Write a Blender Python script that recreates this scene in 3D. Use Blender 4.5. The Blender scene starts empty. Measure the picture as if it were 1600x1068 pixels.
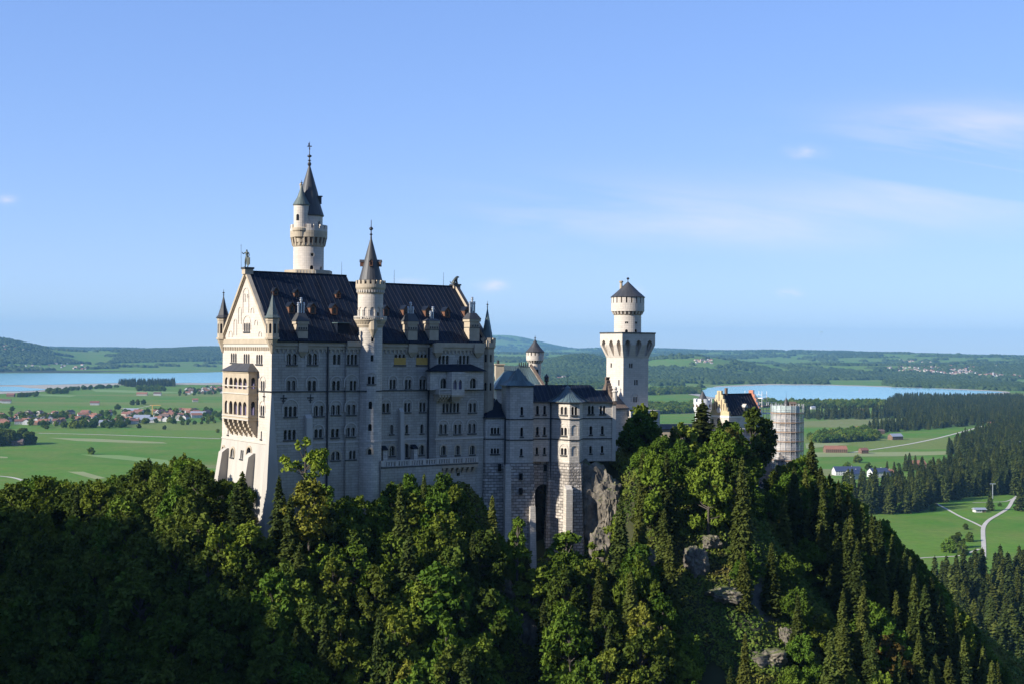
import bpy, math, random
import numpy as np
from mathutils import Vector, Matrix, Euler

# ------------------------------------------------------------------ camera
C = bpy.context.scene.collection
scene = bpy.context.scene
FPX = 2078.0
EYE = 160.0
PITCH, ROLL = math.radians(0.441), math.radians(0.46)
CAMROT = (Matrix.Rotation(math.pi / 2 + PITCH, 3, 'X') @ Matrix.Rotation(ROLL, 3, 'Z'))
cd = bpy.data.cameras.new('camera')
cd.sensor_width = 36.0
cd.lens = 36.0 * FPX / 1600.0
cd.clip_start = 1.0
cd.clip_end = 80000.0
cam = bpy.data.objects.new('camera', cd)
C.objects.link(cam)
cam.matrix_world = Matrix.Translation((0, 0, EYE)) @ CAMROT.to_4x4()
scene.camera = cam

# ------------------------------------------------------------------ light
SUN_AZ = math.radians(-117.6)      # clockwise from the viewing direction
SUN_EL = math.radians(27.0)
SKY_STRENGTH = 0.108
sun_dir = Vector((math.sin(SUN_AZ) * math.cos(SUN_EL), math.cos(SUN_AZ) * math.cos(SUN_EL), math.sin(SUN_EL)))
sl = bpy.data.lights.new('sun', 'SUN')
sl.energy = 5.0
sl.angle = math.radians(0.55)
sl.color = (1.0, 0.94, 0.85)
so = bpy.data.objects.new('sun', sl)
C.objects.link(so)
so.rotation_euler = sun_dir.to_track_quat('Z', 'Y').to_euler()
so.location = (0, 0, 500)

world = bpy.data.worlds.new('World')
scene.world = world
world.use_nodes = True
wt = world.node_tree
wt.nodes.clear()
wo = wt.nodes.new('ShaderNodeOutputWorld')
bg = wt.nodes.new('ShaderNodeBackground')
sky = wt.nodes.new('ShaderNodeTexSky')
sky.sky_type = 'NISHITA'
sky.sun_disc = False
sky.sun_elevation = SUN_EL
sky.sun_rotation = SUN_AZ
sky.altitude = 900
sky.air_density = 1.0
sky.dust_density = 0.15
sky.ozone_density = 2.4
bg.inputs['Strength'].default_value = SKY_STRENGTH
# thin cirrus: noise on a high layer of cloud seen from below
tc = wt.nodes.new('ShaderNodeTexCoord')
sep = wt.nodes.new('ShaderNodeSeparateXYZ')
wt.links.new(tc.outputs['Generated'], sep.inputs[0])
def wmath(op, a, b=None, clamp=False):
    n = wt.nodes.new('ShaderNodeMath'); n.operation = op; n.use_clamp = clamp
    for i, q in enumerate((a, b)):
        if q is None: continue
        if isinstance(q, (int, float)): n.inputs[i].default_value = q
        else: wt.links.new(q, n.inputs[i])
    return n.outputs[0]
def gauss2(cx, cz, wx, wz):        # soft patch of sky round a direction (x/y, z/y)
    a = wmath('DIVIDE', wmath('SUBTRACT', sx, cx), wx)
    b = wmath('DIVIDE', wmath('SUBTRACT', sz, cz), wz)
    s = wmath('ADD', wmath('MULTIPLY', a, a), wmath('MULTIPLY', b, b))
    return wmath('POWER', 2.718, wmath('MULTIPLY', s, -1.0))
yy = wmath('MAXIMUM', sep.outputs[1], 0.05)
sx = wmath('DIVIDE', sep.outputs[0], yy)
sz = wmath('DIVIDE', sep.outputs[2], yy)
front = wmath('GREATER_THAN', sep.outputs[1], 0.1)
cmb = wt.nodes.new('ShaderNodeCombineXYZ')
wt.links.new(wmath('ADD', wmath('MULTIPLY', sx, 3.2), wmath('MULTIPLY', sz, 5.0)), cmb.inputs[0])
wt.links.new(wmath('ADD', wmath('MULTIPLY', sz, 17.0), wmath('MULTIPLY', sx, 1.2)), cmb.inputs[1])
nz = wt.nodes.new('ShaderNodeTexNoise')
nz.inputs['Scale'].default_value = 1.3
nz.inputs['Detail'].default_value = 7
nz.inputs['Roughness'].default_value = 0.55
nz.inputs['Distortion'].default_value = 0.5
wt.links.new(cmb.outputs[0], nz.inputs['Vector'])
cmb2 = wt.nodes.new('ShaderNodeCombineXYZ')
wt.links.new(wmath('MULTIPLY', sx, 60.0), cmb2.inputs[0])
wt.links.new(wmath('MULTIPLY', sz, 130.0), cmb2.inputs[1])
nz2 = wt.nodes.new('ShaderNodeTexNoise')
nz2.inputs['Scale'].default_value = 1.0
nz2.inputs['Detail'].default_value = 5
wt.links.new(cmb2.outputs[0], nz2.inputs['Vector'])
wisp = wmath('MULTIPLY', wmath('SUBTRACT', nz.outputs['Fac'], 0.40, True), 4.2, True)
patches = None
for (px, py, wx, wy, s) in ((1000, 335, 260, 48, .42), (1500, 205, 180, 40, 1.0), (1530, 270, 190, 55, 1.1), (1250, 350, 260, 40, .35), (820, 350, 120, 26, .3)):
    g = wmath('MULTIPLY', gauss2((px - 800) / 2078, (552 - py) / 2078, wx / 2078, wy / 2078), s)
    patches = g if patches is None else wmath('ADD', patches, g)
puffs = None
for (px, py, wx, wy, s) in ((768, 449, 19, 8, 1.0), (1233, 457, 15, 6, .9), (1255, 236, 26, 9, .5), (8, 320, 13, 6, .7), (640, 442, 22, 4, .5), (996, 458, 10, 8, .4)):
    g = wmath('MULTIPLY', gauss2((px - 800) / 2078, (552 - py) / 2078, wx / 2078, wy / 2078), s)
    puffs = g if puffs is None else wmath('ADD', puffs, g)
pf = wmath('MULTIPLY', puffs, wmath('MULTIPLY', wmath('SUBTRACT', nz2.outputs['Fac'], 0.25, True), 2.4, True), True)
cl = wmath('MULTIPLY', wmath('ADD', wmath('MULTIPLY', wmath('MULTIPLY', patches, wisp), 0.5), wmath('MULTIPLY', pf, .6)), front, True)
mixc = wt.nodes.new('ShaderNodeMix'); mixc.data_type = 'RGBA'
wt.links.new(cl, mixc.inputs[0])
hs = wt.nodes.new('ShaderNodeHueSaturation')
hs.inputs['Saturation'].default_value = 1.22
hs.inputs['Hue'].default_value = 0.512
wt.links.new(sky.outputs[0], hs.inputs['Color'])
gam = wt.nodes.new('ShaderNodeGamma'); gam.inputs['Gamma'].default_value = 0.5      # evens out the bright horizon of the sky model
tint = wt.nodes.new('ShaderNodeVectorMath'); tint.operation = 'MULTIPLY'; tint.inputs[1].default_value = (1.38, 1.66, 2.36)
wt.links.new(hs.outputs[0], gam.inputs['Color']); wt.links.new(gam.outputs[0], tint.inputs[0])
wt.links.new(tint.outputs[0], mixc.inputs[6])
mixc.inputs[7].default_value = (7.2, 6.1, 7.8, 1)
wt.links.new(mixc.outputs[2], bg.inputs['Color'])
wt.links.new(bg.outputs[0], wo.inputs['Surface'])

scene.view_settings.view_transform = 'Standard'
scene.view_settings.look = 'None'
scene.view_settings.exposure = 0.80
scene.view_settings.gamma = 1.0
scene.view_settings.use_curve_mapping = False
scene.render.engine = 'CYCLES'
scene.cycles.max_bounces = 5
scene.cycles.diffuse_bounces = 3
scene.cycles.transparent_max_bounces = 6
scene.cycles.volume_bounces = 0

# ------------------------------------------------------------------ pixel -> world measuring
def ray(px, py):
    return CAMROT @ Vector(((px - 800) / FPX, -(py - 534) / FPX, -1.0))
def at(px, py, Y):
    r = ray(px, py); t = Y / r.y
    return Vector((r.x * t, Y, EYE + r.z * t))
def gp(px, py, z=0.0):                   # where a photo point lies on level ground
    r = ray(px, py); t = (z - EYE) / r.z
    return (r.x * t, r.y * t)
CI = CAMROT.transposed()
def proj(x, y, z):
    v = CI @ Vector((x, y, z - EYE))
    return 800 + FPX * v.x / -v.z, 534 - FPX * v.y / -v.z
class Frame:
    """local frame of a building: x along its front, y into its depth"""
    def __init__(s, ox, oy, deg):
        a = math.radians(deg); s.o = Vector((ox, oy, 0)); s.a = a
        s.eu = Vector((math.cos(a), math.sin(a), 0)); s.ev = Vector((-math.sin(a), math.cos(a), 0))
    def F(s, px, py, v=0.0):
        r = ray(px, py); t = (s.o.dot(s.ev) + v) / r.dot(s.ev)
        return (r * t - s.o).dot(s.eu), EYE + r.z * t
    def G(s, px, py, u=0.0):
        r = ray(px, py); t = (s.o.dot(s.eu) + u) / r.dot(s.eu)
        return (r * t - s.o).dot(s.ev), EYE + r.z * t
    def world(s, u, v): return s.o + s.eu * u + s.ev * v
    def root(s, name):
        e = bpy.data.objects.new(name, None); C.objects.link(e)
        e.location = (s.o.x, s.o.y, 0); e.rotation_euler = (0, 0, s.a); return e

# ------------------------------------------------------------------ object helpers
def tag(o, label=None, cat=None, group=None, kind=None):
    if label: o['label'] = label
    if cat: o['category'] = cat
    if group: o['group'] = group
    if kind: o['kind'] = kind
    return o
def empty(name, loc=(0, 0, 0), rz=0.0):
    e = bpy.data.objects.new(name, None); C.objects.link(e)
    e.location = loc; e.rotation_euler = (0, 0, rz); return e
def np_mesh(name, verts, quads=None, tris=None, mats=(), uv=None, mi=None, smooth=False):
    me = bpy.data.meshes.new(name)
    verts = np.asarray(verts, dtype=np.float32).reshape(-1, 3)
    loops = []; starts = []; n = 0
    if quads is not None and len(quads):
        q = np.asarray(quads, dtype=np.int32).reshape(-1, 4); loops.append(q.ravel()); starts.append(np.arange(len(q)) * 4); n = len(q) * 4
    if tris is not None and len(tris):
        t = np.asarray(tris, dtype=np.int32).reshape(-1, 3); loops.append(t.ravel()); starts.append(n + np.arange(len(t)) * 3)
    loops = np.concatenate(loops); starts = np.concatenate(starts).astype(np.int32)
    me.vertices.add(len(verts)); me.vertices.foreach_set('co', verts.ravel())
    me.loops.add(len(loops)); me.loops.foreach_set('vertex_index', loops.astype(np.int32))
    me.polygons.add(len(starts)); me.polygons.foreach_set('loop_start', starts)
    if mi is not None: me.polygons.foreach_set('material_index', np.asarray(mi, dtype=np.int32))
    if smooth: me.polygons.foreach_set('use_smooth', np.ones(len(starts), dtype=bool))
    for m in mats: me.materials.append(m)
    me.update(calc_edges=True)
    return me
def link(name, me, parent=None, loc=None):
    o = bpy.data.objects.new(name, me); C.objects.link(o)
    if parent: o.parent = parent
    if loc is not None: o.location = loc
    return o

class MB:
    def __init__(s): s.v = []; s.f = []; s.m = []; s.uv = []; s.mats = []
    def mid(s, m):
        if m not in s.mats: s.mats.append(m)
        return s.mats.index(m)
    def face(s, pts, m, uv=None):
        pts = [Vector(p) for p in pts]
        if uv is None:
            n = Vector((0, 0, 0))
            for i in range(len(pts)):
                a, b = pts[i], pts[(i + 1) % len(pts)]
                n += Vector(((a.y - b.y) * (a.z + b.z), (a.z - b.z) * (a.x + b.x), (a.x - b.x) * (a.y + b.y)))
            if n.length < 1e-9: return
            n.normalize()
            if abs(n.z) > 0.96: uv = [(p.x, p.y) for p in pts]
            else:
                t = Vector((-n.y, n.x, 0)).normalized(); k = 1 / math.sqrt(max(1e-4, 1 - n.z * n.z))
                uv = [(p.dot(t), p.z * k) for p in pts]
        i0 = len(s.v)
        s.v += [p[:] for p in pts]; s.f.append(tuple(range(i0, i0 + len(pts)))); s.m.append(s.mid(m)); s.uv += uv
    def box(s, x0, x1, y0, y1, z0, z1, m):
        a = [(x0, y0), (x1, y0), (x1, y1), (x0, y1)]; s.prism(a, z0, z1, m)
    def prism(s, poly, z0, z1, m, top=None, cap=True):
        top = top or poly; n = len(poly)
        for i in range(n):
            j = (i + 1) % n
            s.face([(*poly[i], z0), (*poly[j], z0), (*top[j], z1), (*top[i], z1)], m)
        if cap:
            s.face([(*p, z1) for p in top], m); s.face([(*p, z0) for p in poly[::-1]], m)
    def lathe(s, cx, cy, prof, n, m, a0=0.0, a1=2 * math.pi, ms=None):
        full = abs(a1 - a0 - 2 * math.pi) < 1e-6
        for k in range(len(prof) - 1):
            (r0, z0), (r1, z1) = prof[k], prof[k + 1]
            mm = ms[k] if ms else m
            R = max(r0, r1); sl = math.hypot(r1 - r0, z1 - z0)
            for i in range(n):
                a = a0 + (a1 - a0) * i / n; b = a0 + (a1 - a0) * (i + 1) / n
                p = [(cx + r0 * math.cos(a), cy + r0 * math.sin(a), z0), (cx + r0 * math.cos(b), cy + r0 * math.sin(b), z0),
                     (cx + r1 * math.cos(b), cy + r1 * math.sin(b), z1), (cx + r1 * math.cos(a), cy + r1 * math.sin(a), z1)]
                v0 = z0 if abs(z1 - z0) > 1e-3 else 0; v1 = v0 + sl
                uv = [(a * R, v0), (b * R, v0), (b * R, v1), (a * R, v1)]
                if r1 < 1e-4: p = p[:3]; uv = uv[:3]
                elif r0 < 1e-4: p = [p[0], p[2], p[3]]; uv = [uv[0], uv[2], uv[3]]
                s.face(p, mm, uv)
    def tube(s, p0, p1, r0, r1, n, m, cap=True):
        p0, p1 = Vector(p0), Vector(p1); d = (p1 - p0)
        if d.length < 1e-6: return
        d.normalize(); x = d.orthogonal().normalized(); y = d.cross(x)
        A = [p0 + (x * math.cos(2 * math.pi * i / n) + y * math.sin(2 * math.pi * i / n)) * r0 for i in range(n)]
        B = [p1 + (x * math.cos(2 * math.pi * i / n) + y * math.sin(2 * math.pi * i / n)) * r1 for i in range(n)]
        for i in range(n):
            j = (i + 1) % n; s.face([A[i], A[j], B[j], B[i]], m)
        if cap: s.face(A[::-1], m); s.face(B, m)
    def ring_boxes(s, cx, cy, r0, r1, z0, z1, n, frac, m, seg=2, a0=0.0, rb=None):
        """n curved blocks round a circle (merlons, brackets); rb = inner/outer radius at the bottom"""
        rb = rb or (r0, r1)
        for k in range(n):
            c = a0 + 2 * math.pi * k / n; h = math.pi / n * frac
            for q in range(seg):
                a = c - h + 2 * h * q / seg; b = c - h + 2 * h * (q + 1) / seg
                def P(r, t, z): return (cx + r * math.cos(t), cy + r * math.sin(t), z)
                s.face([P(rb[1], a, z0), P(rb[1], b, z0), P(r1, b, z1), P(r1, a, z1)], m)
                s.face([P(rb[0], b, z0), P(rb[0], a, z0), P(r0, a, z1), P(r0, b, z1)], m)
                s.face([P(r0, a, z1), P(r1, a, z1), P(r1, b, z1), P(r0, b, z1)], m)
                s.face([P(rb[0], a, z0), P(rb[0], b, z0), P(rb[1], b, z0), P(rb[1], a, z0)], m)
                if q == 0: s.face([P(rb[0], a, z0), P(rb[1], a, z0), P(r1, a, z1), P(r0, a, z1)], m)
                if q == seg - 1: s.face([P(rb[1], b, z0), P(rb[0], b, z0), P(r0, b, z1), P(r1, b, z1)], m)
    def build(s, name, parent=None, loc=None):
        me = bpy.data.meshes.new(name); me.from_pydata(s.v, [], s.f)
        for m in s.mats: me.materials.append(m)
        me.polygons.foreach_set('material_index', s.m)
        ul = me.uv_layers.new(name='UVMap'); ul.data.foreach_set('uv', [c for q in s.uv for c in q])
        me.update()
        return link(name, me, parent, loc)

# ------------------------------------------------------------------ materials
def new_mat(name):
    m = bpy.data.materials.new(name); m.use_nodes = True
    nt = m.node_tree; b = nt.nodes['Principled BSDF']; return m, nt, b
def N(nt, typ, **kw):
    n = nt.nodes.new(typ)
    for k, v in kw.items():
        if k in n.inputs: n.inputs[k].default_value = v
        else: setattr(n, k, v)
    return n
def mixrgb(nt, fac, a, b, mode='MIX'):
    n = nt.nodes.new('ShaderNodeMix'); n.data_type = 'RGBA'; n.blend_type = mode
    for i, q in ((0, fac), (6, a), (7, b)):
        if isinstance(q, (int, float)): n.inputs[i].default_value = q
        elif isinstance(q, tuple): n.inputs[i].default_value = (*q[:3], 1)
        else: nt.links.new(q, n.inputs[i])
    return n.outputs[2]
def mapr(nt, v, a, b, c=0.0, d=1.0):
    n = nt.nodes.new('ShaderNodeMapRange'); nt.links.new(v, n.inputs[0])
    for i, q in enumerate((a, b, c, d)): n.inputs[i + 1].default_value = q
    return n.outputs[0]
def scl(c, k): return tuple(q * k for q in c)
def stone(name, col, bw=1.1, bh=0.45, var=0.12, mortar=0.015, stain=0.25, bump=0.25, rough=0.85, mcol=0.7, stainc=(.5, .5, .48)):
    m, nt, b = new_mat(name)
    uv = N(nt, 'ShaderNodeUVMap'); uv.uv_map = 'UVMap'
    br = N(nt, 'ShaderNodeTexBrick', Scale=1.0)
    br.inputs['Brick Width'].default_value = bw; br.inputs['Row Height'].default_value = bh
    br.inputs['Mortar Size'].default_value = mortar; br.inputs['Mortar Smooth'].default_value = 0.3
    br.inputs['Color1'].default_value = (*scl(col, 1 - var), 1); br.inputs['Color2'].default_value = (*[min(1, q) for q in scl(col, 1 + var)], 1)
    br.inputs['Mortar'].default_value = (*scl(col, mcol), 1)
    nt.links.new(uv.outputs[0], br.inputs['Vector'])
    tcn = N(nt, 'ShaderNodeTexCoord')
    n1 = N(nt, 'ShaderNodeTexNoise', Scale=0.16, Detail=6.0, Roughness=0.6); nt.links.new(tcn.outputs['Object'], n1.inputs['Vector'])
    mp = N(nt, 'ShaderNodeMapping'); mp.inputs['Scale'].default_value = (1.2, 1.2, 0.12); nt.links.new(tcn.outputs['Object'], mp.inputs[0])
    n2 = N(nt, 'ShaderNodeTexNoise', Scale=1.0, Detail=5.0, Roughness=0.7); nt.links.new(mp.outputs[0], n2.inputs['Vector'])
    c = mixrgb(nt, mapr(nt, n2.outputs['Fac'], 0.45, 0.8, 0, stain), br.outputs['Color'], stainc, 'MULTIPLY')
    c = mixrgb(nt, mapr(nt, n1.outputs['Fac'], 0.35, 0.7, 0, stain), c, scl((1.0, .93, .84), .82), 'MULTIPLY')
    nt.links.new(c, b.inputs['Base Color']); b.inputs['Roughness'].default_value = rough
    n3 = N(nt, 'ShaderNodeTexNoise', Scale=3.0, Detail=4.0); nt.links.new(tcn.outputs['Object'], n3.inputs['Vector'])
    h = nt.nodes.new('ShaderNodeMath'); h.operation = 'MULTIPLY_ADD'
    nt.links.new(n3.outputs['Fac'], h.inputs[0]); h.inputs[1].default_value = 0.6
    iv = nt.nodes.new('ShaderNodeMath'); iv.operation = 'SUBTRACT'; iv.inputs[0].default_value = 1.0; nt.links.new(br.outputs['Fac'], iv.inputs[1])
    nt.links.new(iv.outputs[0], h.inputs[2])
    bp = N(nt, 'ShaderNodeBump', Strength=min(1.0, bump * 2), Distance=bump * 0.4); nt.links.new(h.outputs[0], bp.inputs['Height'])
    nt.links.new(bp.outputs[0], b.inputs['Normal'])
    return m
def plain(name, col, rough=0.7, var=0.15, scale=1.5, metal=0.0, bump=0.0, streak=False, col2=None, spec=.5):
    m, nt, b = new_mat(name)
    tcn = N(nt, 'ShaderNodeTexCoord')
    n1 = N(nt, 'ShaderNodeTexNoise', Scale=scale, Detail=5.0, Roughness=0.65)
    src = tcn.outputs['Object']
    if streak:
        uv = N(nt, 'ShaderNodeUVMap'); uv.uv_map = 'UVMap'
        mp = N(nt, 'ShaderNodeMapping'); mp.inputs['Scale'].default_value = (1.0, .12, 1); nt.links.new(uv.outputs[0], mp.inputs[0]); src = mp.outputs[0]
    nt.links.new(src, n1.inputs['Vector'])
    c = mixrgb(nt, mapr(nt, n1.outputs['Fac'], .3, .7), scl(col, 1 - var), col2 or scl(col, 1 + var))
    nt.links.new(c, b.inputs['Base Color']); b.inputs['Roughness'].default_value = rough; b.inputs['Metallic'].default_value = metal; b.inputs['Specular IOR Level'].default_value = spec
    if bump:
        bp = N(nt, 'ShaderNodeBump', Strength=.6, Distance=bump); nt.links.new(n1.outputs['Fac'], bp.inputs['Height']); nt.links.new(bp.outputs[0], b.inputs['Normal'])
    return m

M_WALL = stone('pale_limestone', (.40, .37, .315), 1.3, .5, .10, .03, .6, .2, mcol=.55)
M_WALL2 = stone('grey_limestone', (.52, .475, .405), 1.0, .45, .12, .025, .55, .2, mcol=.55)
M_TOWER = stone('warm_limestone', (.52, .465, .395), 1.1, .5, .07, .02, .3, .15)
M_RUST = stone('rock_faced_masonry', (.44, .40, .35), 1.2, .58, .32, .06, .7, 1.0, .95, .30)
M_LOWER = plain('smooth_render', (.40, .37, .32), .9, .16, .35, streak=True)
M_TRIM = plain('sand_stone_trim', (.38, .315, .225), .85, .14, .8)
M_TRIMW = plain('white_stone_trim', (.45, .41, .35), .85, .08, .8)
M_YEL = stone('yellow_brick', (.47, .385, .225), .5, .2, .08, .01, .2, .05)
M_REDB = stone('red_brick', (.42, .17, .10), .5, .2, .15, .01, .2, .05)
M_ROOF = plain('dark_sheet_roof', (.006, .0105, .021), .6, .45, .6, .0, 0.0, True, spec=.12)
M_RIB = plain('rusty_roof_seam', (.020, .020, .024), .5, .3, 2.0)
M_COPPER = plain('weathered_copper', (.055, .080, .085), .5, .35, .5, .2, 0, True, (.13, .195, .19))
M_CONE = plain('slate_cone_roof', (.032, .033, .036), .55, .3, .7, 0, 0, True, (.055, .054, .052))
M_CONEG = plain('green_grey_cone_roof', (.05, .066, .062), .55, .3, .8, 0, 0, True, (.10, .13, .115))
M_BRONZE = plain('dark_bronze', (.05, .06, .05), .5, .4, 1.5, .3)
M_IRON = plain('dark_iron', (.02, .02, .025), .5, .2)
M_GLASS = plain('dark_window_glass', (.006, .007, .010), .25, .5, .4, spec=.25)
M_ORANGE = plain('rusty_dormer_cladding', (.12, .050, .024), .7, .35, 1.5)
M_PANEL = plain('yellow_shutter_board', (.46, .27, .05), .7, .1, 2)
M_CURT = plain('purple_grey_curtain', (.10, .085, .16), .6, .15, 2)
M_FLUE = plain('galvanised_flue', (.42, .44, .46), .35, .15, 2, .6)
M_WHITE = plain('white_paint', (.62, .62, .60), .6, .05)
M_WOOD = plain('weathered_wood', (.12, .085, .06), .8, .3, 3)

# ------------------------------------------------------------------ walls with real window recesses
def arch_pts(ua, ub, za, zb, n=8, arch=True, pointed=False):
    if not arch: return [(ua, za), (ua, zb), (ub, zb), (ub, za)]
    r = (ub - ua) / 2; c = (ua + ub) / 2; zs = zb - r * (1.7 if pointed else 1)
    pts = [(ua, za)]
    for i in range(n + 1):
        t = math.pi * (1 - i / n)
        x, y = math.cos(t), math.sin(t)
        if pointed: y = 1.7 * (1 - abs(x) ** 1.5) ** .8
        pts.append((c + r * x, zs + r * y))
    pts.append((ub, za)); return pts
def wall(mb, P, u0, u1, z0, z1, holes, m, dep=.38, ucuts=(), reveal=None, back=None):
    """holes: (ua,ub,za,zb,style) ; style letters: a round arch, p pointed arch, r rectangle"""
    hs = [h for h in holes if h[0] > u0 + .01 and h[1] < u1 - .01 and h[2] > z0 and h[3] < z1]
    us = sorted({round(q, 4) for q in [u0, u1] + [h[i] for h in hs for i in (0, 1)] + list(ucuts)})
    zs = sorted({round(q, 4) for q in [z0, z1] + [h[i] for h in hs for i in (2, 3)]})
    us = [q for q in us if u0 - 1e-3 <= q <= u1 + 1e-3]
    rv = reveal or m
    for a, b in zip(us, us[1:]):
        if b - a < 2e-4: continue
        for c, d in zip(zs, zs[1:]):
            if d - c < 2e-4: continue
            mu, mz = (a + b) / 2, (c + d) / 2
            if any(h[0] < mu < h[1] and h[2] < mz < h[3] for h in hs): continue
            mb.face([P(a, c, 0), P(b, c, 0), P(b, d, 0), P(a, d, 0)], m, [(a, c), (b, c), (b, d), (a, d)])
    for h in hs:
        ua, ub, za, zb, st = h[:5]; dd = h[5] if len(h) > 5 else dep
        ar = 'a' in st or 'p' in st
        pts = arch_pts(ua, ub, za, zb, 8, ar, 'p' in st)
        if ar:
            mid = len(pts) // 2
            for i in range(1, mid):
                q = [(ua, zb), pts[i], pts[i + 1]]; mb.face([P(*p, 0) for p in q], m, q)
            for i in range(mid, len(pts) - 2):
                q = [(ub, zb), pts[i], pts[i + 1]]; mb.face([P(*p, 0) for p in q], m, q)
        for i in range(len(pts)):
            p, q = pts[i], pts[(i + 1) % len(pts)]
            mb.face([P(*p, 0), P(*q, 0), P(*q, dd), P(*p, dd)], rv)
        if back: mb.face([P(*p, dd) for p in pts], back, pts)
def lights(g):
    """split a window group (ua,ub,za,zb,n,style,...) into its lights"""
    ua, ub, za, zb, n, st = g[:6]
    if n == 1: return [(ua, ub, za, zb, st)]
    w = (ub - ua) / (n + .30 * (n - 1)); mu = .30 * w
    return [(ua + i * (w + mu), ua + i * (w + mu) + w, za, zb, st) for i in range(n)]
def facade(root, P, u0, u1, z0, z1, groups, m, name='wall', dep=.38, ucuts=(), mb=None, build=True, surround=None, sill=True):
    """groups: (ua,ub,za,zb,n,style); extra style letters: h hood arch, s sandstone surround, b blind, y yellow board, c curtain"""
    wb = mb or MB(); holes = []
    for g in groups:
        g = (min(g[0], g[1]), max(g[0], g[1]), min(g[2], g[3]), max(g[2], g[3])) + tuple(g[4:])
        L = lights(g); st = g[5]
        if 'b' in st:
            holes += [(a, b, c, d, s, .14) for (a, b, c, d, s) in L]
            bb = MB()
            for (a, b, c, d, s) in L:
                pts = arch_pts(a, b, c, d, 8, 'r' not in s, 'p' in s); bb.face([P(*p, .13) for p in pts], m, pts)
            bb.build('blind_arch', root)
            continue
        holes += L
        w = MB()
        for k, (a, b, c, d, s) in enumerate(L):
            pts = arch_pts(a, b, c, d, 8, 'r' not in s, 'p' in s)
            gm = M_CURT if 'c' in st else M_GLASS
            w.face([P(*p, dep - .01) for p in pts], gm, pts)
            if b - a > .75:       # glazing bar of a broad light
                cc = (a + b) / 2; w.face([P(cc - .05, c, dep - .05), P(cc + .05, c, dep - .05), P(cc + .05, d - .1, dep - .05), P(cc - .05, d - .1, dep - .05)], M_TRIMW)
        wo_ = w.build('window', root)
        if 'y' in st:
            y = MB(); ya, yb = g[2] + .02, g[2] + (g[3] - g[2]) * .68
            y.face([P(g[0] - .1, ya, -.05), P(g[1] + .1, ya, -.05), P(g[1] + .1, yb, -.05), P(g[0] - .1, yb, -.05)], M_PANEL)
            y.face([P(g[0] - .1, yb, -.05), P(g[1] + .1, yb, -.05), P(g[1] + .1, yb, .01), P(g[0] - .1, yb, .01)], M_PANEL)
            y.build('shutter_board', wo_)
        if sill and not surround and 'n' not in st:
            y = MB(); e = .16
            A = [(g[0] - e, g[2] - .26), (g[1] + e, g[2] - .26), (g[1] + e, g[2] - .02), (g[0] - e, g[2] - .02)]
            q0 = [P(*p, 0) for p in A]; q1 = [P(*p, -.17) for p in A]
            y.face(q1, M_CONE)  # dark roof tone puts the shadow line under the window into the sill
            for i in range(4): y.face([q0[i], q0[(i + 1) % 4], q1[(i + 1) % 4], q1[i]], M_CONE)
            y.build('sill', wo_)
        if 'h' in st or 's' in st:
            y = MB(); c = (g[0] + g[1]) / 2; r = (g[1] - g[0]) / 2 + (.28 if 'h' in st else .02)
            zs = g[3] - (L[0][1] - L[0][0]) / 2 if 'h' in st else g[3] - (g[1] - g[0]) / 2
            r2 = r + (.2 if 'h' in st else .34); dp = -.10
            mt = M_TRIMW if 'h' in st else M_TRIM
            K = 14
            prof = [(c + r * math.cos(math.pi * (1 - i / K)), zs + r * math.sin(math.pi * (1 - i / K)), c + r2 * math.cos(math.pi * (1 - i / K)), zs + r2 * math.sin(math.pi * (1 - i / K))) for i in range(K + 1)]
            if 's' in st: prof = [(c - r, g[2], c - r2, g[2])] + prof + [(c + r, g[2], c + r2, g[2])]
            else: prof = [(c - r, zs - .9, c - r2, zs - .9)] + prof + [(c + r, zs - .9, c + r2, zs - .9)]
            for (a, b, a2, b2), (e, f, e2, f2) in zip(prof, prof[1:]):
                y.face([P(a, b, dp), P(a2, b2, dp), P(e2, f2, dp), P(e, f, dp)], mt)
                y.face([P(a2, b2, dp), P(a2, b2, .01), P(e2, f2, .01), P(e2, f2, dp)], mt)
                y.face([P(a, b, dp), P(a, b, .01), P(e, f, .01), P(e, f, dp)], mt)
            y.build('hood_arch' if 'h' in st else 'surround', wo_)
    wall(wb, P, u0, u1, z0, z1, holes, m, dep, ucuts, reveal=M_TRIMW if m is not M_YEL else M_YEL)
    if build: return wb.build(name, root)
    return wb
# ================================================================== terrain
rngT = np.random.RandomState(7)
_G = rngT.rand(256, 256)
def vnoise(x, y, s):
    x = np.asarray(x, dtype=float) / s; y = np.asarray(y, dtype=float) / s
    xi = np.floor(x).astype(int); yi = np.floor(y).astype(int); fx = x - xi; fy = y - yi
    fx = fx * fx * (3 - 2 * fx); fy = fy * fy * (3 - 2 * fy)
    g = lambda a, b: _G[a % 256, b % 256]
    return (g(xi, yi) * (1 - fx) + g(xi + 1, yi) * fx) * (1 - fy) + (g(xi, yi + 1) * (1 - fx) + g(xi + 1, yi + 1) * fx) * fy
def fbm(x, y, s, o=4):
    t = 0; a = 1; n = 0
    for k in range(o): t = t + a * vnoise(x + 37.1 * k, y - 11.7 * k, s / 2 ** k); n += a; a *= .5
    return t / n
def sstep(a, b, x):
    t = np.clip((x - a) / (b - a), 0, 1); return t * t * (3 - 2 * t)
CREST = [(-210, 300, 96), (-150, 285, 108), (-102, 272, 119), (-65, 268, 125), (-46, 258, 131), (-5, 277, 136), (20, 285, 137.5), (38, 295, 131), (58, 318, 124), (68, 330, 120), (76, 320, 109), (80, 302, 97), (81, 284, 83), (82, 262, 62)]
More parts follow.
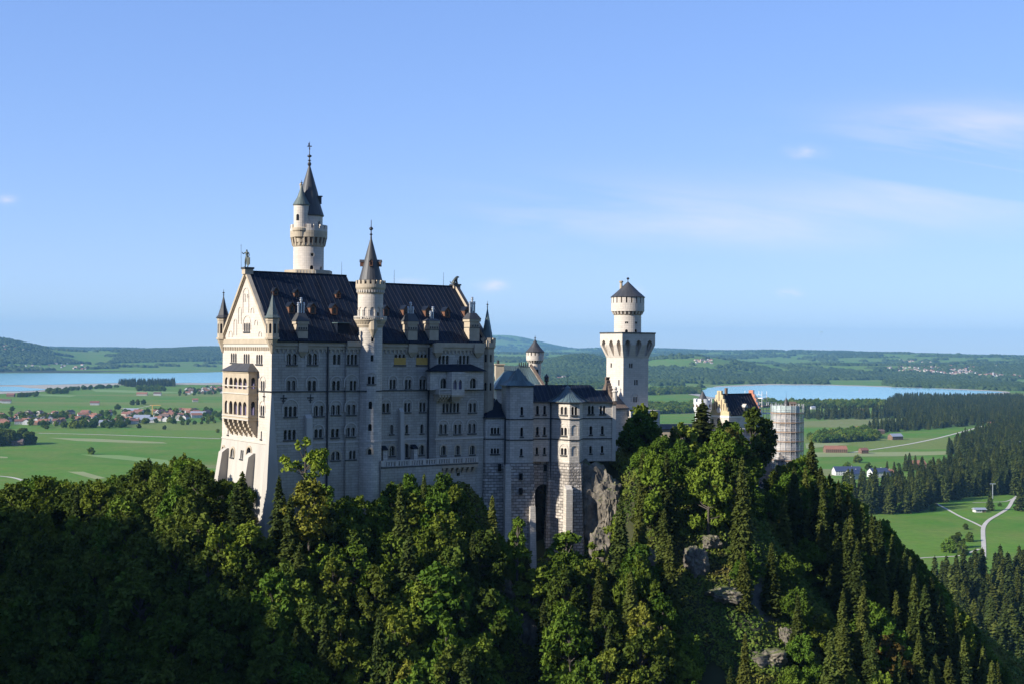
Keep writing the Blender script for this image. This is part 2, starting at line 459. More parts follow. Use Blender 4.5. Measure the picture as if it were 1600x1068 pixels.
def hill_h(x, y):
    x = np.asarray(x, dtype=float); y = np.asarray(y, dtype=float)
    h = np.full(x.shape, -1e9)
    for (x0, y0, z0), (x1, y1, z1) in zip(CREST, CREST[1:]):
        dx, dy = x1 - x0, y1 - y0; L2 = dx * dx + dy * dy
        t = np.clip(((x - x0) * dx + (y - y0) * dy) / L2, 0, 1)
        d = np.hypot(x - x0 - dx * t, y - y0 - dy * t)
        side = ((x - x0) * dy - (y - y0) * dx) > 0      # towards the camera
        k = np.where(side, .86, 1.05)
        dd = np.maximum(0, d - np.where(x0 > 60, 5, 11)); dd = dd * dd / (dd + 4)
        h = np.maximum(h, z0 + (z1 - z0) * t - k * dd)
    # ravine under the wing, small spurs
    h = h - 17 * np.exp(-(((x - 8) / 13.0) ** 4 + ((y - 260) / 15.0) ** 4))
    h = h - 7 * np.exp(-(((x - 4) / 5.0) ** 2)) * sstep(262, 235, y)
    h = h + 7 * np.exp(-(((x - 42) / 14.0) ** 2 + ((y - 262) / 20.0) ** 2))
    h = h + (fbm(x, y, 22, 3) - .5) * 7 * sstep(270, 255, y + 0 * x) + (fbm(x + 9, y, 9, 2) - .5) * 2
    return h
HILLS = [(-25, 110, 12500, 1500, 225), (190, 140, 13500, 2200, 70), (330, 90, 15500, 2000, 60), (790, 90, 27000, 2500, 270), (905, 55, 9300, 900, 75), (1080, 90, 9800, 900, 60), (1420, 160, 17500, 2500, 45), (650, 150, 26000, 2500, 150), (1250, 120, 20000, 2500, 50), (1000, 160, 23000, 2500, 90)]
def far_h(x, y):
    r = np.hypot(x, y); az = np.arctan2(x, np.maximum(y, 1)); px = 800 + FPX * np.tan(np.clip(az, -1.2, 1.2))
    r0 = 9800 + 0 * px
    r0 = np.where(px > 380, 6200 - 1400 * sstep(380, 700, px), 11000.)
    r0 = r0 + (7900 - 4800) * sstep(1050, 1250, px)
    base = 150 * sstep(0, 1, (r - r0) / (17000 - r0)) 
    und = (fbm(x, y, 2600, 3) - .5) * 120 * sstep(0, 1, (r - r0) / 3500)
    h = np.maximum(0, base + und)
    for (c, w, rc, rw, H) in HILLS: h = h + H * np.exp(-((px - c) / w) ** 2 - ((r - rc) / rw) ** 2)
    return h * (r > 3000)
def forest_mask(x, y):
    r = np.hypot(x, y); px = 800 + FPX * x / np.maximum(y, 1)
    m = fbm(x * 1.0, y * .55, 1100, 5) - .5
    v = m * 2.3 - .08
    v = v - .42 * np.exp(-((px - 150) / 210) ** 4) * (r > 10000) * (r < 12900) + .5 * np.exp(-((px - 10) / 80) ** 2 - ((r - 13000) / 600) ** 2) + .35 * np.exp(-((px - 905) / 60) ** 2 - ((r - 9300) / 900) ** 2) + .18 * np.exp(-((px - 980) / 130) ** 2 - ((r - 7000) / 1100) ** 2)
    v = v + .05 * sstep(13000, 20000, r)
    return v
def ground_h(x, y):
    x = np.asarray(x, dtype=float); y = np.asarray(y, dtype=float); r = np.hypot(x, y)
    gorge = 58 * np.exp(-(np.hypot(x, y - 40) / 170) ** 4) * (r < 600)
    # the mountain flank left of and behind the viewpoint, which shades the lower forest
    mt_ = 272 * np.exp(-((x + 330) / 120) ** 2) * sstep(420, 90, y) * (r < 2500) * sstep(-1800, -900, y)
    mt_ = mt_ + 120 * np.exp(-((x + 30) / 260) ** 2 - ((y + 160) / 90) ** 2) * (r < 2500)
    mt_ = mt_ + 430 * np.exp(-((x - 220) / 330) ** 2 - ((y + 390) / 250) ** 2) * (r < 2500)  # rise out of view, sized to cut skylight on the palace front
    h = np.maximum(np.maximum(gorge, hill_h(x, y)), 0)
    h = np.maximum(h, mt_ * (1 + .12 * (fbm(x, y, 90, 3) - .5)))
    # wooded slope closing the valley at the lower right
    return np.maximum(h, far_h(x, y))
angs = np.concatenate([np.linspace(-180, -27, 90, endpoint=False), np.linspace(-27, 27, 760), np.linspace(27, 180, 90)[1:-1]])
rads = np.concatenate([[4.], np.linspace(25, 175, 30), np.linspace(178, 345, 120)[0:], np.exp(np.linspace(math.log(350), math.log(31000), 330))])
AA, RR = np.meshgrid(np.radians(angs), rads)
gx, gy = RR * np.sin(AA), RR * np.cos(AA)
gz_ = ground_h(gx, gy)
na, nr = len(angs), len(rads)
idx = np.arange(na * nr).reshape(nr, na)
nx_ = np.roll(idx, -1, axis=1)
quads = np.stack([idx[:-1], nx_[:-1], nx_[1:], idx[1:]], -1).reshape(-1, 4)[:, ::-1]
gv = np.stack([gx, gy, gz_], -1).reshape(-1, 3)
gv = np.vstack([gv, [[0, 0, float(gz_[0].mean())]]])
tr = np.stack([idx[0], nx_[0], np.full(na, na * nr)], -1)
m, nt, b = new_mat('meadow_and_forest_floor')
geo = N(nt, 'ShaderNodeNewGeometry'); att = N(nt, 'ShaderNodeAttribute'); att.attribute_name = 'cover'
sp = N(nt, 'ShaderNodeSeparateColor'); nt.links.new(att.outputs['Color'], sp.inputs[0])
mp = N(nt, 'ShaderNodeMapping'); mp.inputs['Rotation'].default_value = (0, 0, math.radians(-14)); mp.inputs['Scale'].default_value = (.0011, .0042, 1); nt.links.new(geo.outputs['Position'], mp.inputs[0])
nw = N(nt, 'ShaderNodeTexNoise', Scale=.004, Detail=2.0); nt.links.new(geo.outputs['Position'], nw.inputs['Vector'])
vv = nt.nodes.new('ShaderNodeVectorMath'); vv.operation = 'MULTIPLY_ADD'; nt.links.new(nw.outputs['Color'], vv.inputs[0]); vv.inputs[1].default_value = (.35, .35, 0); nt.links.new(mp.outputs[0], vv.inputs[2])
vo = N(nt, 'ShaderNodeTexVoronoi', Scale=1.0); vo.distance = 'CHEBYCHEV'; nt.links.new(vv.outputs[0], vo.inputs['Vector'])
cr = nt.nodes.new('ShaderNodeValToRGB'); sc_ = N(nt, 'ShaderNodeSeparateColor'); nt.links.new(vo.outputs['Color'], sc_.inputs[0]); nt.links.new(sc_.outputs[0], cr.inputs[0])
cr.color_ramp.interpolation = 'CONSTANT'
els = [(0, (.080, .20, .014)), (.2, (.098, .205, .020)), (.38, (.064, .18, .012)), (.52, (.125, .20, .028)), (.64, (.076, .19, .015)), (.8, (.17, .205, .05)), (.88, (.062, .175, .014)), (.96, (.22, .215, .095))]
for i, (p, c) in enumerate(els):
    e = cr.color_ramp.elements[i] if i < 2 else cr.color_ramp.elements.new(p)
    e.position = p; e.color = (*c, 1)
n5 = N(nt, 'ShaderNodeTexNoise', Scale=.012, Detail=6.0, Roughness=.65); nt.links.new(geo.outputs['Position'], n5.inputs['Vector'])
c = mixrgb(nt, mapr(nt, n5.outputs['Fac'], .38, .66, 0, .8), cr.outputs[0], (.165, .19, .042))
n6 = N(nt, 'ShaderNodeTexNoise', Scale=.11, Detail=5.0, Roughness=.7); nt.links.new(geo.outputs['Position'], n6.inputs['Vector'])
c = mixrgb(nt, mapr(nt, n6.outputs['Fac'], .3, .7, 0, .6), c, (.05, .105, .014))
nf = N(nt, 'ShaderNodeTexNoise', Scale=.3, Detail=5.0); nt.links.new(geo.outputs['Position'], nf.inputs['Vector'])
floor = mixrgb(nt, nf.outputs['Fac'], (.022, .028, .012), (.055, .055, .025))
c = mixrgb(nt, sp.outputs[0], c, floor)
nr2 = N(nt, 'ShaderNodeTexNoise', Scale=.16, Detail=7.0, Roughness=.7); nt.links.new(geo.outputs['Position'], nr2.inputs['Vector'])
c = mixrgb(nt, sp.outputs[1], c, mixrgb(nt, mapr(nt, nr2.outputs['Fac'], .35, .65), (.10, .10, .09), (.34, .32, .29)))
nt.links.new(c, b.inputs['Base Color']); b.inputs['Roughness'].default_value = .95; b.inputs['Specular IOR Level'].default_value = .1
M_GROUND = m
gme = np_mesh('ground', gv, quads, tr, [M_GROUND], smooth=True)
hh = gv[:, 2]; gr_ = np.hypot(gv[:, 0], gv[:, 1])
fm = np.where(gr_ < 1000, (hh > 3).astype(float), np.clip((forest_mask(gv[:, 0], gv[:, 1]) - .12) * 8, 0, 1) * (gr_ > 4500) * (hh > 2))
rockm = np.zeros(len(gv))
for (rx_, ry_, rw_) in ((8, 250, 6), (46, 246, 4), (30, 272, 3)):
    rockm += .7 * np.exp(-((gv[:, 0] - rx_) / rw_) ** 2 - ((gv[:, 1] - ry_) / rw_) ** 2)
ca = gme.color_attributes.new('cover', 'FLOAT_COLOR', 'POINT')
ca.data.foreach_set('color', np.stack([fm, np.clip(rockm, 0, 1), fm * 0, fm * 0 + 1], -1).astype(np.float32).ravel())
tag(link('ground', gme), kind='structure')

# haze: one closed box of even, very thin air
hm = bpy.data.materials.new('haze'); hm.use_nodes = True; hn = hm.node_tree; hn.nodes.clear()
ho = hn.nodes.new('ShaderNodeOutputMaterial'); hv = hn.nodes.new('ShaderNodeVolumePrincipled')
hv.inputs['Color'].default_value = (.25, .55, .86, 1); hv.inputs['Density'].default_value = 2.9e-5; hv.inputs['Anisotropy'].default_value = 0.0
hn.links.new(hv.outputs[0], ho.inputs['Volume'])
hb = MB(); hb.box(-32000, 32000, -32000, 32000, -1.0, 760.0, hm); tag(hb.build('haze'), 'thin blue haze over the plain', 'haze', kind='stuff')

# ---------------------------------------------------------------- water, shores, roads, field strips (sheets on the flat valley)
def sheet(name, pts_px, z, m, jitter=0, n=1):
    P = [gp(*p) for p in pts_px]
    me = bpy.data.meshes.new(name); me.from_pydata([(p[0], p[1], z) for p in P], [], [tuple(range(len(P)))]); me.materials.append(m); me.update()
    return tag(link(name, me), kind='structure')
def densify(pts, k=6, amp=.5, seed=1):
    r = random.Random(seed); out = []
    for i in range(len(pts)):
        a, b = pts[i], pts[(i + 1) % len(pts)]
        for j in range(k):
            f = j / k; out.append((a[0] + (b[0] - a[0]) * f + (r.uniform(-4, 4) if j else 0), a[1] + (b[1] - a[1]) * f + (r.uniform(-amp, amp) if j else 0)))
    return out
m, nt, b = new_mat('lake_water'); b.inputs['Base Color'].default_value = (.16, .36, .42, 1); b.inputs['Roughness'].default_value = .16; b.inputs['IOR'].default_value = 1.33
g_ = N(nt, 'ShaderNodeNewGeometry'); q_ = N(nt, 'ShaderNodeMapping'); q_.inputs['Scale'].default_value = (.01, .04, 1); nt.links.new(g_.outputs['Position'], q_.inputs[0]); q2 = N(nt, 'ShaderNodeTexNoise', Scale=1.0, Detail=6.0); nt.links.new(q_.outputs[0], q2.inputs['Vector'])
nt.links.new(mixrgb(nt, mapr(nt, q2.outputs['Fac'], .35, .7), (.12, .34, .36), (.20, .47, .47)), b.inputs['Base Color'])
bp = N(nt, 'ShaderNodeBump', Strength=.25, Distance=.3); nt.links.new(q2.outputs['Fac'], bp.inputs['Height']); nt.links.new(bp.outputs[0], b.inputs['Normal'])
M_WATER = m
M_SHORE = plain('pale_gravel_shore', (.31, .285, .225), .95, .2, .01)
M_ROAD = plain('pale_gravel_road', (.42, .385, .32), .95, .1, .05)
M_STRIP = plain('mown_hay_strip', (.19, .215, .07), .95, .1, .02)
M_STRIP2 = plain('yellow_green_strip', (.13, .21, .04), .95, .1, .02)
LKL = [(-60, 581.5), (60, 580), (130, 578.6), (200, 578), (240, 577), (300, 576.5), (420, 576), (520, 577), (520, 598), (420, 597.5), (350, 597.5), (270, 598.2), (180, 598), (100, 600), (60, 601), (0, 601.5), (-60, 602)]
LKR = [(1078, 611), (1100, 605.5), (1165, 602.5), (1200, 601.2), (1300, 601.8), (1400, 604.8), (1470, 607), (1560, 611.5), (1570, 613), (1480, 618), (1380, 624), (1255, 627), (1165, 625.5), (1110, 620)]
sheet('shore', densify([(-60, 578.8), (60, 578), (130, 576.6), (200, 576.5), (240, 575.5), (420, 574.8), (520, 575.5), (520, 600.5), (350, 600.5), (270, 600.6), (180, 601), (100, 607), (60, 611.5), (0, 615), (-60, 616)], 5, .3), .8, M_SHORE)
sheet('lake', densify(LKL, 5, .35, 2), 1.4, M_WATER)
sheet('stream', densify([(-60, 603), (20, 603.5), (60, 606.5), (75, 608.5), (60, 609.5), (30, 611), (-60, 612)], 3, .25, 3), 1.7, M_WATER)
sheet('shore', densify([(1062, 611), (1100, 603.5), (1165, 600.3), (1200, 599.2), (1300, 600.2), (1400, 603), (1470, 605.4), (1570, 610.4), (1580, 614), (1480, 619.5), (1380, 625.5), (1255, 628.5), (1165, 627), (1105, 622)], 5, .25, 5), .8, M_SHORE)
sheet('lake', densify(LKR, 5, .3, 4), 1.4, M_WATER)
def road(name, pts, w, z=.25, m=None):
    P = [Vector((*gp(*p), 0)) for p in pts]; Q = []
    for i in range(len(P) - 1):     # smooth
        for j in range(6):
            a = P[max(0, i - 1)]; b_ = P[i]; c_ = P[i + 1]; d = P[min(len(P) - 1, i + 2)]; t = j / 6
            Q.append(.5 * ((2 * b_) + (c_ - a) * t + (2 * a - 5 * b_ + 4 * c_ - d) * t * t + (3 * b_ - a - 3 * c_ + d) * t ** 3))
    Q.append(P[-1]); w_ = MB()
    L = []
    for i, q in enumerate(Q):
        t = (Q[min(len(Q) - 1, i + 1)] - Q[max(0, i - 1)]).normalized(); n = Vector((-t.y, t.x, 0)) * w / 2; L.append((q + n, q - n))
    for a, b_ in zip(L, L[1:]): w_.face([(a[0].x, a[0].y, z), (a[1].x, a[1].y, z), (b_[1].x, b_[1].y, z), (b_[0].x, b_[0].y, z)], m or M_ROAD)
    return tag(w_.build(name), kind='structure')
road('path', [(1463, 786), (1480, 795), (1500, 806), (1520, 815), (1536, 823)], 2.8)
road('path', [(1537, 870), (1537, 850), (1536, 835), (1537, 822), (1545, 812), (1560, 803), (1575, 793), (1583, 780), (1590, 774)], 3.8, .3)
road('path', [(1520, 785), (1545, 784), (1570, 783), (1582, 779)], 2.0, .35)
road('path', [(1420, 875), (1440, 871), (1475, 869), (1500, 867), (1530, 857)], 2.6)
road('road', [(1330, 706), (1375, 700), (1420, 693), (1455, 686), (1480, 680), (1510, 672), (1535, 665)], 6.0)
road('road', [(60, 676), (110, 677), (180, 679), (260, 682), (345, 684.5)], 8.0)
road('road', [(-20, 742), (10, 744), (30, 748), (48, 756)], 5.0)
road('path', [(188, 641), (215, 637), (240, 632)], 4.0)
for k, (p, mm) in enumerate((([(75, 683), (150, 684.5), (255, 690), (262, 692), (200, 691), (120, 688)], M_STRIP), ([(125, 709), (190, 710.5), (262, 718), (270, 727), (210, 719), (150, 713)], M_STRIP2), ([(105, 736), (130, 736), (165, 746), (150, 748)], M_STRIP),
                 ([(0, 712), (12, 713), (12, 715), (0, 715)], M_STRIP), ([(60, 615), (120, 617), (110, 619), (55, 617)], M_STRIP2), ([(140, 607), (230, 610), (300, 612), (240, 614), (150, 611)], M_STRIP2), ([(190, 636), (260, 639), (240, 641), (180, 638)], M_STRIP),
                 ([(1262, 706), (1345, 706), (1500, 704), (1490, 709), (1400, 712), (1262, 713)], M_STRIP), ([(1258, 692), (1305, 691), (1330, 693), (1260, 700)], M_STRIP), ([(1350, 684), (1372, 683), (1370, 686), (1345, 687)], M_STRIP))):
    sheet('field', p, .12 + .01 * k, mm)
# ================================================================== the great palace block
c0 = at(424, 611, 240)
PF = Frame(c0.x, c0.y, 35.0)
WID = 22.3
LEN = PF.F(757, 560)[0]
ZC, ZB, ZE = 152.55, 143.05, 161.75       # string course, pale band, eaves
ZBOT = 124.0
palace = PF.root('palace')
tag(palace, 'great pale limestone palace block with dark sheet roof, tall gable and rows of arched windows', 'palace')

def fg(px0, px1, y0, y1, n, st='a', v=0.0):
    """a window group measured in the photograph, on the front at depth v"""
    pc = (px0 + px1) / 2
    return (PF.F(px0, 600, v)[0], PF.F(px1, 600, v)[0], PF.F(pc, y1, v)[1], PF.F(pc, y0, v)[1], n, st)
def gg(px0, px1, y0, y1, n, st='a', u=0.0):
    pc = (px0 + px1) / 2
    a, b = PF.G(px0, 600, u)[0], PF.G(px1, 600, u)[0]
    return (min(a, b), max(a, b), PF.G(pc, y1, u)[1], PF.G(pc, y0, u)[1], n, st)
def Pf(v): return lambda u, z, d: (u, v + d, z)
U = lambda px, v=0.0: PF.F(px, 600, v)[0]
# front, section by section; v<0 steps forward
A2, B0, C0_, C1 = U(539), U(566), U(669), U(756, -1.5)
gA = [fg(448, 463.5, 552, 569, 2, 'ah'), fg(480, 495.5, 552, 569, 2, 'ah'), fg(520, 532, 553, 569, 2, 'an'),
      fg(448, 462, 594, 609.5, 2, 'ah'), fg(481, 494, 594, 609.5, 2, 'ah'), fg(519, 531.5, 594, 609, 2, 'ah'),
      fg(444.7, 464, 634, 650, 3, 'ah'), fg(491, 506, 633, 649, 2, 'ah'), fg(518, 532, 632, 647, 2, 'ah'),
      fg(444, 463, 670.5, 686, 3, 'a'), fg(492, 504.5, 669.5, 683, 2, 'ah'), fg(518, 530.6, 669, 682.5, 2, 'a'),
      fg(518, 532, 704, 718, 2, 'as'), fg(497.5, 503, 706, 720, 1, 'as')]
gA2 = [fg(542, 558, 553, 569, 3, 'a', -.5), fg(541, 557, 594, 609, 3, 'ah', -.5), fg(542, 556, 631.5, 647, 2, 'ah', -.5),
       fg(542, 555.5, 667, 681, 2, 'ah', -.5), fg(541, 557, 703, 716.5, 3, 'a', -.5)]
gB = [fg(616, 633, 553, 569.4, 3, 'ay'), fg(650.5, 667, 553, 569.4, 3, 'ay'), fg(609, 618.4, 592, 607, 2, 'ah'), fg(633, 642.4, 592, 607, 2, 'ah'),
      fg(656, 665.3, 592, 607, 2, 'ah'), fg(597.5, 609, 629, 643.5, 2, 'ah'), fg(632, 641.8, 628.5, 643, 2, 'ah'), fg(656, 665.5, 627.5, 642.5, 2, 'ah'),
      fg(610, 615.5, 663, 677, 1, 'a'), fg(634, 638.8, 662.7, 676.5, 1, 'a'), fg(657.5, 662.3, 662, 676, 1, 'a'),
      fg(609.5, 617.5, 695.5, 711, 1, 'as'), fg(631, 639.5, 692.5, 714, 1, 'as'), fg(656, 663.5, 694.5, 709.5, 1, 'as')]
V = -1.5
gC = [fg(684.5, 701, 554.5, 568, 3, 'a', V), fg(717, 733, 554.5, 568, 3, 'a', V),
      fg(691.7, 718, 629, 643.5, 5, 'a', V), fg(732.5, 744.5, 629, 643.5, 2, 'ah', V),
      fg(687, 699, 662, 677, 2, 'ah', V), fg(709.5, 721.5, 662, 677, 2, 'ah', V), fg(732, 744, 661, 676, 2, 'ah', V),
      fg(690, 697.5, 695.5, 710, 1, 'as', V), fg(712.5, 719, 695, 709.5, 1, 'as', V), fg(735, 742.5, 695, 709, 1, 'as', V)]
ZT = ZE - .9
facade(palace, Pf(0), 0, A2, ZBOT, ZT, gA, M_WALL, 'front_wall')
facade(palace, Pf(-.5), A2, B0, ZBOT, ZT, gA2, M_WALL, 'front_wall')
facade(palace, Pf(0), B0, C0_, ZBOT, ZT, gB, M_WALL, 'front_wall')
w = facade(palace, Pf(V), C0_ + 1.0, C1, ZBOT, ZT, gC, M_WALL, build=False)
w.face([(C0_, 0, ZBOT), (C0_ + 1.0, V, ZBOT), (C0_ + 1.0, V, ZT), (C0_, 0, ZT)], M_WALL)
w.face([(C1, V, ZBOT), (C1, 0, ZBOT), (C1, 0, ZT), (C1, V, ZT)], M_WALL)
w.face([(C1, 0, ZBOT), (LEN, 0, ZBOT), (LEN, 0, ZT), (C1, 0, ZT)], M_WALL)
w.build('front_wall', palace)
w = MB(); w.face([(A2, 0, ZBOT), (A2, -.5, ZBOT), (A2, -.5, ZT), (A2, 0, ZT)], M_WALL); w.face([(B0, -.5, ZBOT), (B0, 0, ZBOT), (B0, 0, ZT), (B0, -.5, ZT)], M_WALL)
# back and end walls
w.face([(LEN, 0, ZBOT), (LEN, WID, ZBOT), (LEN, WID, ZT), (LEN, 0, ZT)], M_WALL)
w.face([(0, WID, ZBOT), (LEN, WID, ZBOT), (LEN, WID, ZT), (0, WID, ZT)], M_WALL)
w.build('rear_wall', palace)

# gable wall (towards the sun)
Pg = lambda v, z, d: (d, v, z)
gG = [gg(360.3, 369.4, 551, 565.6, 3, 'a'), gg(380.3, 389.6, 552, 567, 3, 'a'), gg(400, 409.8, 553, 568, 3, 'a'),
      gg(407.4, 413.6, 594, 609.6, 2, 'ah'), gg(407.3, 413.4, 632.5, 649, 2, 'ah'), gg(408.2, 410, 672.5, 685, 1, 'a'), gg(356.3, 358, 670, 678, 1, 'a')]
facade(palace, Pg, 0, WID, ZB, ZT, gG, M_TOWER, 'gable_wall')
# battered base of the gable wall
def Pgb(v, z, d):
    k = max(0, ZB - z); return (d - .07 * k, v + (v - WID * .5) / (WID * .5) * (.03 * k if v < WID * .5 else .13 * k), z)
gL = [gg(350.2, 353.4, 697, 711, 2, 'rs'), gg(364, 369, 699.5, 713.5, 2, 'rs'), gg(378.3, 382.8, 702.5, 716, 2, 'r'), gg(387.8, 394.6, 698, 726, 1, 'as')]
facade(palace, Pgb, 0, WID, ZBOT, ZB, gL, M_LOWER, 'battered_base')
# gable triangle with blind arches
RZ1, RZ2 = 174.75, 173.5
vc = WID / 2
def gtri(mb, u, z0, z1, v0, v1, m, hole=None):
    a, b = (v0, z0), (v1, z0); ap = ((v0 + v1) / 2, z1)
    if not hole: mb.face([(u, *a), (u, *b), (u, *ap)], m); return
    h0, h1, h2, h3 = hole
    def vl(z): return v0 + (ap[0] - v0) * (z - z0) / (z1 - z0)
    def vr(z): return v1 + (ap[0] - v1) * (z - z0) / (z1 - z0)
    mb.face([(u, v0, z0), (u, h0, z0), (u, h0, h3), (u, vl(h3), h3)], m)
    mb.face([(u, h1, z0), (u, v1, z0), (u, vr(h3), h3), (u, h1, h3)], m)
    mb.face([(u, vl(h3), h3), (u, vr(h3), h3), (u, *ap)], m)
    mb.face([(u, h0, z0), (u, h1, z0), (u, h1, h2), (u, h0, h2)], m)
w = MB()
h = gg(376.5, 393.5, 488, 521, 1)
gtri(w, 0, ZE + .2, RZ1 - .15, .6, WID - .6, M_TOWER, (h[0], h[1], ZE + .2, h[3]))
facade(palace, Pg, h[0], h[1], ZE + .2, h[3], [gg(380.3, 389.8, 504.5, 518, 3, 'ah')], M_TOWER, mb=w, build=False)
w.build('gable', palace)
# raised stepped blind arcade on the gable
def garch(px0, px1, ytop, ybot, mb):
    a = gg(px0, px1, ytop, ybot, 1); r = (a[1] - a[0]) / 2; c = (a[0] + a[1]) / 2; zs = a[3] - r
    K = 10; t = .16
    pr = [(a[0], a[2], a[0] + t, a[2])] + [(c - r * math.cos(math.pi * i / K), zs + r * math.sin(math.pi * i / K), c - (r - t) * math.cos(math.pi * i / K), zs + (r - t) * math.sin(math.pi * i / K)) for i in range(K + 1)] + [(a[1], a[2], a[1] - t, a[2])]
    for p, q in zip(pr, pr[1:]):
        A, B, Cc, D = (p[0], p[1]), (p[2], p[3]), (q[2], q[3]), (q[0], q[1])
        mb.face([(-.11, *A), (-.11, *B), (-.11, *Cc), (-.11, *D)], M_TRIMW)
        mb.face([(-.11, *A), (0, *A), (0, *D), (-.11, *D)], M_TRIMW); mb.face([(-.11, *B), (0, *B), (0, *Cc), (-.11, *Cc)], M_TRIMW)
w = MB()
for q in ((378.5, 388, 449, 489), (379.5, 382.5, 458, 472), (385, 388, 458.5, 466), (371.5, 376.5, 479, 506), (391, 396, 480, 490), (364.5, 369.5, 498, 524), (397, 402, 499, 508), (357, 362.5, 516, 527), (403.5, 408.5, 517, 526)):
    garch(*q, w)
w.build('blind_arcade', palace)
# sand coloured rake mouldings, cornices, corbel tables
w = MB()
for s in (0, 1):
    v0, v1 = (-.55, vc) if s == 0 else (WID + .55, vc)
    a0, b0 = (v0, ZE + .1), (v1, RZ1 + .25); t = .75
    for (o, uu, th) in ((0, -.5, .5), (.5, -.28, .3)):
        p = [(a0[0], a0[1] - o), (b0[0], b0[1] - o), (b0[0], b0[1] - o - th * 1.5), (a0[0], a0[1] - o - th * 1.5)]
        w.face([(uu, *q) for q in p], M_TRIM); w.face([(.3, *q) for q in p], M_TRIM)
        for i in range(4): w.face([(uu, *p[i]), (uu, *p[(i + 1) % 4]), (.3, *p[(i + 1) % 4]), (.3, *p[i])], M_TRIM)
w.build('gable_moulding', palace)
def band(mb, u0, u1, v, z0, z1, p, m): mb.box(u0, u1, v - p, v + .02, z0, z1, m)
def corbels(mb, u0, u1, v, z0, z1, p, m, step=.8):
    n = max(1, int((u1 - u0) / step))
    for i in range(n):
        c = u0 + (i + .5) * (u1 - u0) / n; mb.box(c - .16, c + .16, v - p, v + .01, z0, z1, m)
w = MB()
for (a, b, v) in ((0, A2, 0), (A2, B0, -.5), (B0 + 3.6, C0_, 0), (C0_ + .6, C1, V)):
    band(w, a, b, v, ZT - .55, ZT + .0, .22, M_TRIM); corbels(w, a, b, v, ZT - 1.15, ZT - .55, .2, M_TRIM, .85)
    w.box(a, b, v - .45, v + .3, ZT + .0, ZE, M_TRIM)
w.box(-.35, .02, -.3, WID + .3, ZT + .35, ZE + .3, M_TRIM); w.box(-.2, .02, 0, WID, ZT - .25, ZT + .35, M_TRIMW)
for i in range(27):
    c = (i + .5) * WID / 27; w.box(-.18, .01, c - .16, c + .16, ZT - .85, ZT - .25, M_TRIM)
w.build('cornice', palace)
w = MB()
for (a, b, v) in ((0, A2, 0), (A2, B0, -.5), (B0 + 3.5, C0_, 0), (C0_ + .7, C1, V)):
    band(w, a, b, v, ZC - .12, ZC + .14, .16, M_CONE)
w.box(-.15, .01, 0, 7.0, ZC - .12, ZC + .14, M_CONE)
w.build('string_course', palace)
w = MB()
for (a, b, v) in ((0, A2, 0), (A2, B0, -.5), (B0 + 3.5, C0_, 0), (C0_ + .7, C1, V)):
    band(w, a, b, v, ZB - .12, ZB + .18, .12, M_TRIMW)
w.box(-.14, .01, 0, WID, ZB - .1, ZB + .2, M_TRIMW)
w.build('pale_band', palace)
# corner buttress (flared) and the tall buttresses of both fronts
w = MB()
zt, zb = PF.F(424, 616)[1], ZBOT
w.prism([(-1.9, -1.5), (1.9, -1.5), (1.9, 1.6), (-1.9, 1.6)], zb, zt, M_LOWER, top=[(-.02, -.04), (.35, -.04), (.35, .3), (-.02, .3)])
w.build('corner_buttress', palace)
for (px0, px1, yt) in ((476.6, 486, 647), (623, 629, 637)):
    w = MB(); a, b = U(px0), U(px1); z = PF.F((px0 + px1) / 2, yt)[1]
    w.prism([(a, -1.6), (b, -1.6), (b, 0.1), (a, 0.1)], ZBOT, z - .6, M_LOWER, top=[(a, -.75), (b, -.75), (b, .1), (a, .1)])
    w.prism([(a, -.75), (b, -.75), (b, .1), (a, .1)], z - .6, z, M_LOWER, top=[(a, -.05), (b, -.05), (b, .1), (a, .1)])
    w.build('buttress', palace)
for (px0, px1, yt) in ((354.3, 361, 699), (393.5, 402.5, 707)):
    w = MB(); g = gg(px0, px1, yt, yt + 50, 1); a, b = g[0] + .4, g[1]; z = g[3]
    w.prism([(-4.2, a), (-4.2, b), (.1, b), (.1, a)], ZBOT, z - .7, M_LOWER, top=[(-1.5, a), (-1.5, b), (.1, b), (.1, a)])
    w.prism([(-1.5, a), (-1.5, b), (.1, b), (.1, a)], z - .7, z, M_LOWER, top=[(-.5, a), (-.5, b), (.1, b), (.1, a)])
    w.build('buttress', palace)
for px, v in ((511.2, -.12), (668.7, -.12)):
    w = MB(); u = U(px); w.tube((u, v - .1, ZBOT), (u, v - .1, ZE), .17, .17, 8, M_IRON); w.build('downpipe', palace)
for px, py, fr in ((443, 622, 0), (485, 621, 0), (413, 619, 1)):
    w = MB()
    if fr == 0:
        u, z = PF.F(px, py)
        w.box(u - .08, u + .08, -.12, 0, z - .9, z + .7, M_IRON); w.box(u - .6, u + .6, -.12, 0, z - .05, z + .18, M_IRON)
        w.box(u - .35, u + .35, -.14, 0, z - .5, z - .34, M_IRON)
    else:
        u, z = PF.G(px, py)
        w.box(-.12, 0, u - .08, u + .08, z - .9, z + .7, M_IRON); w.box(-.12, 0, u - .5, u + .5, z - .05, z + .16, M_IRON)
    w.build('wall_anchor', palace)

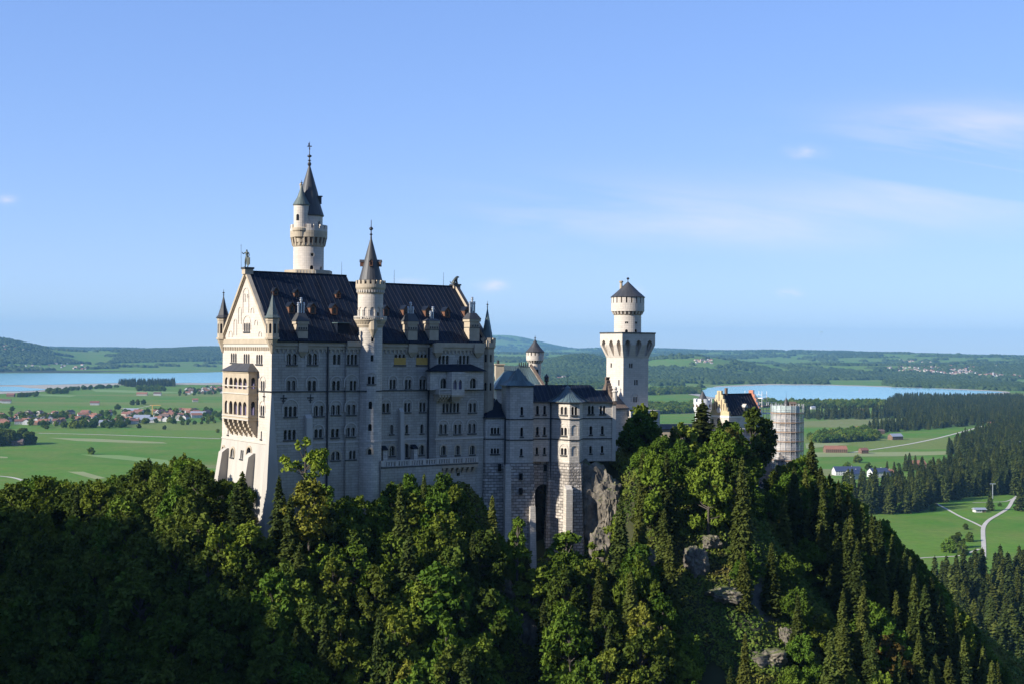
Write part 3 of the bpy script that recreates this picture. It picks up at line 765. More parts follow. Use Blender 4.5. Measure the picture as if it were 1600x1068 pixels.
# ---------------- roof
UR = PF.F(541, 436, vc)[0]
def gable_roof(mb, u0, u1, v0, v1, ze, zr, m, rib=None, step=.95, th=.25, rw=.03, rh=.045, back=True):
    vm = (v0 + v1) / 2
    for (va, sg) in ((v0, 1), (v1, -1)):
        mb.face([(u0, va, ze), (u1, va, ze), (u1, vm, zr), (u0, vm, zr)], m)
        mb.face([(u0, va, ze - th), (u1, va, ze - th), (u1, vm, zr - th), (u0, vm, zr - th)], m)
        mb.face([(u0, va, ze - th), (u1, va, ze - th), (u1, va, ze), (u0, va, ze)], m)
        for uu in (u0, u1): mb.face([(uu, va, ze - th), (uu, va, ze), (uu, vm, zr), (uu, vm, zr - th)], m)
        if rib and (sg == 1 or back):
            n = int((u1 - u0) / step)
            for i in range(n + 1):
                c = u0 + .1 + i * (u1 - u0 - .2) / n
                nrm = Vector((0, -(zr - ze) * sg, abs(vm - va))).normalized() * rh
                a = [Vector((c - rw, va, ze)), Vector((c + rw, va, ze)), Vector((c + rw, vm, zr)), Vector((c - rw, vm, zr))]
                t = [p + nrm for p in a]
                mb.face(t, rib); mb.face([a[0], t[0], t[3], a[3]], rib); mb.face([a[1], t[1], t[2], a[2]], rib); mb.face([a[0], a[1], t[1], t[0]], rib)
    mb.box(u0, u1, vm - .18, vm + .18, zr - .1, zr + .12, m)
w = MB(); gable_roof(w, .05, UR, -.75, WID + .75, ZE + .02, RZ1, M_ROOF, M_RIB)
w.build('roof', palace)
w = MB(); gable_roof(w, UR + .02, LEN - .3, -.75, WID + .75, ZE, RZ2, M_ROOF, M_RIB)
w.face([(UR, -.7, ZE), (UR, vc, RZ1), (UR, vc, RZ2 - .2)], M_ROOF)
w.build('roof', palace)
def roof_pt(px, py):
    """photo point on the front roof slope -> local u,v,z"""
    zr = RZ1 if px < 541 else RZ2
    k = (zr - ZE) / (vc + .75); lo, hi = -.75, vc
    for _ in range(40):
        m_ = (lo + hi) / 2; u, z = PF.F(px, py, m_)
        if z > ZE + (m_ + .75) * k: lo = m_
        else: hi = m_
    return u, lo, ZE + (lo + .75) * k
# the coping of the far gable
w = MB()
for v0, v1 in ((-1.3, vc), (WID + 1.3, vc)):
    p = [(v0, ZE + .5), (v1, RZ2 + .75), (v1, RZ2 - .3), (v0, ZE - .6)]
    for uu in (LEN - .35, LEN + .45): w.face([(uu, *q) for q in p], M_TRIM)
    for i in range(4): w.face([(LEN - .35, *p[i]), (LEN - .35, *p[(i + 1) % 4]), (LEN + .45, *p[(i + 1) % 4]), (LEN + .45, *p[i])], M_CONE if i == 0 else M_TRIM)
gtri(w, LEN + .1, ZT, RZ2, 0, WID, M_TOWER)
w.build('end_gable', palace)
# dormers
for px, py in ((430.6, 462), (463.4, 464), (528.5, 466), (456, 490), (488.8, 491), (522.5, 492), (603.4, 493.5), (634.3, 494), (668.6, 495), (698.6, 496.5), (729.5, 495.5)):
    small = py < 470
    u, v, z = roof_pt(px, py); hw = .5 if small else .62; hh = .95 if small else 1.45
    w = MB(); vb = v + 3
    w.box(u - hw, u + hw, v - .1, vb, z, z + hh, M_ORANGE)
    w.face([(u - hw, v - .1, z + hh), (u + hw, v - .1, z + hh), (u, v - .1, z + hh + hw)], M_ORANGE)
    d = w.build('dormer', palace)
    w = MB()
    w.face([(u - hw * .45, v - .13, z + .2), (u + hw * .45, v - .13, z + .2), (u + hw * .45, v - .13, z + hh * .8), (u, v - .13, z + hh), (u - hw * .45, v - .13, z + hh * .8)], M_GLASS)
    w.build('window', d)
    w = MB(); e = .14
    for s in (-1, 1):
        A = [(u + s * (hw + e), v - .3, z + hh - .12), (u, v - .3, z + hh + hw + .08), (u, vb, z + hh + hw + .08), (u + s * (hw + e), vb, z + hh - .12)]
        w.face(A, M_ROOF); w.face([(p[0], p[1], p[2] - .1) for p in A], M_CONE)
        w.face([A[0], A[1], (A[1][0], A[1][1], A[1][2] - .1), (A[0][0], A[0][1], A[0][2] - .1)], M_CONE)
    w.build('dormer_roof', d)
# shed dormer near the stair tower
u, v, z = roof_pt(537, 521); w = MB()
w.box(u - 1.3, u + 1.2, v, v + 4, z, z + 1.9, M_ROOF); d = w.build('shed_dormer', palace)
w = MB(); w.prism([(u - 1.5, v - .4), (u + 1.4, v - .4), (u + 1.4, v + 4), (u - 1.5, v + 4)], z + 1.9, z + 2.05, M_COPPER, top=[(u - 1.5, v - .4), (u + 1.4, v - .4), (u + 1.4, v + 4), (u - 1.5, v + 4)]); w.build('dormer_roof', d)
# chimney stacks with flues
for (px0, px1, yt, yb, capt, fx0, fx1, fyt, bracket) in ((463.5, 481, 502, 525, 489, 468, 478.5, 466, 1), (635, 652, 502.4, 527, 490, 639.5, 647.5, 473, 1), (668.6, 685, 501.5, 533, 498, 674, 680, 480, 1), (731, 749, 498.7, 529, 489, 735.5, 743.5, 465, 1)):
    u0, u1 = PF.F(px0, 520, .0)[0], PF.F(px1, 520, .0)[0]; uc = (u0 + u1) / 2; hw = (u1 - u0) / 2 * .86
    pc = (px0 + px1) / 2; z1 = PF.F(pc, yt, .2)[1]; z0 = PF.F(pc, yb, .2)[1] - .6; v0, v1 = -.35, 1.7
    ch = MB(); ch.box(uc - hw, uc + hw, v0, v1, z0, z1 - .5, M_TRIM)
    ch.box(uc - hw - .18, uc + hw + .18, v0 - .18, v1 + .18, z1 - .5, z1, M_TRIM)
    for k in range(4): ch.box(uc - hw + .05 + k * hw * .5, uc - hw + .05 + k * hw * .5 + .22, v0 - .12, v0, z1 - 1.5, z1 - 1.1, M_CONE)
    ch.box(uc - hw - .02, uc + hw + .02, v0 - .08, v1, z1 - 1.75, z1 - 1.6, M_CONE)
    c = ch.build('chimney', palace)
    z2 = PF.F(pc, capt, .2)[1]
    w = MB(); a = hw + .3
    w.prism([(uc - a, v0 - .3), (uc + a, v0 - .3), (uc + a, v1 + .3), (uc - a, v1 + .3)], z1, z2, M_CONE, top=[(uc - .7, v0 + .5), (uc + .7, v0 + .5), (uc + .7, v1 - .5), (uc - .7, v1 - .5)])
    w.build('cap', c)
    zf = PF.F(pc, fyt, .6)[1]; w = MB()
    n = 3 if fx1 - fx0 > 7 else 2
    for k in range(n):
        uu = uc + (k - (n - 1) / 2) * .52; top = zf - (0 if k == n // 2 else .9)
        w.tube((uu, .6, z2 - .3), (uu, .6, top), .19, .19, 10, M_FLUE)
        w.tube((uu, .6, top - .45), (uu, .6, top - .25), .28, .28, 10, M_FLUE); w.tube((uu, .6, top - .05), (uu, .6, top + .12), .3, .15, 10, M_FLUE)
    w.build('flue', c)
    if bracket:
        vv = V if px0 > 665 else 0; w = MB(); a = hw * .95
        z9 = ZT - .1; w.prism([(uc - .2, vv - .1), (uc + .2, vv - .1), (uc + .2, vv + .1), (uc - .2, vv + .1)], z9 - 1.9, z9 - .9, M_TRIM, top=[(uc - a, vv - .62), (uc + a, vv - .62), (uc + a, vv + .1), (uc - a, vv + .1)])
        w.box(uc - a, uc + a, vv - .62, vv + .1, z9 - .9, z9 + .85, M_TRIM); w.build('bracket', c)
for px, y1 in ((534, 409), (616, 422), (693, 426)):
    u, z = PF.F(px, y1, vc); w = MB(); w.tube((u, vc, 173), (u, vc, z), .05, .03, 5, M_IRON); w.build('lightning_rod', palace)

# ---------------- corner turrets
def finial(mb, x, y, z, h, r=.16, m=None):
    m = m or M_IRON
    mb.lathe(x, y, [(r * .9, z - .2), (r * .7, z + h * .15), (r * 1.6, z + h * .2), (r * .6, z + h * .25), (r * .5, z + h * .4), (r * 1.9, z + h * .48), (r * 1.9, z + h * .54), (r * .4, z + h * .62), (r * .3, z + h * .97), (0, z + h)], 8, m)
def spire(mb, x, y, prof, n, m): mb.lathe(x, y, prof, n, m)
def turret(root, u, v, r, z0, zb, ze, za, zf, n=8, wallm=None, conem=None, name='turret'):
    wallm = wallm or M_TRIM; conem = conem or M_CONEG; a0 = math.pi / n
    t = MB()
    t.lathe(u, v, [(.12, z0), (.3, z0 + .3), (r * .55, z0 + (zb - z0) * .55), (r * .98, zb), (r * 1.08, zb), (r * 1.08, zb + .35), (r * .93, zb + .35), (r * .93, ze - .5), (r * 1.0, ze - .5), (r * 1.0, ze), (0, ze)], n, wallm, a0, a0 + 2 * math.pi)
    o = t.build(name, root)
    w = MB()
    for k in range(n):
        a = a0 + (k + .5) * 2 * math.pi / n; R = r * .93 * math.cos(math.pi / n) + .02
        c, s = math.cos(a), math.sin(a); zz = zb + (ze - zb) * .28; hh = (ze - zb) * .42; q = r * .17
        w.face([(u + R * c - s * d, v + R * s + c * d, z) for d, z in ((-q, zz), (q, zz), (q, zz + hh), (0, zz + hh + q), (-q, zz + hh))], M_GLASS)
    w.build('window', o)
    w = MB(); w.lathe(u, v, [(r * 1.16, ze - .05), (r * 1.2, ze + .05), (r * .86, ze + (za - ze) * .13), (r * .5, ze + (za - ze) * .45), (0.05, za)], n, conem, a0, a0 + 2 * math.pi); w.build('spire', o)
    w = MB(); finial(w, u, v, za - .1, zf - za, .13, M_IRON); w.build('finial', o)
    return o
zz = lambda px, py, v=0: PF.F(px, py, v)[1]
turret(palace, .15, .15, 1.25, zz(423, 553), zz(423, 530), zz(423, 497), zz(424, 459), zz(424, 448.5))
gz = lambda px, py: PF.G(px, py)[1]
turret(palace, 0.0, WID - .1, 1.2, gz(350, 551), gz(350, 530), gz(350, 497), gz(354, 462), gz(354, 451), conem=M_CONE)
# far corner turret with battlements, running down the wall
uT, vT = LEN + .75, .2; rT = 1.45
t = MB(); tz = lambda py: PF.F(766, py, 0)[1]
t.lathe(uT, vT, [(rT, 134), (rT, tz(571)), (rT + .1, tz(571)), (rT + .1, tz(569)), (rT, tz(569)), (rT, tz(545)), (rT + .28, tz(542)), (rT + .28, tz(535)), (0, tz(535))], 8, M_TRIM, math.pi / 8, math.pi / 8 + 2 * math.pi)
t.ring_boxes(uT, vT, rT + .0, rT + .28, tz(535), tz(528), 8, .55, M_TRIM, 1, math.pi / 8)
o = t.build('turret', palace)
w = MB(); w.lathe(uT, vT, [(1.28, tz(535)), (.9, tz(517)), (.04, tz(481))], 8, M_COPPER); w.build('spire', o)
w = MB(); finial(w, uT, vT, tz(481.5), 1.4, .12); w.build('finial', o)
w = MB()
for py in (558, 602):
    for a in (-2.15, -1.37, -.6):
        R = rT * math.cos(math.pi / 8) + .02; a = -math.pi / 2 + round((a + math.pi / 2) / (math.pi / 4)) * math.pi / 4
        c, s = math.cos(a), math.sin(a); z = tz(py + 7); q = .2
        w.face([(uT + R * c - s * d, vT + R * s + c * d, zq) for d, zq in ((-q, z), (q, z), (q, z + 1.4), (0, z + 1.6), (-q, z + 1.4))], M_GLASS)
w.build('window', o)

# ---------------- loggia on the gable
lv0, lv1 = PF.G(403, 600)[0], WID - .2
lu = -PF.F(388.5, 600)[0] if False else 2.6
# its front plane lies lu metres in front of the gable: find it from the near corner seen at px 388.5
best = min(((abs(proj(*PF.world(-q, lv0).xy, 155)[0] - 388.5), q) for q in [i * .05 for i in range(20, 120)]))
lu = best[1]
def lz(px, py): return PF.G(px, py, -lu)[1]
zr, zf1, zf2, zc1 = lz(370, 579), lz(370, 612), lz(372, 655), lz(376, 672)
lg = MB()
PL = lambda v, z, d: (-lu + d, v, z)
lvl = PF.G(348.5, 600, -lu)[0]; lv1 = min(lv1, lvl)
arU = []
n = 5; span = lv1 - lv0 - 1.2; bw = span / n
for (pa, pb) in ((589, 606.5), (626, 647)):
    for k in range(n):
        a = lv0 + .6 + k * bw + bw * .13; arU.append((a, a + bw * .74, lz(370, pb), lz(370, pa), 'a', .45))
wall(lg, PL, lv0, lv1, zf2, zr, arU, M_TRIM)
PS = lambda u, z, d: (u, lv0 + d, z)
sd = [(-lu * .5 - .38, -lu * .5 + .38, lz(370, pb) + .1, lz(370, pa) + .1, 'a', .45) for (pa, pb) in ((589, 606.5), (626, 647))]
wall(lg, PS, -lu, 0, zf2, zr, sd, M_TRIM)
PS2 = lambda u, z, d: (u, lv1 - d, z)
wall(lg, PS2, -lu, 0, zf2, zr, sd, M_TRIM)
for zq in (zf2, zf1, zr - .35):
    lg.box(-lu + .5, 0, lv0 + .5, lv1 - .5, zq - .12, zq + .12, M_TRIM)
for zq in (zf2 - .0, zf1 - .3, zf1 + 1.1, lz(370, 650) - .0, zr - .3):
    lg.box(-lu - .14, -lu, lv0 - .14, lv1 + .14, zq, zq + .22, M_TRIMW if zq < zr - 1 else M_TRIM); lg.box(-lu, 0, lv0 - .14, lv0, zq, zq + .22, M_TRIM)
log = lg.build('loggia', palace)
w = MB(); 
for k in range(6):
    c = lv0 + .35 + k * (lv1 - lv0 - .7) / 5
    for q in range(5):
        f0, f1 = q / 5, (q + 1) / 5
        w.box(-lu * (1 - f0 ** 1.4) - .0, -.0, c - .28, c + .28, zf2 - (zf2 - zc1) * f1 * 1.5, zf2 - (zf2 - zc1) * f0 * 1.5, M_TRIM)
w.build('corbel', log)
w = MB(); rz0, rz1 = zr, lz(370, 568.5) + .2; e = .45
w.prism([(-lu - e, lv0 - e), (-lu - e, lv1 + e), (.0, lv1 + e), (.0, lv0 - e)], rz0, rz1, M_CONE, top=[(-.5, lv0 + 2.3), (-.5, lv1 - 2.3), (0, lv1 - 2.3), (0, lv0 + 2.3)])
w.build('loggia_roof', log)
w = MB()
for (pa, pb) in ((589, 606.5), (626, 647)):
    for k in range(n + 1):
        c = lv0 + .6 + k * bw; w.lathe(-lu + .2, c, [(.17, lz(370, pb)), (.12, lz(370, pb) + .3), (.12, lz(370, pa) - .9), (.2, lz(370, pa) - .7)], 8, M_TRIMW)
w.build('column', log)
w = MB(); w.box(-.03, -.01, lv0 + .3, lv1 - .3, zf2 + .1, zr - .4, M_CURT); w.build('inner_wall', log)

# ---------------- oriel storey and balcony over section C
ou0, ou1 = U(672, V - 1.0), U(755, V - 1.0); ov = V - 1.0
oz0, oz1 = zz(710, 608, ov), zz(710, 579.5, ov)
gO = [fg(688.5, 698, 590, 606, 1, 'ah', ov), fg(734.5, 744, 590, 606, 1, 'ah', ov)]
w = facade(palace, Pf(ov), ou0, ou1, oz0, oz1, gO, M_WALL2, build=False, sill=False)
for uu in (ou0, ou1): w.face([(uu, ov, oz0), (uu, V, oz0), (uu, V, oz1), (uu, ov, oz1)], M_WALL2)
w.face([(ou0, ov, oz0), (ou1, ov, oz0), (ou1, V, oz0), (ou0, V, oz0)], M_WALL2)
oriel = w.build('oriel_storey', palace)
w = MB(); e = .5; rz = zz(712, 569.5, ov) + .15
w.prism([(ou0 - e, ov - e), (ou1 + e, ov - e), (ou1 + e, V), (ou0 - e, V)], oz1, oz1 + .14, M_ROOF)
w.prism([(ou0 - e, ov - e), (ou1 + e, ov - e), (ou1 + e, V), (ou0 - e, V)], oz1 + .14, rz, M_ROOF, top=[(ou0 + 2.4, V - .1), (ou1 - 2.4, V - .1), (ou1 - 2.4, V), (ou0 + 2.4, V)])
w.build('oriel_roof', oriel)
bu0, bu1 = U(706, ov - 1.2), U(726, ov - 1.2); bv = ov - 1.2
gb = [fg(708.5, 713.8, 592.5, 607.5, 1, 'pc', bv), fg(717, 722, 592.5, 607.5, 1, 'pc', bv)]
w = facade(palace, Pf(bv), bu0, bu1, oz0 - 1.0, oz1 - .05, gb, M_WALL2, build=False, sill=False)
for uu, u2 in ((bu0, bu0 - .5), (bu1, bu1 + .5)): w.face([(uu, bv, oz0 - 1), (u2, ov, oz0 - 1), (u2, ov, oz1 - .05), (uu, bv, oz1 - .05)], M_WALL2)
w.face([(bu0 - .5, ov, oz0 - 1), (bu0, bv, oz0 - 1), (bu1, bv, oz0 - 1), (bu1 + .5, ov, oz0 - 1)], M_WALL2)
bay = w.build('bay_window', oriel)
w = MB(); 
for q in range(4): w.prism([(bu0 + .25 * q, bv + .3 * q), (bu1 - .25 * q, bv + .3 * q), (bu1 - .25 * q, V), (bu0 + .25 * q, V)], oz0 - 1.0 - .33 * (q + 1), oz0 - 1.0 - .33 * q, M_TRIM)
w.build('corbel', bay)
w = MB(); a, b = U(686.5, bv), bu0 - .1
w.box(a, b, bv + .1, V, oz0 - 1.0, oz0 - .8, M_TRIM); w.box(a, b, bv + .1, bv + .3, oz0 + .0, oz0 + .18, M_TRIMW)
for i in range(12):
    c = a + .15 + i * (b - a - .3) / 11; w.lathe(c, bv + .2, [(.07, oz0 - .8), (.11, oz0 - .5), (.06, oz0 - .2), (.08, oz0)], 6, M_TRIMW)
w.box(a, a + .18, bv + .1, V, oz0 - .8, oz0 + .18, M_TRIMW)
for i in range(4):
    c = a + .4 + i * (b - a - .8) / 3
    for q in range(3): w.box(c - .22, c + .22, bv + .2 + .5 * q, V, oz0 - 1.0 - .4 * (q + 1), oz0 - 1.0 - .4 * q, M_TRIM)
w.build('balcony', oriel)
w = MB(); u_, z_ = PF.F(715.5, 566, ov); w.box(u_ - .06, u_ + .06, ov - .05, ov + .07, rz - .3, rz + .9, M_IRON); w.box(u_ - .25, u_ + .25, ov - .05, ov + .07, rz + .45, rz + .55, M_IRON); w.build('roof_cross', oriel)

# ---------------- terrace in front of sections B and C
tv = -2.8; t0, t1 = U(597, tv), U(748, tv); tzd = PF.F(670, 724.5, tv)[1]; tzp = PF.F(670, 716, tv)[1]
w = MB()
um = U(692, tv)
w.box(t0, um, tv, 0, ZBOT, tzd, M_WALL)
w.box(um, t1, tv + .9, V, ZBOT, tzd - .9, M_WALL); w.box(um, t1, tv, V, tzd - .9, tzd, M_TRIM)
for i in range(7):
    c = um + .6 + i * (t1 - um - 1.2) / 6
    for q in range(3): w.box(c - .3, c + .3, tv + .1 + .3 * q, tv + .9, tzd - .9 - .35 * (q + 1), tzd - .9 - .35 * q, M_TRIM)
w.box(t0 - .1, t1, tv - .12, tv + .0, tzd - .35, tzd - .1, M_CONE)
ter = w.build('terrace', palace)
w = MB(); w.box(t0, t1, tv, tv + .35, tzp - .2, tzp, M_TRIMW)
n = int((t1 - t0) / .55)
for i in range(n): c = t0 + (i + .5) * (t1 - t0) / n; w.box(c - .14, c + .14, tv + .06, tv + .28, tzd, tzp - .2, M_TRIMW)
for i in range(8): c = t0 + .3 + i * (t1 - t0 - .6) / 7; w.box(c - .3, c + .3, tv - .04, tv + .4, tzd, tzp + .03, M_TRIMW)
w.build('parapet', ter)
w = MB(); a = PF.F(716, 739, tv + .9); w.box(a[0] - .35, a[0] + .35, tv + .85, tv + 1.0, a[1] - .4, a[1] + .5, M_GLASS); w.build('opening', ter)
for px0, px1 in ((599.5, 606), (647.5, 653)):
    a, b = U(px0, -1.2), U(px1, -1.2); z1 = zz(603, 702, -1.2); w = MB()
    w.box(a, b, -1.3, 0, tzd, z1, M_WALL2)
    w.prism([(a - .15, -1.5), (b + .15, -1.5), (b + .15, 0), (a - .15, 0)], z1, z1 + .75, M_ROOF, top=[(a - .15, -.3), (b + .15, -.3), (b + .15, 0), (a - .15, 0)]); w.build('porch', ter)
# ================================================================== round stair tower on the palace front
def tower_root(name, x, y, label, rz=0.0, cat='tower'):
    return tag(empty(name, (x, y, 0), rz), label, cat)
def cylP(R, a_of):
    return lambda u, z, d: ((R - d) * math.cos(a_of + u / R), (R - d) * math.sin(a_of + u / R), z)
def cyl_wall(root, R, z0, z1, groups, m, n=40, face=-math.pi / 2, name='shaft', sill=False, dep=.35):
    """round wall; u=0 of the groups is the side turned to `face`"""
    P = cylP(R, face); L = math.pi * R
    cuts = [-L + 2 * L * i / n for i in range(n + 1)]
    return facade(root, P, -L, L, z0, z1, groups, m, name, ucuts=cuts, sill=sill, dep=dep)
uS, _ = PF.F(577.8, 600, -.3); wS = PF.world(uS, -.3); YS = wS.y
st = tower_root('stair_tower', wS.x, wS.y, 'slender round stair tower on the palace front with balustraded gallery, battlements and dark cone roof')
s_ = YS / FPX
zs = lambda py: at(578, py, YS - 1.5).z
R = 19.0 * s_
def sg(px, y0, y1, w, n=1, st_='a'):
    """window on the round shaft at photo column px"""
    off = math.asin(max(-1, min(1, (px - 577.8) * s_ / R))); u = off * R
    return (u - w / 2, u + w / 2, zs(y1), zs(y0), n, st_)
cyl_wall(st, R, ZBOT, zs(511), [sg(583, 554, 564, .55), sg(583.5, 525, 534, .55), sg(582, 587, 599, 1.35, 2, 'ah'), sg(581, 626, 638, .7), sg(580.7, 661, 672, .7), sg(580.5, 700, 709, .7, 1, 'as')], M_WALL2)
t = MB(); t.lathe(0, 0, [(R + .001, zs(512)), (R + .25, zs(508)), (R + .25, zs(506.5)), (25 * s_, zs(500.5)), (25.4 * s_, zs(500.5)), (25.4 * s_, zs(498.8)), (R, zs(498.8))], 40, M_TRIM)
t.ring_boxes(0, 0, R, 24.3 * s_, zs(506), zs(501), 30, .5, M_TRIM, 1, rb=(R, R + .35)); t.build('corbel_ring', st)
t = MB(); rg = 24.6 * s_
for k in range(44):
    a = 2 * math.pi * k / 44; t.lathe(rg * math.cos(a), rg * math.sin(a), [(.07, zs(499)), (.12, zs(497.5)), (.07, zs(495.5))], 6, M_TRIMW)
t.lathe(0, 0, [(rg - .15, zs(495.6)), (rg + .16, zs(495.6)), (rg + .16, zs(494.2)), (rg - .15, zs(494.2)), (rg - .15, zs(495.6))], 40, M_TRIMW)
t.ring_boxes(0, 0, rg - .16, rg + .16, zs(499), zs(494.4), 8, .16, M_TRIMW, 1, .3); t.build('balustrade', st)
Rd = 19.6 * s_
gr = []
K = 12
for k in range(K):
    u = (k - K / 2 + .5) * 2 * math.pi * Rd / K; gr.append((u - .38, u + .38, zs(496), zs(480), 1, 'ab' if k not in (7, 10) else 'ab'))
gr2 = []
cyl_wall(st, Rd, zs(499), zs(457), gr, M_TOWER, name='drum')
t = MB()
P_ = cylP(Rd, -math.pi / 2)
for g in gr[6:8:1][1:] + [gr[9]]:
    a, b = (g[0] + g[1]) / 2 - .22, (g[0] + g[1]) / 2 + .22; z = zs(497); pts = arch_pts(a, b, z, z + 1.1, 8); t.face([P_(*p, .1) for p in pts], M_GLASS)
t.build('window', st)
t = MB()
for g in gr:
    for e in (0, 1): 
        a = -math.pi / 2 + (g[e] + (-.13 if e == 0 else .13)) / Rd; t.lathe(Rd * math.cos(a), Rd * math.sin(a), [(.09, zs(497)), (.07, zs(486)), (.13, zs(484.5))], 6, M_TRIMW)
t.build('colonnette', st)
t = MB(); t.lathe(0, 0, [(Rd, zs(460)), (Rd + .12, zs(458)), (Rd + .12, zs(456)), (23.2 * s_, zs(450)), (23.4 * s_, zs(449)), (23.4 * s_, zs(444)), (0, zs(444))], 40, M_TRIM)
t.ring_boxes(0, 0, Rd, 22 * s_, zs(457), zs(453), 32, .5, M_TRIMW, 1); t.build('cornice', st)
t = MB(); t.ring_boxes(0, 0, 20.5 * s_, 23.4 * s_, zs(444.3), zs(438), 18, .56, M_TRIM, 2, .1); t.build('battlement', st)
t = MB(); t.lathe(0, 0, [(18.2 * s_, zs(444.3)), (18.2 * s_, zs(437)), (9.6 * s_, zs(403)), (.09, zs(370))], 24, M_CONE); 
cn = t.build('cone_roof', st)
for a in (-.15, -1.45, 3.3):
    r = 12.2 * s_; t = MB(); c, s = math.cos(a), math.sin(a)
    q = lambda d, w_, z: (c * d - s * w_, s * d + c * w_, z)
    zz0 = zs(416)
    for w_ in (-.32, .32): t.face([q(r - .5, w_, zz0), q(r + .55, w_, zz0), q(r + .55, w_, zz0 + .9), q(r - .9, w_, zz0 + .9)], M_ORANGE)
    t.face([q(r + .55, -.32, zz0), q(r + .55, .32, zz0), q(r + .55, .32, zz0 + .9), q(r + .55, 0, zz0 + 1.25), q(r + .55, -.32, zz0 + .9)], M_ORANGE)
    for sg_ in (-1, 1): t.face([q(r + .65, sg_ * .4, zz0 + .82), q(r + .65, 0, zz0 + 1.3), q(r - 1.0, 0, zz0 + 1.3), q(r - 1, sg_ * .4, zz0 + .82)], M_CONE)
    t.face([q(r + .57, -.15, zz0 + .2), q(r + .57, .15, zz0 + .2), q(r + .57, .15, zz0 + .8), q(r + .57, -.15, zz0 + .8)], M_GLASS)
    t.build('dormer', st)
t = MB(); finial(t, 0, 0, zs(371), zs(342) - zs(371), .2); t.build('finial', st)
# little closed oriel under the gallery, right of centre
t = MB(); a = -math.pi / 2 + .33; ox, oy = R * .96 * math.cos(a), R * .96 * math.sin(a)
t.lathe(ox, oy, [(.05, zs(528)), (.35, zs(524)), (.62, zs(519)), (.85, zs(515)), (.85, zs(500))], 10, M_TRIM); t.build('oriel', st)
# stepping string course on the shaft
t = MB(); t.lathe(0, 0, [(R, ZC - .12), (R + .13, ZC - .12), (R + .13, ZC + .14), (R, ZC + .14)], 40, M_CONE, -math.pi, -math.pi / 2 - .12); t.build('string_course', st)
t = MB(); t.lathe(0, 0, [(R, ZC - .12), (R + .13, ZC - .12), (R + .13, ZC + .14), (R, ZC + .14)], 20, M_CONE, -math.pi / 2 + .62, .2); t.build('string_course', st)
t = MB(); t.lathe(0, 0, [(R, zs(600.8)), (R + .16, zs(600.8)), (R + .16, zs(599.3)), (R, zs(599.3))], 10, M_CONE, -math.pi / 2 - .14, -math.pi / 2 + .64); t.build('string_course', st)
t = MB(); t.lathe(0, 0, [(R, ZB - .1), (R + .1, ZB - .1), (R + .1, ZB + .2), (R, ZB + .2)], 40, M_TRIMW); t.build('string_course', st)

# ================================================================== tallest round tower behind the palace roof
uM, _ = PF.F(482, 420, WID + 1.0); wM = PF.world(uM, WID + 1.0); YM = wM.y; s_ = YM / FPX
mt = tower_root('tall_round_tower', wM.x, wM.y, 'tallest round tower of pale stone behind the palace ridge, corbelled gallery and steep dark cone')
zs = lambda py: at(482, py, YM - 2).z
R = 23.6 * s_
def mg(px, y0, y1, w, stl='a', R_=None):
    R_ = R_ or R; off = math.asin(max(-.98, min(.98, (px - 482) * s_ / R_))); return (off * R_ - w / 2, off * R_ + w / 2, zs(y1), zs(y0), 1, stl)
cyl_wall(mt, R, 128, zs(384), [mg(490.5, 415, 424, .75), mg(503.3, 416, 424, .7), mg(490.8, 396.5, 400.8, .55, 'r')], M_TOWER, 44)
t = MB(); off = math.asin((490.8 - 482) * s_ / R); a = -math.pi / 2 + off; nx, ny = math.cos(a), math.sin(a)
zc = zs(398.6); K = 16
for i in range(K):
    p = []
    for (rr, k) in ((.36, i), (.55, i), (.55, i + 1), (.36, i + 1)):
        th = 2 * math.pi * k / K; w_ = rr * math.cos(th); p.append((R * nx - w_ * ny + nx * .12, R * ny + w_ * nx + ny * .12, zc + rr * math.sin(th)))
    t.face(p, M_TRIMW)
t.build('oculus_frame', mt)
t = MB(); t.lathe(0, 0, [(R, zs(386)), (R + .15, zs(384)), (R + .15, zs(380)), (28.4 * s_, zs(366.5)), (28.9 * s_, zs(365)), (28.9 * s_, zs(361)), (28.9 * s_ - .35, zs(361)), (28.9 * s_ - .35, zs(363.5)), (0, zs(363.5))], 44, M_TRIM, ms=[M_TRIM] * 2 + [M_WOOD] + [M_TRIM] * 5)
t.ring_boxes(0, 0, R, 28.8 * s_, zs(371), zs(365.5), 22, 1.0, M_TRIM, 2)
t.ring_boxes(0, 0, R - .1, 28.7 * s_, zs(383.5), zs(370), 22, .42, M_TRIM, 1, rb=(R - .1, R + .3)); t.build('corbel_ring', mt)
t = MB(); t.ring_boxes(0, 0, 28.9 * s_ - .4, 28.9 * s_, zs(361.1), zs(351), 16, .62, M_TOWER, 2, .15); t.lathe(0, 0, [(28.9 * s_ - .4, zs(361)), (28.9 * s_ - .4, zs(357)), (28.9 * s_, zs(357)), (28.9 * s_, zs(361))], 40, M_TOWER); t.build('battlement', mt)
Ru = 21.3 * s_
cyl_wall(mt, Ru, zs(364), zs(336), [mg(500, 345, 353, .6, 'a', Ru)], M_TOWER, 36, name='upper_drum')
t = MB(); t.lathe(0, 0, [(0, zs(337)), (Ru + .1, zs(337)), (23.3 * s_, zs(336.5)), (23.5 * s_, zs(335.5)), (19.3 * s_, zs(323)), (13.2 * s_, zs(298)), (6.0 * s_, zs(273)), (.14, zs(256))], 24, M_CONE); t.build('cone_roof', mt)
t = MB(); t.lathe(0, 0, [(.3, zs(257)), (.4, zs(254)), (.2, zs(251))], 8, M_IRON); finial(t, 0, 0, zs(253), zs(231) - zs(253), .24); t.tube((0, 0, zs(236)), (0, 0, zs(219)), .07, .04, 6, M_IRON)
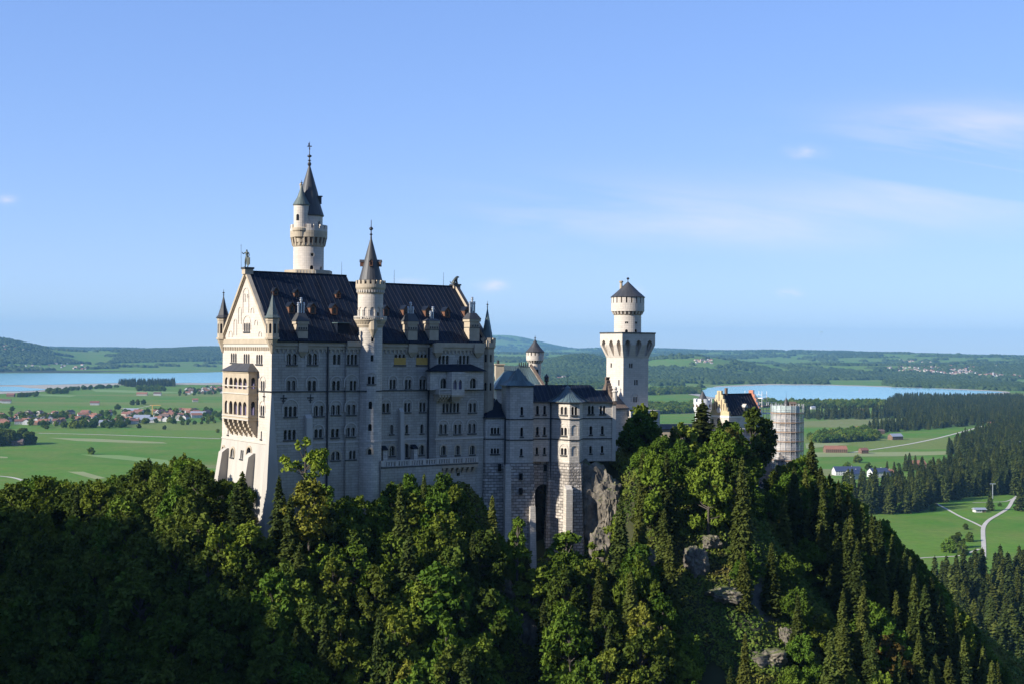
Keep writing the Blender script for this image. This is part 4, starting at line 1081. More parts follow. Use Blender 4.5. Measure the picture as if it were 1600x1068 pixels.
zv = zs(226.5); t.box(-.45, .45, -.05, .05, zv - .1, zv + .12, M_IRON); t.box(-.25, .05, -.05, .05, zv - .1, zv + .7, M_IRON); t.box(-.12, .12, -.05, .05, zv - .7, zv - .2, M_IRON); t.build('finial', mt)
t = MB(); r = 13.5 * s_; t.box(r - .5, r + .75, -.4, .4, zs(317), zs(305.5), M_CONE); t.box(r - .7, r + .95, -.5, .5, zs(305.5), zs(304.5), M_ROOF); t.box(r + .74, r + .77, -.22, .22, zs(315), zs(308), M_GLASS); t.build('dormer', mt)
t = MB(); t.tube((-14 * s_, .8, zs(310)), (-14 * s_, .8, zs(285.5)), .22, .22, 8, M_TRIM); t.lathe(-14 * s_, .8, [(.22, zs(288)), (.32, zs(287)), (.32, zs(285)), (.1, zs(283.5))], 8, M_TRIM); t.build('chimney', mt)
# side turret
tx, ty = (473 - 482) * s_, -2.35; r = 11.8 * s_
t = MB(); t.lathe(tx, ty, [(.1, zs(389)), (.45, zs(386)), (.5, zs(381)), (.9, zs(379)), (1.0, zs(373)), (1.5, zs(371)), (1.6, zs(363)), (1.78, zs(361)), (1.78, zs(357.5)), (r, zs(356)), (r, zs(323)), (r + .12, zs(321.5)), (0, zs(321.5))], 24, M_TOWER, ms=[M_TRIM] * 9 + [M_TOWER] * 3)
tt = t.build('side_turret', mt)
t = MB(); a = -math.pi / 2 - .35; c, s = math.cos(a), math.sin(a); q = lambda w_, z: (tx + (r + .015) * c - s * w_, ty + (r + .015) * s + c * w_, z)
t.face([q(*p) for p in arch_pts(-.28, .28, zs(346), zs(336), 8)], M_GLASS); t.build('window', tt)
t = MB(); t.lathe(tx, ty, [(r + .2, zs(321.6)), (r + .22, zs(320.6)), (r * .58, zs(309)), (r * .25, zs(298)), (.08, zs(289))], 20, M_CONEG); t.build('spire', tt)
t = MB(); finial(t, tx, ty, zs(290), zs(282) - zs(290), .14); t.build('finial', tt)
# octagonal platform block the tower rises from
t = MB(); rp = 36.8 * s_; t.lathe(0, 0, [(rp, 132), (rp, zs(428.5)), (rp + .15, zs(428)), (rp + .15, zs(422.3)), (0, zs(422.3))], 8, M_TRIM, math.pi / 8, math.pi / 8 + 2 * math.pi); 
for k in range(7): c = -1.6 + k * .62; t.box(c - .06, c + .06, -rp * .924 - .2, -rp * .924 - .14, zs(429), zs(423.5), M_TRIMW)
t.build('platform', mt)

# ================================================================== statues on the palace ridge
def skin_fig(name, pts, edges, m, parent=None, sub=1):
    keys = list(pts); me = bpy.data.meshes.new(name)
    me.from_pydata([pts[k][:3] for k in keys], [(keys.index(a), keys.index(b)) for a, b in edges], [])
    o = link(name, me, parent); me.materials.append(m)
    md = o.modifiers.new('Skin', 'SKIN'); md.use_smooth_shade = True
    sv = me.skin_vertices[0].data
    for i, k in enumerate(keys):
        r = pts[k][3]; sv[i].radius = (r, pts[k][4] if len(pts[k]) > 4 else r); sv[i].use_root = (i == 0)
    o.modifiers.new('Sub', 'SUBSURF').levels = sub; o.modifiers['Sub'].render_levels = sub
    return o
p = PF.world(*(-.1, vc)); zp = PF.G(384.5, 418)[1]
t = MB(); t.box(-.75, .9, vc - .75, vc + .75, RZ1 - .6, zp, M_TRIM); t.box(-.9, 1.05, vc - .9, vc + .9, zp - .35, zp, M_CONE); t.build('pedestal', palace)
H = at(385, 389, p.y).z - at(385, 418, p.y).z + .15
kx = {'pelvis': (0, 0, .50, .075, .06), 'belly': (0, 0, .60, .065, .05), 'chest': (0, .0, .73, .085, .06), 'neck': (0, 0, .83, .032), 'head': (0, -.005, .885, .05), 'helm': (0, -.005, .94, .04),
      'shl': (-.10, 0, .79, .036), 'ell': (-.19, -.05, .70, .028), 'hal': (-.22, -.13, .80, .022), 'shr': (.10, 0, .79, .036), 'elr': (.15, 0, .64, .03), 'har': (.16, -.08, .52, .024),
      'hpl': (-.055, 0, .46, .058), 'knl': (-.075, -.03, .26, .042), 'anl': (-.09, .01, .05, .03), 'tol': (-.10, -.07, .015, .028), 'hpr': (.055, 0, .46, .058), 'knr': (.06, -.02, .26, .042), 'anr': (.07, .02, .05, .03), 'tor': (.08, -.06, .015, .028)}
FIG_E = [('pelvis', 'belly'), ('belly', 'chest'), ('chest', 'neck'), ('neck', 'head'), ('head', 'helm'), ('chest', 'shl'), ('shl', 'ell'), ('ell', 'hal'), ('chest', 'shr'), ('shr', 'elr'), ('elr', 'har'),
         ('pelvis', 'hpl'), ('hpl', 'knl'), ('knl', 'anl'), ('anl', 'tol'), ('pelvis', 'hpr'), ('hpr', 'knr'), ('knr', 'anr'), ('anr', 'tor')]
sr = tag(empty('statue', (p.x, p.y, zp), math.radians(-25)), 'dark bronze knight statue with lance and shield standing on the left gable peak', 'statue')
skin_fig('figure', {k: tuple(q * H * .98 for q in v) for k, v in kx.items()}, FIG_E, M_BRONZE, sr)
t = MB(); t.tube((-.25 * H, -.13 * H, .02), (-.27 * H, -.13 * H, H * 1.12), .035, .03, 6, M_BRONZE); t.tube((-.27 * H, -.13 * H, H * 1.10), (-.272 * H, -.13 * H, H * 1.2), .07, .005, 6, M_BRONZE); t.build('lance', sr)
t = MB()
for k in range(6):
    x0 = -.11 + k * .22 / 6; x1 = x0 + .22 / 6; f = lambda x: -.13 + 1.2 * (x) ** 2
    zt = .50; zb0 = lambda x: .04 + .5 * abs(x)
    A = [((x0 + .16) * H, f(x0) * H, zb0(x0) * H * 1.6), ((x1 + .16) * H, f(x1) * H, zb0(x1) * H * 1.6), ((x1 + .16) * H, f(x1) * H, zt * H), ((x0 + .16) * H, f(x0) * H, zt * H)]
    B = [(a, b + .03 * H, c) for a, b, c in A]; t.face(A, M_BRONZE); t.face(B, M_BRONZE)
    for i in range(4): t.face([A[i], A[(i + 1) % 4], B[(i + 1) % 4], B[i]], M_BRONZE)
t.build('shield', sr)
# seated lion on the far gable
p = PF.world(LEN, vc); zp = at(742, 444.3, p.y).z
t = MB(); t.box(LEN - .75, LEN + .85, vc - .7, vc + .7, RZ2 - .5, zp, M_TRIM); t.box(LEN - .9, LEN + 1, vc - .85, vc + .85, zp - .3, zp - .02, M_CONE); t.build('pedestal', palace)
H = at(742, 431.5, p.y).z - zp + .1
lp = {'hip': (-.28, 0, .22, .20, .2), 'back': (-.10, 0, .42, .19, .19), 'chest': (.10, 0, .58, .21, .19), 'neck': (.18, 0, .74, .19, .18), 'head': (.26, 0, .86, .16, .15), 'muz': (.44, 0, .80, .085), 'jaw': (.47, 0, .76, .05),
      'fl1': (.16, -.13, .40, .08), 'fl2': (.20, -.14, .18, .06), 'fl3': (.30, -.14, .03, .06), 'fr1': (.16, .13, .40, .08), 'fr2': (.20, .14, .18, .06), 'fr3': (.30, .14, .03, .06),
      'hl1': (-.16, -.2, .16, .13), 'hl2': (.02, -.2, .05, .07), 'hr1': (-.16, .2, .16, .13), 'hr2': (.02, .2, .05, .07), 't1': (-.48, 0, .08, .05), 't2': (-.6, .05, .2, .04), 't3': (-.56, .08, .34, .06)}
le = [('hip', 'back'), ('back', 'chest'), ('chest', 'neck'), ('neck', 'head'), ('head', 'muz'), ('muz', 'jaw'), ('chest', 'fl1'), ('fl1', 'fl2'), ('fl2', 'fl3'), ('chest', 'fr1'), ('fr1', 'fr2'), ('fr2', 'fr3'), ('hip', 'hl1'), ('hl1', 'hl2'), ('hip', 'hr1'), ('hr1', 'hr2'), ('hip', 't1'), ('t1', 't2'), ('t2', 't3')]
lo = skin_fig('statue', {k: tuple(q * H for q in v) for k, v in lp.items()}, le, M_BRONZE)
lo.location = (p.x, p.y, zp); lo.rotation_euler = (0, 0, math.radians(20))
tag(lo, 'dark bronze lion statue sitting on the right end of the palace ridge', 'statue')
# ================================================================== lower wing right of the palace
w0 = at(847, 650, 268.5)
WF = Frame(w0.x, w0.y, 13.0)
wing = tag(WF.root('wing'), 'three-storey pale stone wing with chamfered bay and dark hipped roof, on tall rough masonry piers', 'castle wing')
def wg(px0, px1, y0, y1, n, st='a', v=0.0):
    pc = (px0 + px1) / 2
    return (WF.F(px0, 650, v)[0], WF.F(px1, 650, v)[0], WF.F(pc, y1, v)[1], WF.F(pc, y0, v)[1], n, st)
WU = lambda px, v=0.0: WF.F(px, 650, v)[0]
WZ = lambda px, py, v=0.0: WF.F(px, py, v)[1]
ZWE, ZW1, ZW2, ZWB = WZ(847, 627), WZ(847, 653), WZ(847, 685), WZ(847, 720.5)
ZLOW = 108.0
def tiers(mb, P, u0, u1, m=M_WALL2):
    """thin string courses along a wall"""
    for z in (ZW1, ZW2):
        mb.face([P(u0, z - .1, -.12), P(u1, z - .1, -.12), P(u1, z + .12, -.12), P(u0, z + .12, -.12)], M_CONE)
        mb.face([P(u0, z + .12, -.12), P(u1, z + .12, -.12), P(u1, z + .12, 0), P(u0, z + .12, 0)], M_CONE)
        mb.face([P(u0, z - .1, -.12), P(u1, z - .1, -.12), P(u1, z - .1, 0), P(u0, z - .1, 0)], M_CONE)
def segP(a, b):
    a, b = Vector(a), Vector(b); t = (b - a).normalized(); n = Vector((t.y, -t.x)); L = (b - a).length
    return (lambda u, z, d: (a.x + t.x * u - n.x * d, a.y + t.y * u - n.y * d, z)), L
def seg_wall(root, frame, a, b, groups_px, z0, z1, m, name='wall', courses=True):
    """wall between two plan points; windows given as photo columns on that wall"""
    P, L = segP(a, b)
    av, bv_ = Vector(a), Vector(b)
    gs = []
    for (px0, px1, y0, y1, n, st) in groups_px:
        def hit(px, py):
            wa, wb = frame.world(*a), frame.world(*b); r = ray(px, py); d = wb - wa
            nn = Vector((d.y, -d.x, 0)); t = wa.dot(nn) / Vector((r.x, r.y, 0)).dot(nn); q = Vector((r.x * t, r.y * t, 0)) - wa
            return q.dot(d.normalized()), EYE + r.z * t
        pc = (px0 + px1) / 2
        gs.append((hit(px0, y0)[0], hit(px1, y0)[0], hit(pc, y1)[1], hit(pc, y0)[1], n, st))
    w = facade(root, P, 0, L, z0, z1, gs, m, name, build=False)
    if courses: tiers(w, P, 0, L)
    return w
BF = -4.2
uA, uB, uC, uD = WU(862), WU(890, BF), WU(905.5, BF), WU(911)
uR = WU(960); u0w = WU(830)
wd = 9.5
segs = [((u0w, 0), (uA, 0), [(837.8, 842, 633, 646.5, 1, 'a'), (849, 853.2, 633, 646.5, 1, 'a'), (837.8, 841.8, 666, 679, 1, 'a'), (849, 852.8, 666, 679, 1, 'a'), (837.2, 841, 698, 709, 1, 'a'), (849, 852.8, 698, 709, 1, 'a')]),
        ((uA, 0), (uB, BF), [(876, 886.5, 634.6, 647, 2, 'a'), (876.3, 885.7, 667, 679.5, 2, 'ah'), (876.3, 885.5, 699, 710, 2, 'ah')]),
        ((uB, BF), (uC, BF), [(893, 902, 634.6, 647.5, 2, 'a'), (892.8, 902.6, 663, 680, 1, 'ab'), (892.8, 902.4, 696, 712, 1, 'ab')]),
        ((uC, BF), (uD, 0), []),
        ((uD, 0), (uR, 0), [(919, 928, 633, 646, 2, 'a'), (937.2, 946, 633, 646, 2, 'a'), (921.2, 925.4, 664.8, 678, 1, 'a'), (939.2, 943.4, 664.5, 677.5, 1, 'a'), (921, 924.8, 696, 707.5, 1, 'a'), (939, 942.8, 695.5, 707, 1, 'a')])]
ww = MB()
for a, b, g in segs:
    q = seg_wall(wing, WF, a, b, g, ZWB, ZWE, M_WALL2)
    off = len(ww.v); ww.v += q.v; ww.f += [tuple(i + off for i in f) for f in q.f]; ww.m += [ww.mid(q.mats[m]) for m in q.m]; ww.uv += q.uv
ww.face([(uR, 0, ZWB), (uR, wd, ZWB), (uR, wd, ZWE), (uR, 0, ZWE)], M_WALL2)
ww.face([(u0w, wd, ZLOW), (uR, wd, ZLOW), (uR, wd, ZWE), (u0w, wd, ZWE)], M_WALL2)
ww.build('wall', wing)
w = MB(); w.box(uR - .5, uR + .25, -.2, .45, ZWB, ZWE + .3, M_TRIMW); w.build('corner_pilaster', wing)
# wing roofs
rv = 4.6; zr1 = WZ(880, 600.5, rv); zr2 = WZ(935, 608.5, rv)
ur = WU(922, rv)
def hip_roof(mb, u0, u1, v0, v1, ze, zr, hl, hr, m, rib=None, step=.9):
    vm = (v0 + v1) / 2
    A, B, Cc, D = (u0, v0, ze), (u1, v0, ze), (u1, v1, ze), (u0, v1, ze); R0, R1 = (u0 + hl, vm, zr), (u1 - hr, vm, zr)
    mb.face([A, B, R1, R0], m); mb.face([Cc, D, R0, R1], m); mb.face([B, Cc, R1], m); mb.face([D, A, R0], m)
    mb.face([A, D, Cc, B], m)
    for p, q in ((A, B), (B, Cc), (Cc, D), (D, A)): mb.face([p, q, (q[0], q[1], ze - .22), (p[0], p[1], ze - .22)], M_CONE)
    if rib:
        n = int((u1 - u0) / step)
        for i in range(1, n):
            c = u0 + i * (u1 - u0) / n; f = 1.0
            if hl and c < u0 + hl: f = (c - u0) / hl
            if hr and c > u1 - hr: f = (u1 - c) / hr
            top = (c, v0 + (vm - v0) * f, ze + (zr - ze) * f); mb.tube((c, v0, ze), top, .055, .055, 4, rib, False)
w = MB(); hip_roof(w, u0w - 1.5, ur + 2.2, -.5, 2 * rv + .5, ZWE + .1, zr1, 0, 2.2, M_ROOF, M_RIB)
hip_roof(w, ur - 2, uR - .4, -.5, 2 * rv + .4, ZWE + .06, zr2, 0, 0, M_ROOF, M_RIB); w.build('roof', wing)
# bay roof with a bell-cast foot
w = MB(); ap = Vector((WU(887, .4), .6, zr1 + .02)); e = .55
foot = [(uA - 1.2, -.3), (uA - .3, -.75), (uB - .25, BF - e), (uC + .3, BF - e), (uD + .5, -.6), (uD + 1.6, -.3)]
mid = [Vector((*f, ZWE + .1)) * .62 + ap * .38 - Vector((0, 0, .38)) for f in foot]
F3 = [Vector((*f, ZWE + .1)) for f in foot]
for i in range(len(foot) - 1):
    w.face([F3[i], F3[i + 1], mid[i + 1], mid[i]], M_COPPER); w.face([mid[i], mid[i + 1], ap], M_COPPER)
    w.face([F3[i], F3[i + 1], F3[i + 1] - Vector((0, 0, .2)), F3[i] - Vector((0, 0, .2))], M_CONE)
    for k in range(4):
        f = (k + .5) / 4; a = F3[i].lerp(F3[i + 1], f); b = mid[i].lerp(mid[i + 1], f); w.tube(a, b, .05, .05, 4, M_RIB, False); w.tube(b, b.lerp(ap, .75), .05, .04, 4, M_RIB, False)
w.build('bay_roof', wing)
w = MB(); w.tube(ap, ap + Vector((0, 0, 2.6)), .04, .03, 5, M_IRON); w.build('lightning_rod', wing)
w = MB(); w.tube((uA - .25, -.15, ZLOW + 12), (uA - .25, -.15, ZWE), .14, .14, 8, M_IRON); w.build('downpipe', wing)
# parapet gable at the right end
w = MB(); pr = [(-.6, ZWE - .5), (-.6, ZWE + .9), (.1, ZWE + .9)]
for i in range(7):
    v = .1 + i * .65; pr += [(v + .0, ZWE + .9 + i * .56), (v + .65, ZWE + .9 + i * .56 + .1)]
zt_ = ZWE + .9 + 6 * .56 + .7
pr += [(4.2, zt_), (5.4, zt_)]; pr += [(5.4, ZWE + 3.6), (2 * rv + .6, ZWE + .3), (2 * rv + .6, ZWE - .5)]
for uu in (uR - .45, uR + .3): w.face([(uu, *q) for q in pr], M_WOOD)
for i in range(len(pr)): q, r = pr[i], pr[(i + 1) % len(pr)]; w.face([(uR - .45, *q), (uR - .45, *r), (uR + .3, *r), (uR + .3, *q)], M_WOOD)
w.lathe(uR, -.3, [(.5, ZWE + .2), (.5, ZWE + 1.9), (.66, ZWE + 2.0), (.66, ZWE + 2.25), (.4, ZWE + 2.4), (.5, ZWE + 2.75), (.3, ZWE + 3.1), (0, ZWE + 3.15)], 10, M_TRIMW); w.build('end_gable', wing)
# rough piers below
def pier(pts, k=.05, top=ZWB, name='pier', m=M_RUST, low=ZLOW, close=True):
    w = MB(); P3 = [Vector(p) for p in pts]; H_ = top - low
    for i in range(len(P3) - 1):
        a, b = P3[i], P3[i + 1]; t = (b - a); L = t.length; t.normalize(); n = Vector((t.y, -t.x))
        sh = k * H_
        na = (P3[i - 1] - a) if i else None
        def outn(j):
            ns = []
            for q in (j - 1, j):
                if 0 <= q < len(P3) - 1: tt = (P3[q + 1] - P3[q]).normalized(); ns.append(Vector((tt.y, -tt.x)))
            s = sum(ns, Vector((0, 0))); s.normalize(); return s / max(.4, s.dot(ns[0]))
        A, B = a + outn(i) * sh, b + outn(i + 1) * sh
        w.face([(*A, low), (*B, low), (*b, top), (*a, top)], m)
    return w.build(name, wing)
bx = BF - .25
pier([(u0w, 4), (u0w, .9), (WU(858), .9)], 0, name='recess_wall')
pier([(WU(858), 4), (WU(858) - .0, -.1), (uA, -.15), (uB - .1, bx), (uC + .25, bx), (uD + .2, -.15), (uD + .9, 1.5)], .045)
w = MB()                      # flat dark face painting the shade of the arched opening between the piers
a, b = WU(836.5, .85), WU(859, .85)
pts = arch_pts(a + .1, b + .3, ZLOW, WZ(848, 756, .85), 12)
w.face([(p[0], .84, p[1]) for p in pts], M_GLASS); w.build('dark_arch_face', wing)
w = MB(); w.box(WU(883, bx - .9), WU(893, bx - .9), bx - 2.2, bx, ZLOW, WZ(888, 763, bx - 1), M_WALL2)
z9 = WZ(888, 763, bx - 1); w.prism([(WU(883, bx - .9), bx - 2.2), (WU(893, bx - .9), bx - 2.2), (WU(893, bx - .9), bx), (WU(883, bx - .9), bx)], z9, z9 + .7, M_WALL2, top=[(WU(883, bx - .9), bx - .9), (WU(893, bx - .9), bx - .9), (WU(893, bx - .9), bx), (WU(883, bx - .9), bx)]); w.build('buttress', wing)
w = MB()
for px, py, v in ((852, 729, .88),): u, z = WF.F(px, py, v); w.box(u - .3, u + .3, v - .05, v + .1, z - .8, z + .5, M_GLASS)
w.build('slit_window', wing)

# ---------------- square tower of the wing (projects forward)
tvf = -2.7
wt_ = tag(WF.root('square_turret_tower'), 'square tower with green copper pyramid roof left of the chamfered bay of the wing', 'tower')
ta, tb = WU(791, tvf + .8), WU(833, tvf); ta2 = WU(797, tvf)
zte = WZ(813, 602, tvf)
segsT = [((ta, 2.5), (ta, tvf + .9), []), ((ta, tvf + .9), (ta2, tvf), []),
         ((ta2, tvf), (tb, tvf), [(813.5, 817.6, 634.5, 648, 1, 'a'), (813.2, 817.4, 667, 681, 1, 'a'), (812.8, 816.6, 699.8, 711, 1, 'a')]), ((tb, tvf), (tb, 2.5), [])]
w = MB()
for a, b, g in segsT:
    q = seg_wall(wt_, WF, a, b, g, ZWB, zte, M_WALL2)
    off = len(w.v); w.v += q.v; w.f += [tuple(i + off for i in f) for f in q.f]; w.m += [w.mid(q.mats[m]) for m in q.m]; w.uv += q.uv
w.face([(ta, 2.5, ZWB), (tb, 2.5, ZWB), (tb, 2.5, zte), (ta, 2.5, zte)], M_WALL2)
w.build('wall', wt_)
w = MB(); e = .35; az = WZ(812, 574.5, -.5); cu = (ta + tb) / 2
P0 = [(ta - e, tvf - e), (tb + e, tvf - e), (tb + e, 2.5 + e), (ta - e, 2.5 + e)]; c_ = Vector((cu, -.55))
P1 = [tuple(c_ + (Vector(p) - c_) * .60) for p in P0]; P2 = [tuple(c_ + (Vector(p) - c_) * .04) for p in P0]
z1_ = zte + (az - zte) * .30
w.prism(P0, zte - .12, zte + .06, M_CONE); w.prism(P0, zte + .06, z1_, M_COPPER, top=P1); w.prism(P1, z1_, az, M_COPPER, top=P2)
for i in range(4):
    for k in range(5):
        f = (k + .5) / 5; a = Vector((*P0[i], zte + .06)).lerp(Vector((*P0[(i + 1) % 4], zte + .06)), f); b = Vector((*P1[i], z1_)).lerp(Vector((*P1[(i + 1) % 4], z1_)), f); c = Vector((*P2[i], az)).lerp(Vector((*P2[(i + 1) % 4], az)), f)
        w.tube(a, b, .045, .045, 4, M_CONEG, False); w.tube(b, b.lerp(c, .8), .045, .03, 4, M_CONEG, False)
w.build('pyramid_roof', wt_)
def pierT(pts, k, root, top=ZWB, low=ZLOW, m=M_RUST, name='pier'):
    global wing
    s = wing; wing = root; pier(pts, k, top, name, m, low); wing = s
pierT([(ta - .2, 2.5), (ta - .2, tvf + .6), (ta2 - .1, tvf - .2), (tb + .15, tvf - .2), (tb + .15, 2.5)], .03, wt_)
w = MB()
for (px0, px1, yt, v, dz) in ((789, 799, 727, tvf - .2, 2.0), (828, 837.5, 790, tvf - .8, 2.6)):
    a, b = WU(px0, v), WU(px1, v); z = WZ((px0 + px1) / 2, yt, v)
    w.prism([(a - .3, v - dz), (b, v - dz), (b, v + 2), (a - .3, v + 2)], ZLOW, z, M_WALL2, top=[(a + .1, v - .5), (b - .1, v - .5), (b - .1, v + 2), (a + .1, v + 2)])
w.build('buttress', wt_)
w = MB()
for px, py in ((813.5, 743), (813.5, 766)): u, z = WF.F(px, py, tvf - .5); w.box(u - .32, u + .32, tvf - .95, tvf - .3, z - .7, z + .6, M_GLASS)
w.build('slit_window', wt_)

# ---------------- annex between palace and wing
av_ = -1.4
annex = tag(WF.root('annex'), 'two-storey stone annex with low dark roof between the palace and the square copper-roofed tower', 'annex')
aa, ab, ac = WU(747, av_ + 2.0), WU(759, av_), WU(790, av_)
zae, zam = WZ(770, 651, av_), WZ(770, 685, av_)
segsA = [((aa, 6), (aa, av_ + 2.2), []), ((aa, av_ + 2.2), (ab, av_), [(748.5, 751, 700, 711, 1, 'as')]),
         ((ab, av_), (ac, av_), [(767, 780.5, 667, 677, 3, 'ah'), (767, 780, 699.5, 708, 3, 'ah')])]
w = MB()
for a, b, g in segsA:
    q = seg_wall(annex, WF, a, b, g, ZWB, zae, M_WALL2, courses=False)
    P, L = segP(a, b)
    q.face([P(0, zam - .1, -.12), P(L, zam - .1, -.12), P(L, zam + .12, -.12), P(0, zam + .12, -.12)], M_CONE); q.face([P(0, zam + .12, -.12), P(L, zam + .12, -.12), P(L, zam + .12, 0), P(0, zam + .12, 0)], M_CONE)
    off = len(w.v); w.v += q.v; w.f += [tuple(i + off for i in f) for f in q.f]; w.m += [w.mid(q.mats[m]) for m in q.m]; w.uv += q.uv
w.build('wall', annex)
w = MB(); e = .35; zrt = WZ(775, 635, av_ + 3) ; zr0 = zae
F3 = [Vector((aa - e, 6, zr0)), Vector((aa - e, av_ + 2 - e, zr0)), Vector((ab - .2, av_ - e, zr0)), Vector((ac, av_ - e, zr0)), Vector((ac, 6, zr0))]
ap_ = Vector((WU(778, av_ + 3), av_ + 4.2, zrt + 1.6))
for i in range(4): w.face([F3[i], F3[i + 1], ap_], M_ROOF); w.face([F3[i], F3[i + 1], F3[i + 1] - Vector((0, 0, .2)), F3[i] - Vector((0, 0, .2))], M_CONE)
w.face([F3[4], F3[0], ap_], M_ROOF); w.face(F3, M_ROOF)
w.build('roof', annex)
pierT([(aa - .1, 6), (aa - .1, av_ + 2), (ab - .05, av_ - .15), (ac, av_ - .15)], .05, annex)
w = MB(); u, z = WF.F(780.5, 729, av_ - .4); w.box(u - .3, u + .3, av_ - .75, av_, z - .7, z + .7, M_GLASS); w.build('slit_window', annex)
w = MB(); w.tube((ac - .15, av_ - .3, ZLOW + 14), (ac - .15, av_ - .3, zae), .14, .14, 8, M_IRON); w.build('downpipe', annex)
# slim dark cone behind the annex roof
w = MB(); u, z = WF.F(771, 625, 7.0)
tc_ = tag(WF.root('hooded_roof'), 'narrow dark pointed roof with pale wall behind the annex roof', 'roof turret')
w.prism([(u - 1.6, 6.2), (u + 2.2, 6.2), (u + 2.2, 9), (u - 1.6, 9)], 138, WZ(771, 636, 7), M_WALL2); w.build('wall', tc_)
w = MB(); w.prism([(u - 1.8, 6.0), (u + 2.4, 6.0), (u + 2.4, 9.2), (u - 1.8, 9.2)], WZ(771, 636, 7), WZ(769, 619, 7), M_ROOF, top=[(u - .4, 7.4), (u - .2, 7.4), (u - .2, 7.6), (u - .4, 7.6)]); w.build('roof', tc_)

# ================================================================== large square tower
YT = 318.0; sT = YT / FPX
TT = Frame(at(974, 560, YT).x, YT, 30.0)
sq = tag(TT.root('square_tower'), 'big pale square tower with round battlemented drum on top, right of the wing', 'tower')
uR_ = TT.F(1012.8, 600)[0]; vL_ = TT.G(947.4, 600)[0]
zq = lambda py: TT.F(976, py)[1]
z_lo, z_ar0, z_ar1, z_top = 124.0, zq(559), zq(533), zq(521)
gqF = [(TT.F(983, 570)[0], TT.F(988.5, 570)[0], zq(574.5), zq(567), 2, 'rn'), (TT.F(991, 596)[0], TT.F(996.6, 596)[0], zq(601), zq(593), 2, 'rn'), (TT.F(989.6, 622)[0], TT.F(995.4, 622)[0], zq(628), zq(619), 2, 'ahn')]
facade(sq, lambda u, z, d: (u, d, z), 0, uR_, z_lo, z_ar0, gqF, M_TOWER, sill=False, name='wall')
gqG = [(TT.G(956, 570)[0], TT.G(954, 570)[0], zq(574), zq(567), 1, 'rn'), (TT.G(968, 596)[0], TT.G(966, 596)[0], zq(602), zq(593), 1, 'rn')]
facade(sq, lambda v, z, d: (d, v, z), 0, vL_, z_lo, z_ar0, gqG, M_TOWER, sill=False, name='wall')
w = MB(); w.face([(uR_, 0, z_lo), (uR_, vL_, z_lo), (uR_, vL_, z_ar0), (uR_, 0, z_ar0)], M_TOWER); w.face([(0, vL_, z_lo), (uR_, vL_, z_lo), (uR_, vL_, z_ar0), (0, vL_, z_ar0)], M_TOWER); w.build('wall', sq)
pj = 1.15
# machicolated head: flaring ribs with pointed arches between, then the parapet box
def head_face(Pn, L, sl):
    """Pn(u,z,out): wall plane of length L; out grows from 0 (shaft) to pj"""
    mb = MB(); n = 3; bw = L / n
    zA = z_ar0 - .0
    def out(z): return pj * min(1, max(0, (z - z_ar0) / (z_top - 2.6 - z_ar0)))
    K = 14
    for k in range(n):
        ua, ub = k * bw, (k + 1) * bw; aw = bw * .27; c = (ua + ub) / 2
        za, zb_ = z_ar0 + .5, z_ar1 + .35
        # profile of half-width of the opening by height (pointed above and below)
        def hw(z):
            t = (z - za) / (zb_ - za)
            if t <= 0 or t >= 1: return 0.0
            if t > .62: return aw * math.sqrt(max(0, 1 - ((t - .62) / .38) ** 1.7))
            return aw * (.45 + .55 * (t / .62) ** .6)
        zsn = [z_ar0] + [za + (zb_ - za) * i / K for i in range(K + 1)] + [z_top]
        ex = lambda u, z: (u - L / 2) * (1 + 2 * out(z) / L) + L / 2
        for z0, z1 in zip(zsn, zsn[1:]):
            h0, h1 = hw(z0 + 1e-4), hw(z1 - 1e-4)
            o0, o1 = out(z0), out(z1)
            mb.face([Pn(ex(ua, z0), z0, o0), Pn(ex(c - h0, z0), z0, o0), Pn(ex(c - h1, z1), z1, o1), Pn(ex(ua, z1), z1, o1)], M_TOWER)
            mb.face([Pn(ex(c + h0, z0), z0, o0), Pn(ex(ub, z0), z0, o0), Pn(ex(ub, z1), z1, o1), Pn(ex(c + h1, z1), z1, o1)], M_TOWER)
            if h0 > 0 or h1 > 0:
                i0, i1 = 0.0, 0.0
                for sg_ in (-1, 1): mb.face([Pn(ex(c + sg_ * h0, z0), z0, o0), Pn(ex(c + sg_ * h1, z1), z1, o1), Pn(ex(c + sg_ * h1, z1), z1, -.15), Pn(ex(c + sg_ * h0, z0), z0, -.15)], M_TOWER)
                mb.face([Pn(ex(c - h0, z0), z0, -.15), Pn(ex(c + h0, z0), z0, -.15), Pn(ex(c + h1, z1), z1, -.15), Pn(ex(c - h1, z1), z1, -.15)], M_TOWER)
    mb.build('machicolation', sq)
head_face(lambda u, z, o: (u, -o, z), uR_, 0)
head_face(lambda v, z, o: (-o, v, z), vL_, 0)
head_face(lambda u, z, o: (u, vL_ + o, z), uR_, 0)
head_face(lambda v, z, o: (uR_ + o, v, z), vL_, 0)
w = MB(); a = pj + .12; w.box(-a, uR_ + a, -a, vL_ + a, z_top, z_top + .32, M_CONE); w.build('platform_edge', sq)
w = MB(); a = .1; w.box(-a, uR_ + a, -a, vL_ + a, zq(638), zq(636.6), M_TRIMW); w.build('string_course', sq)
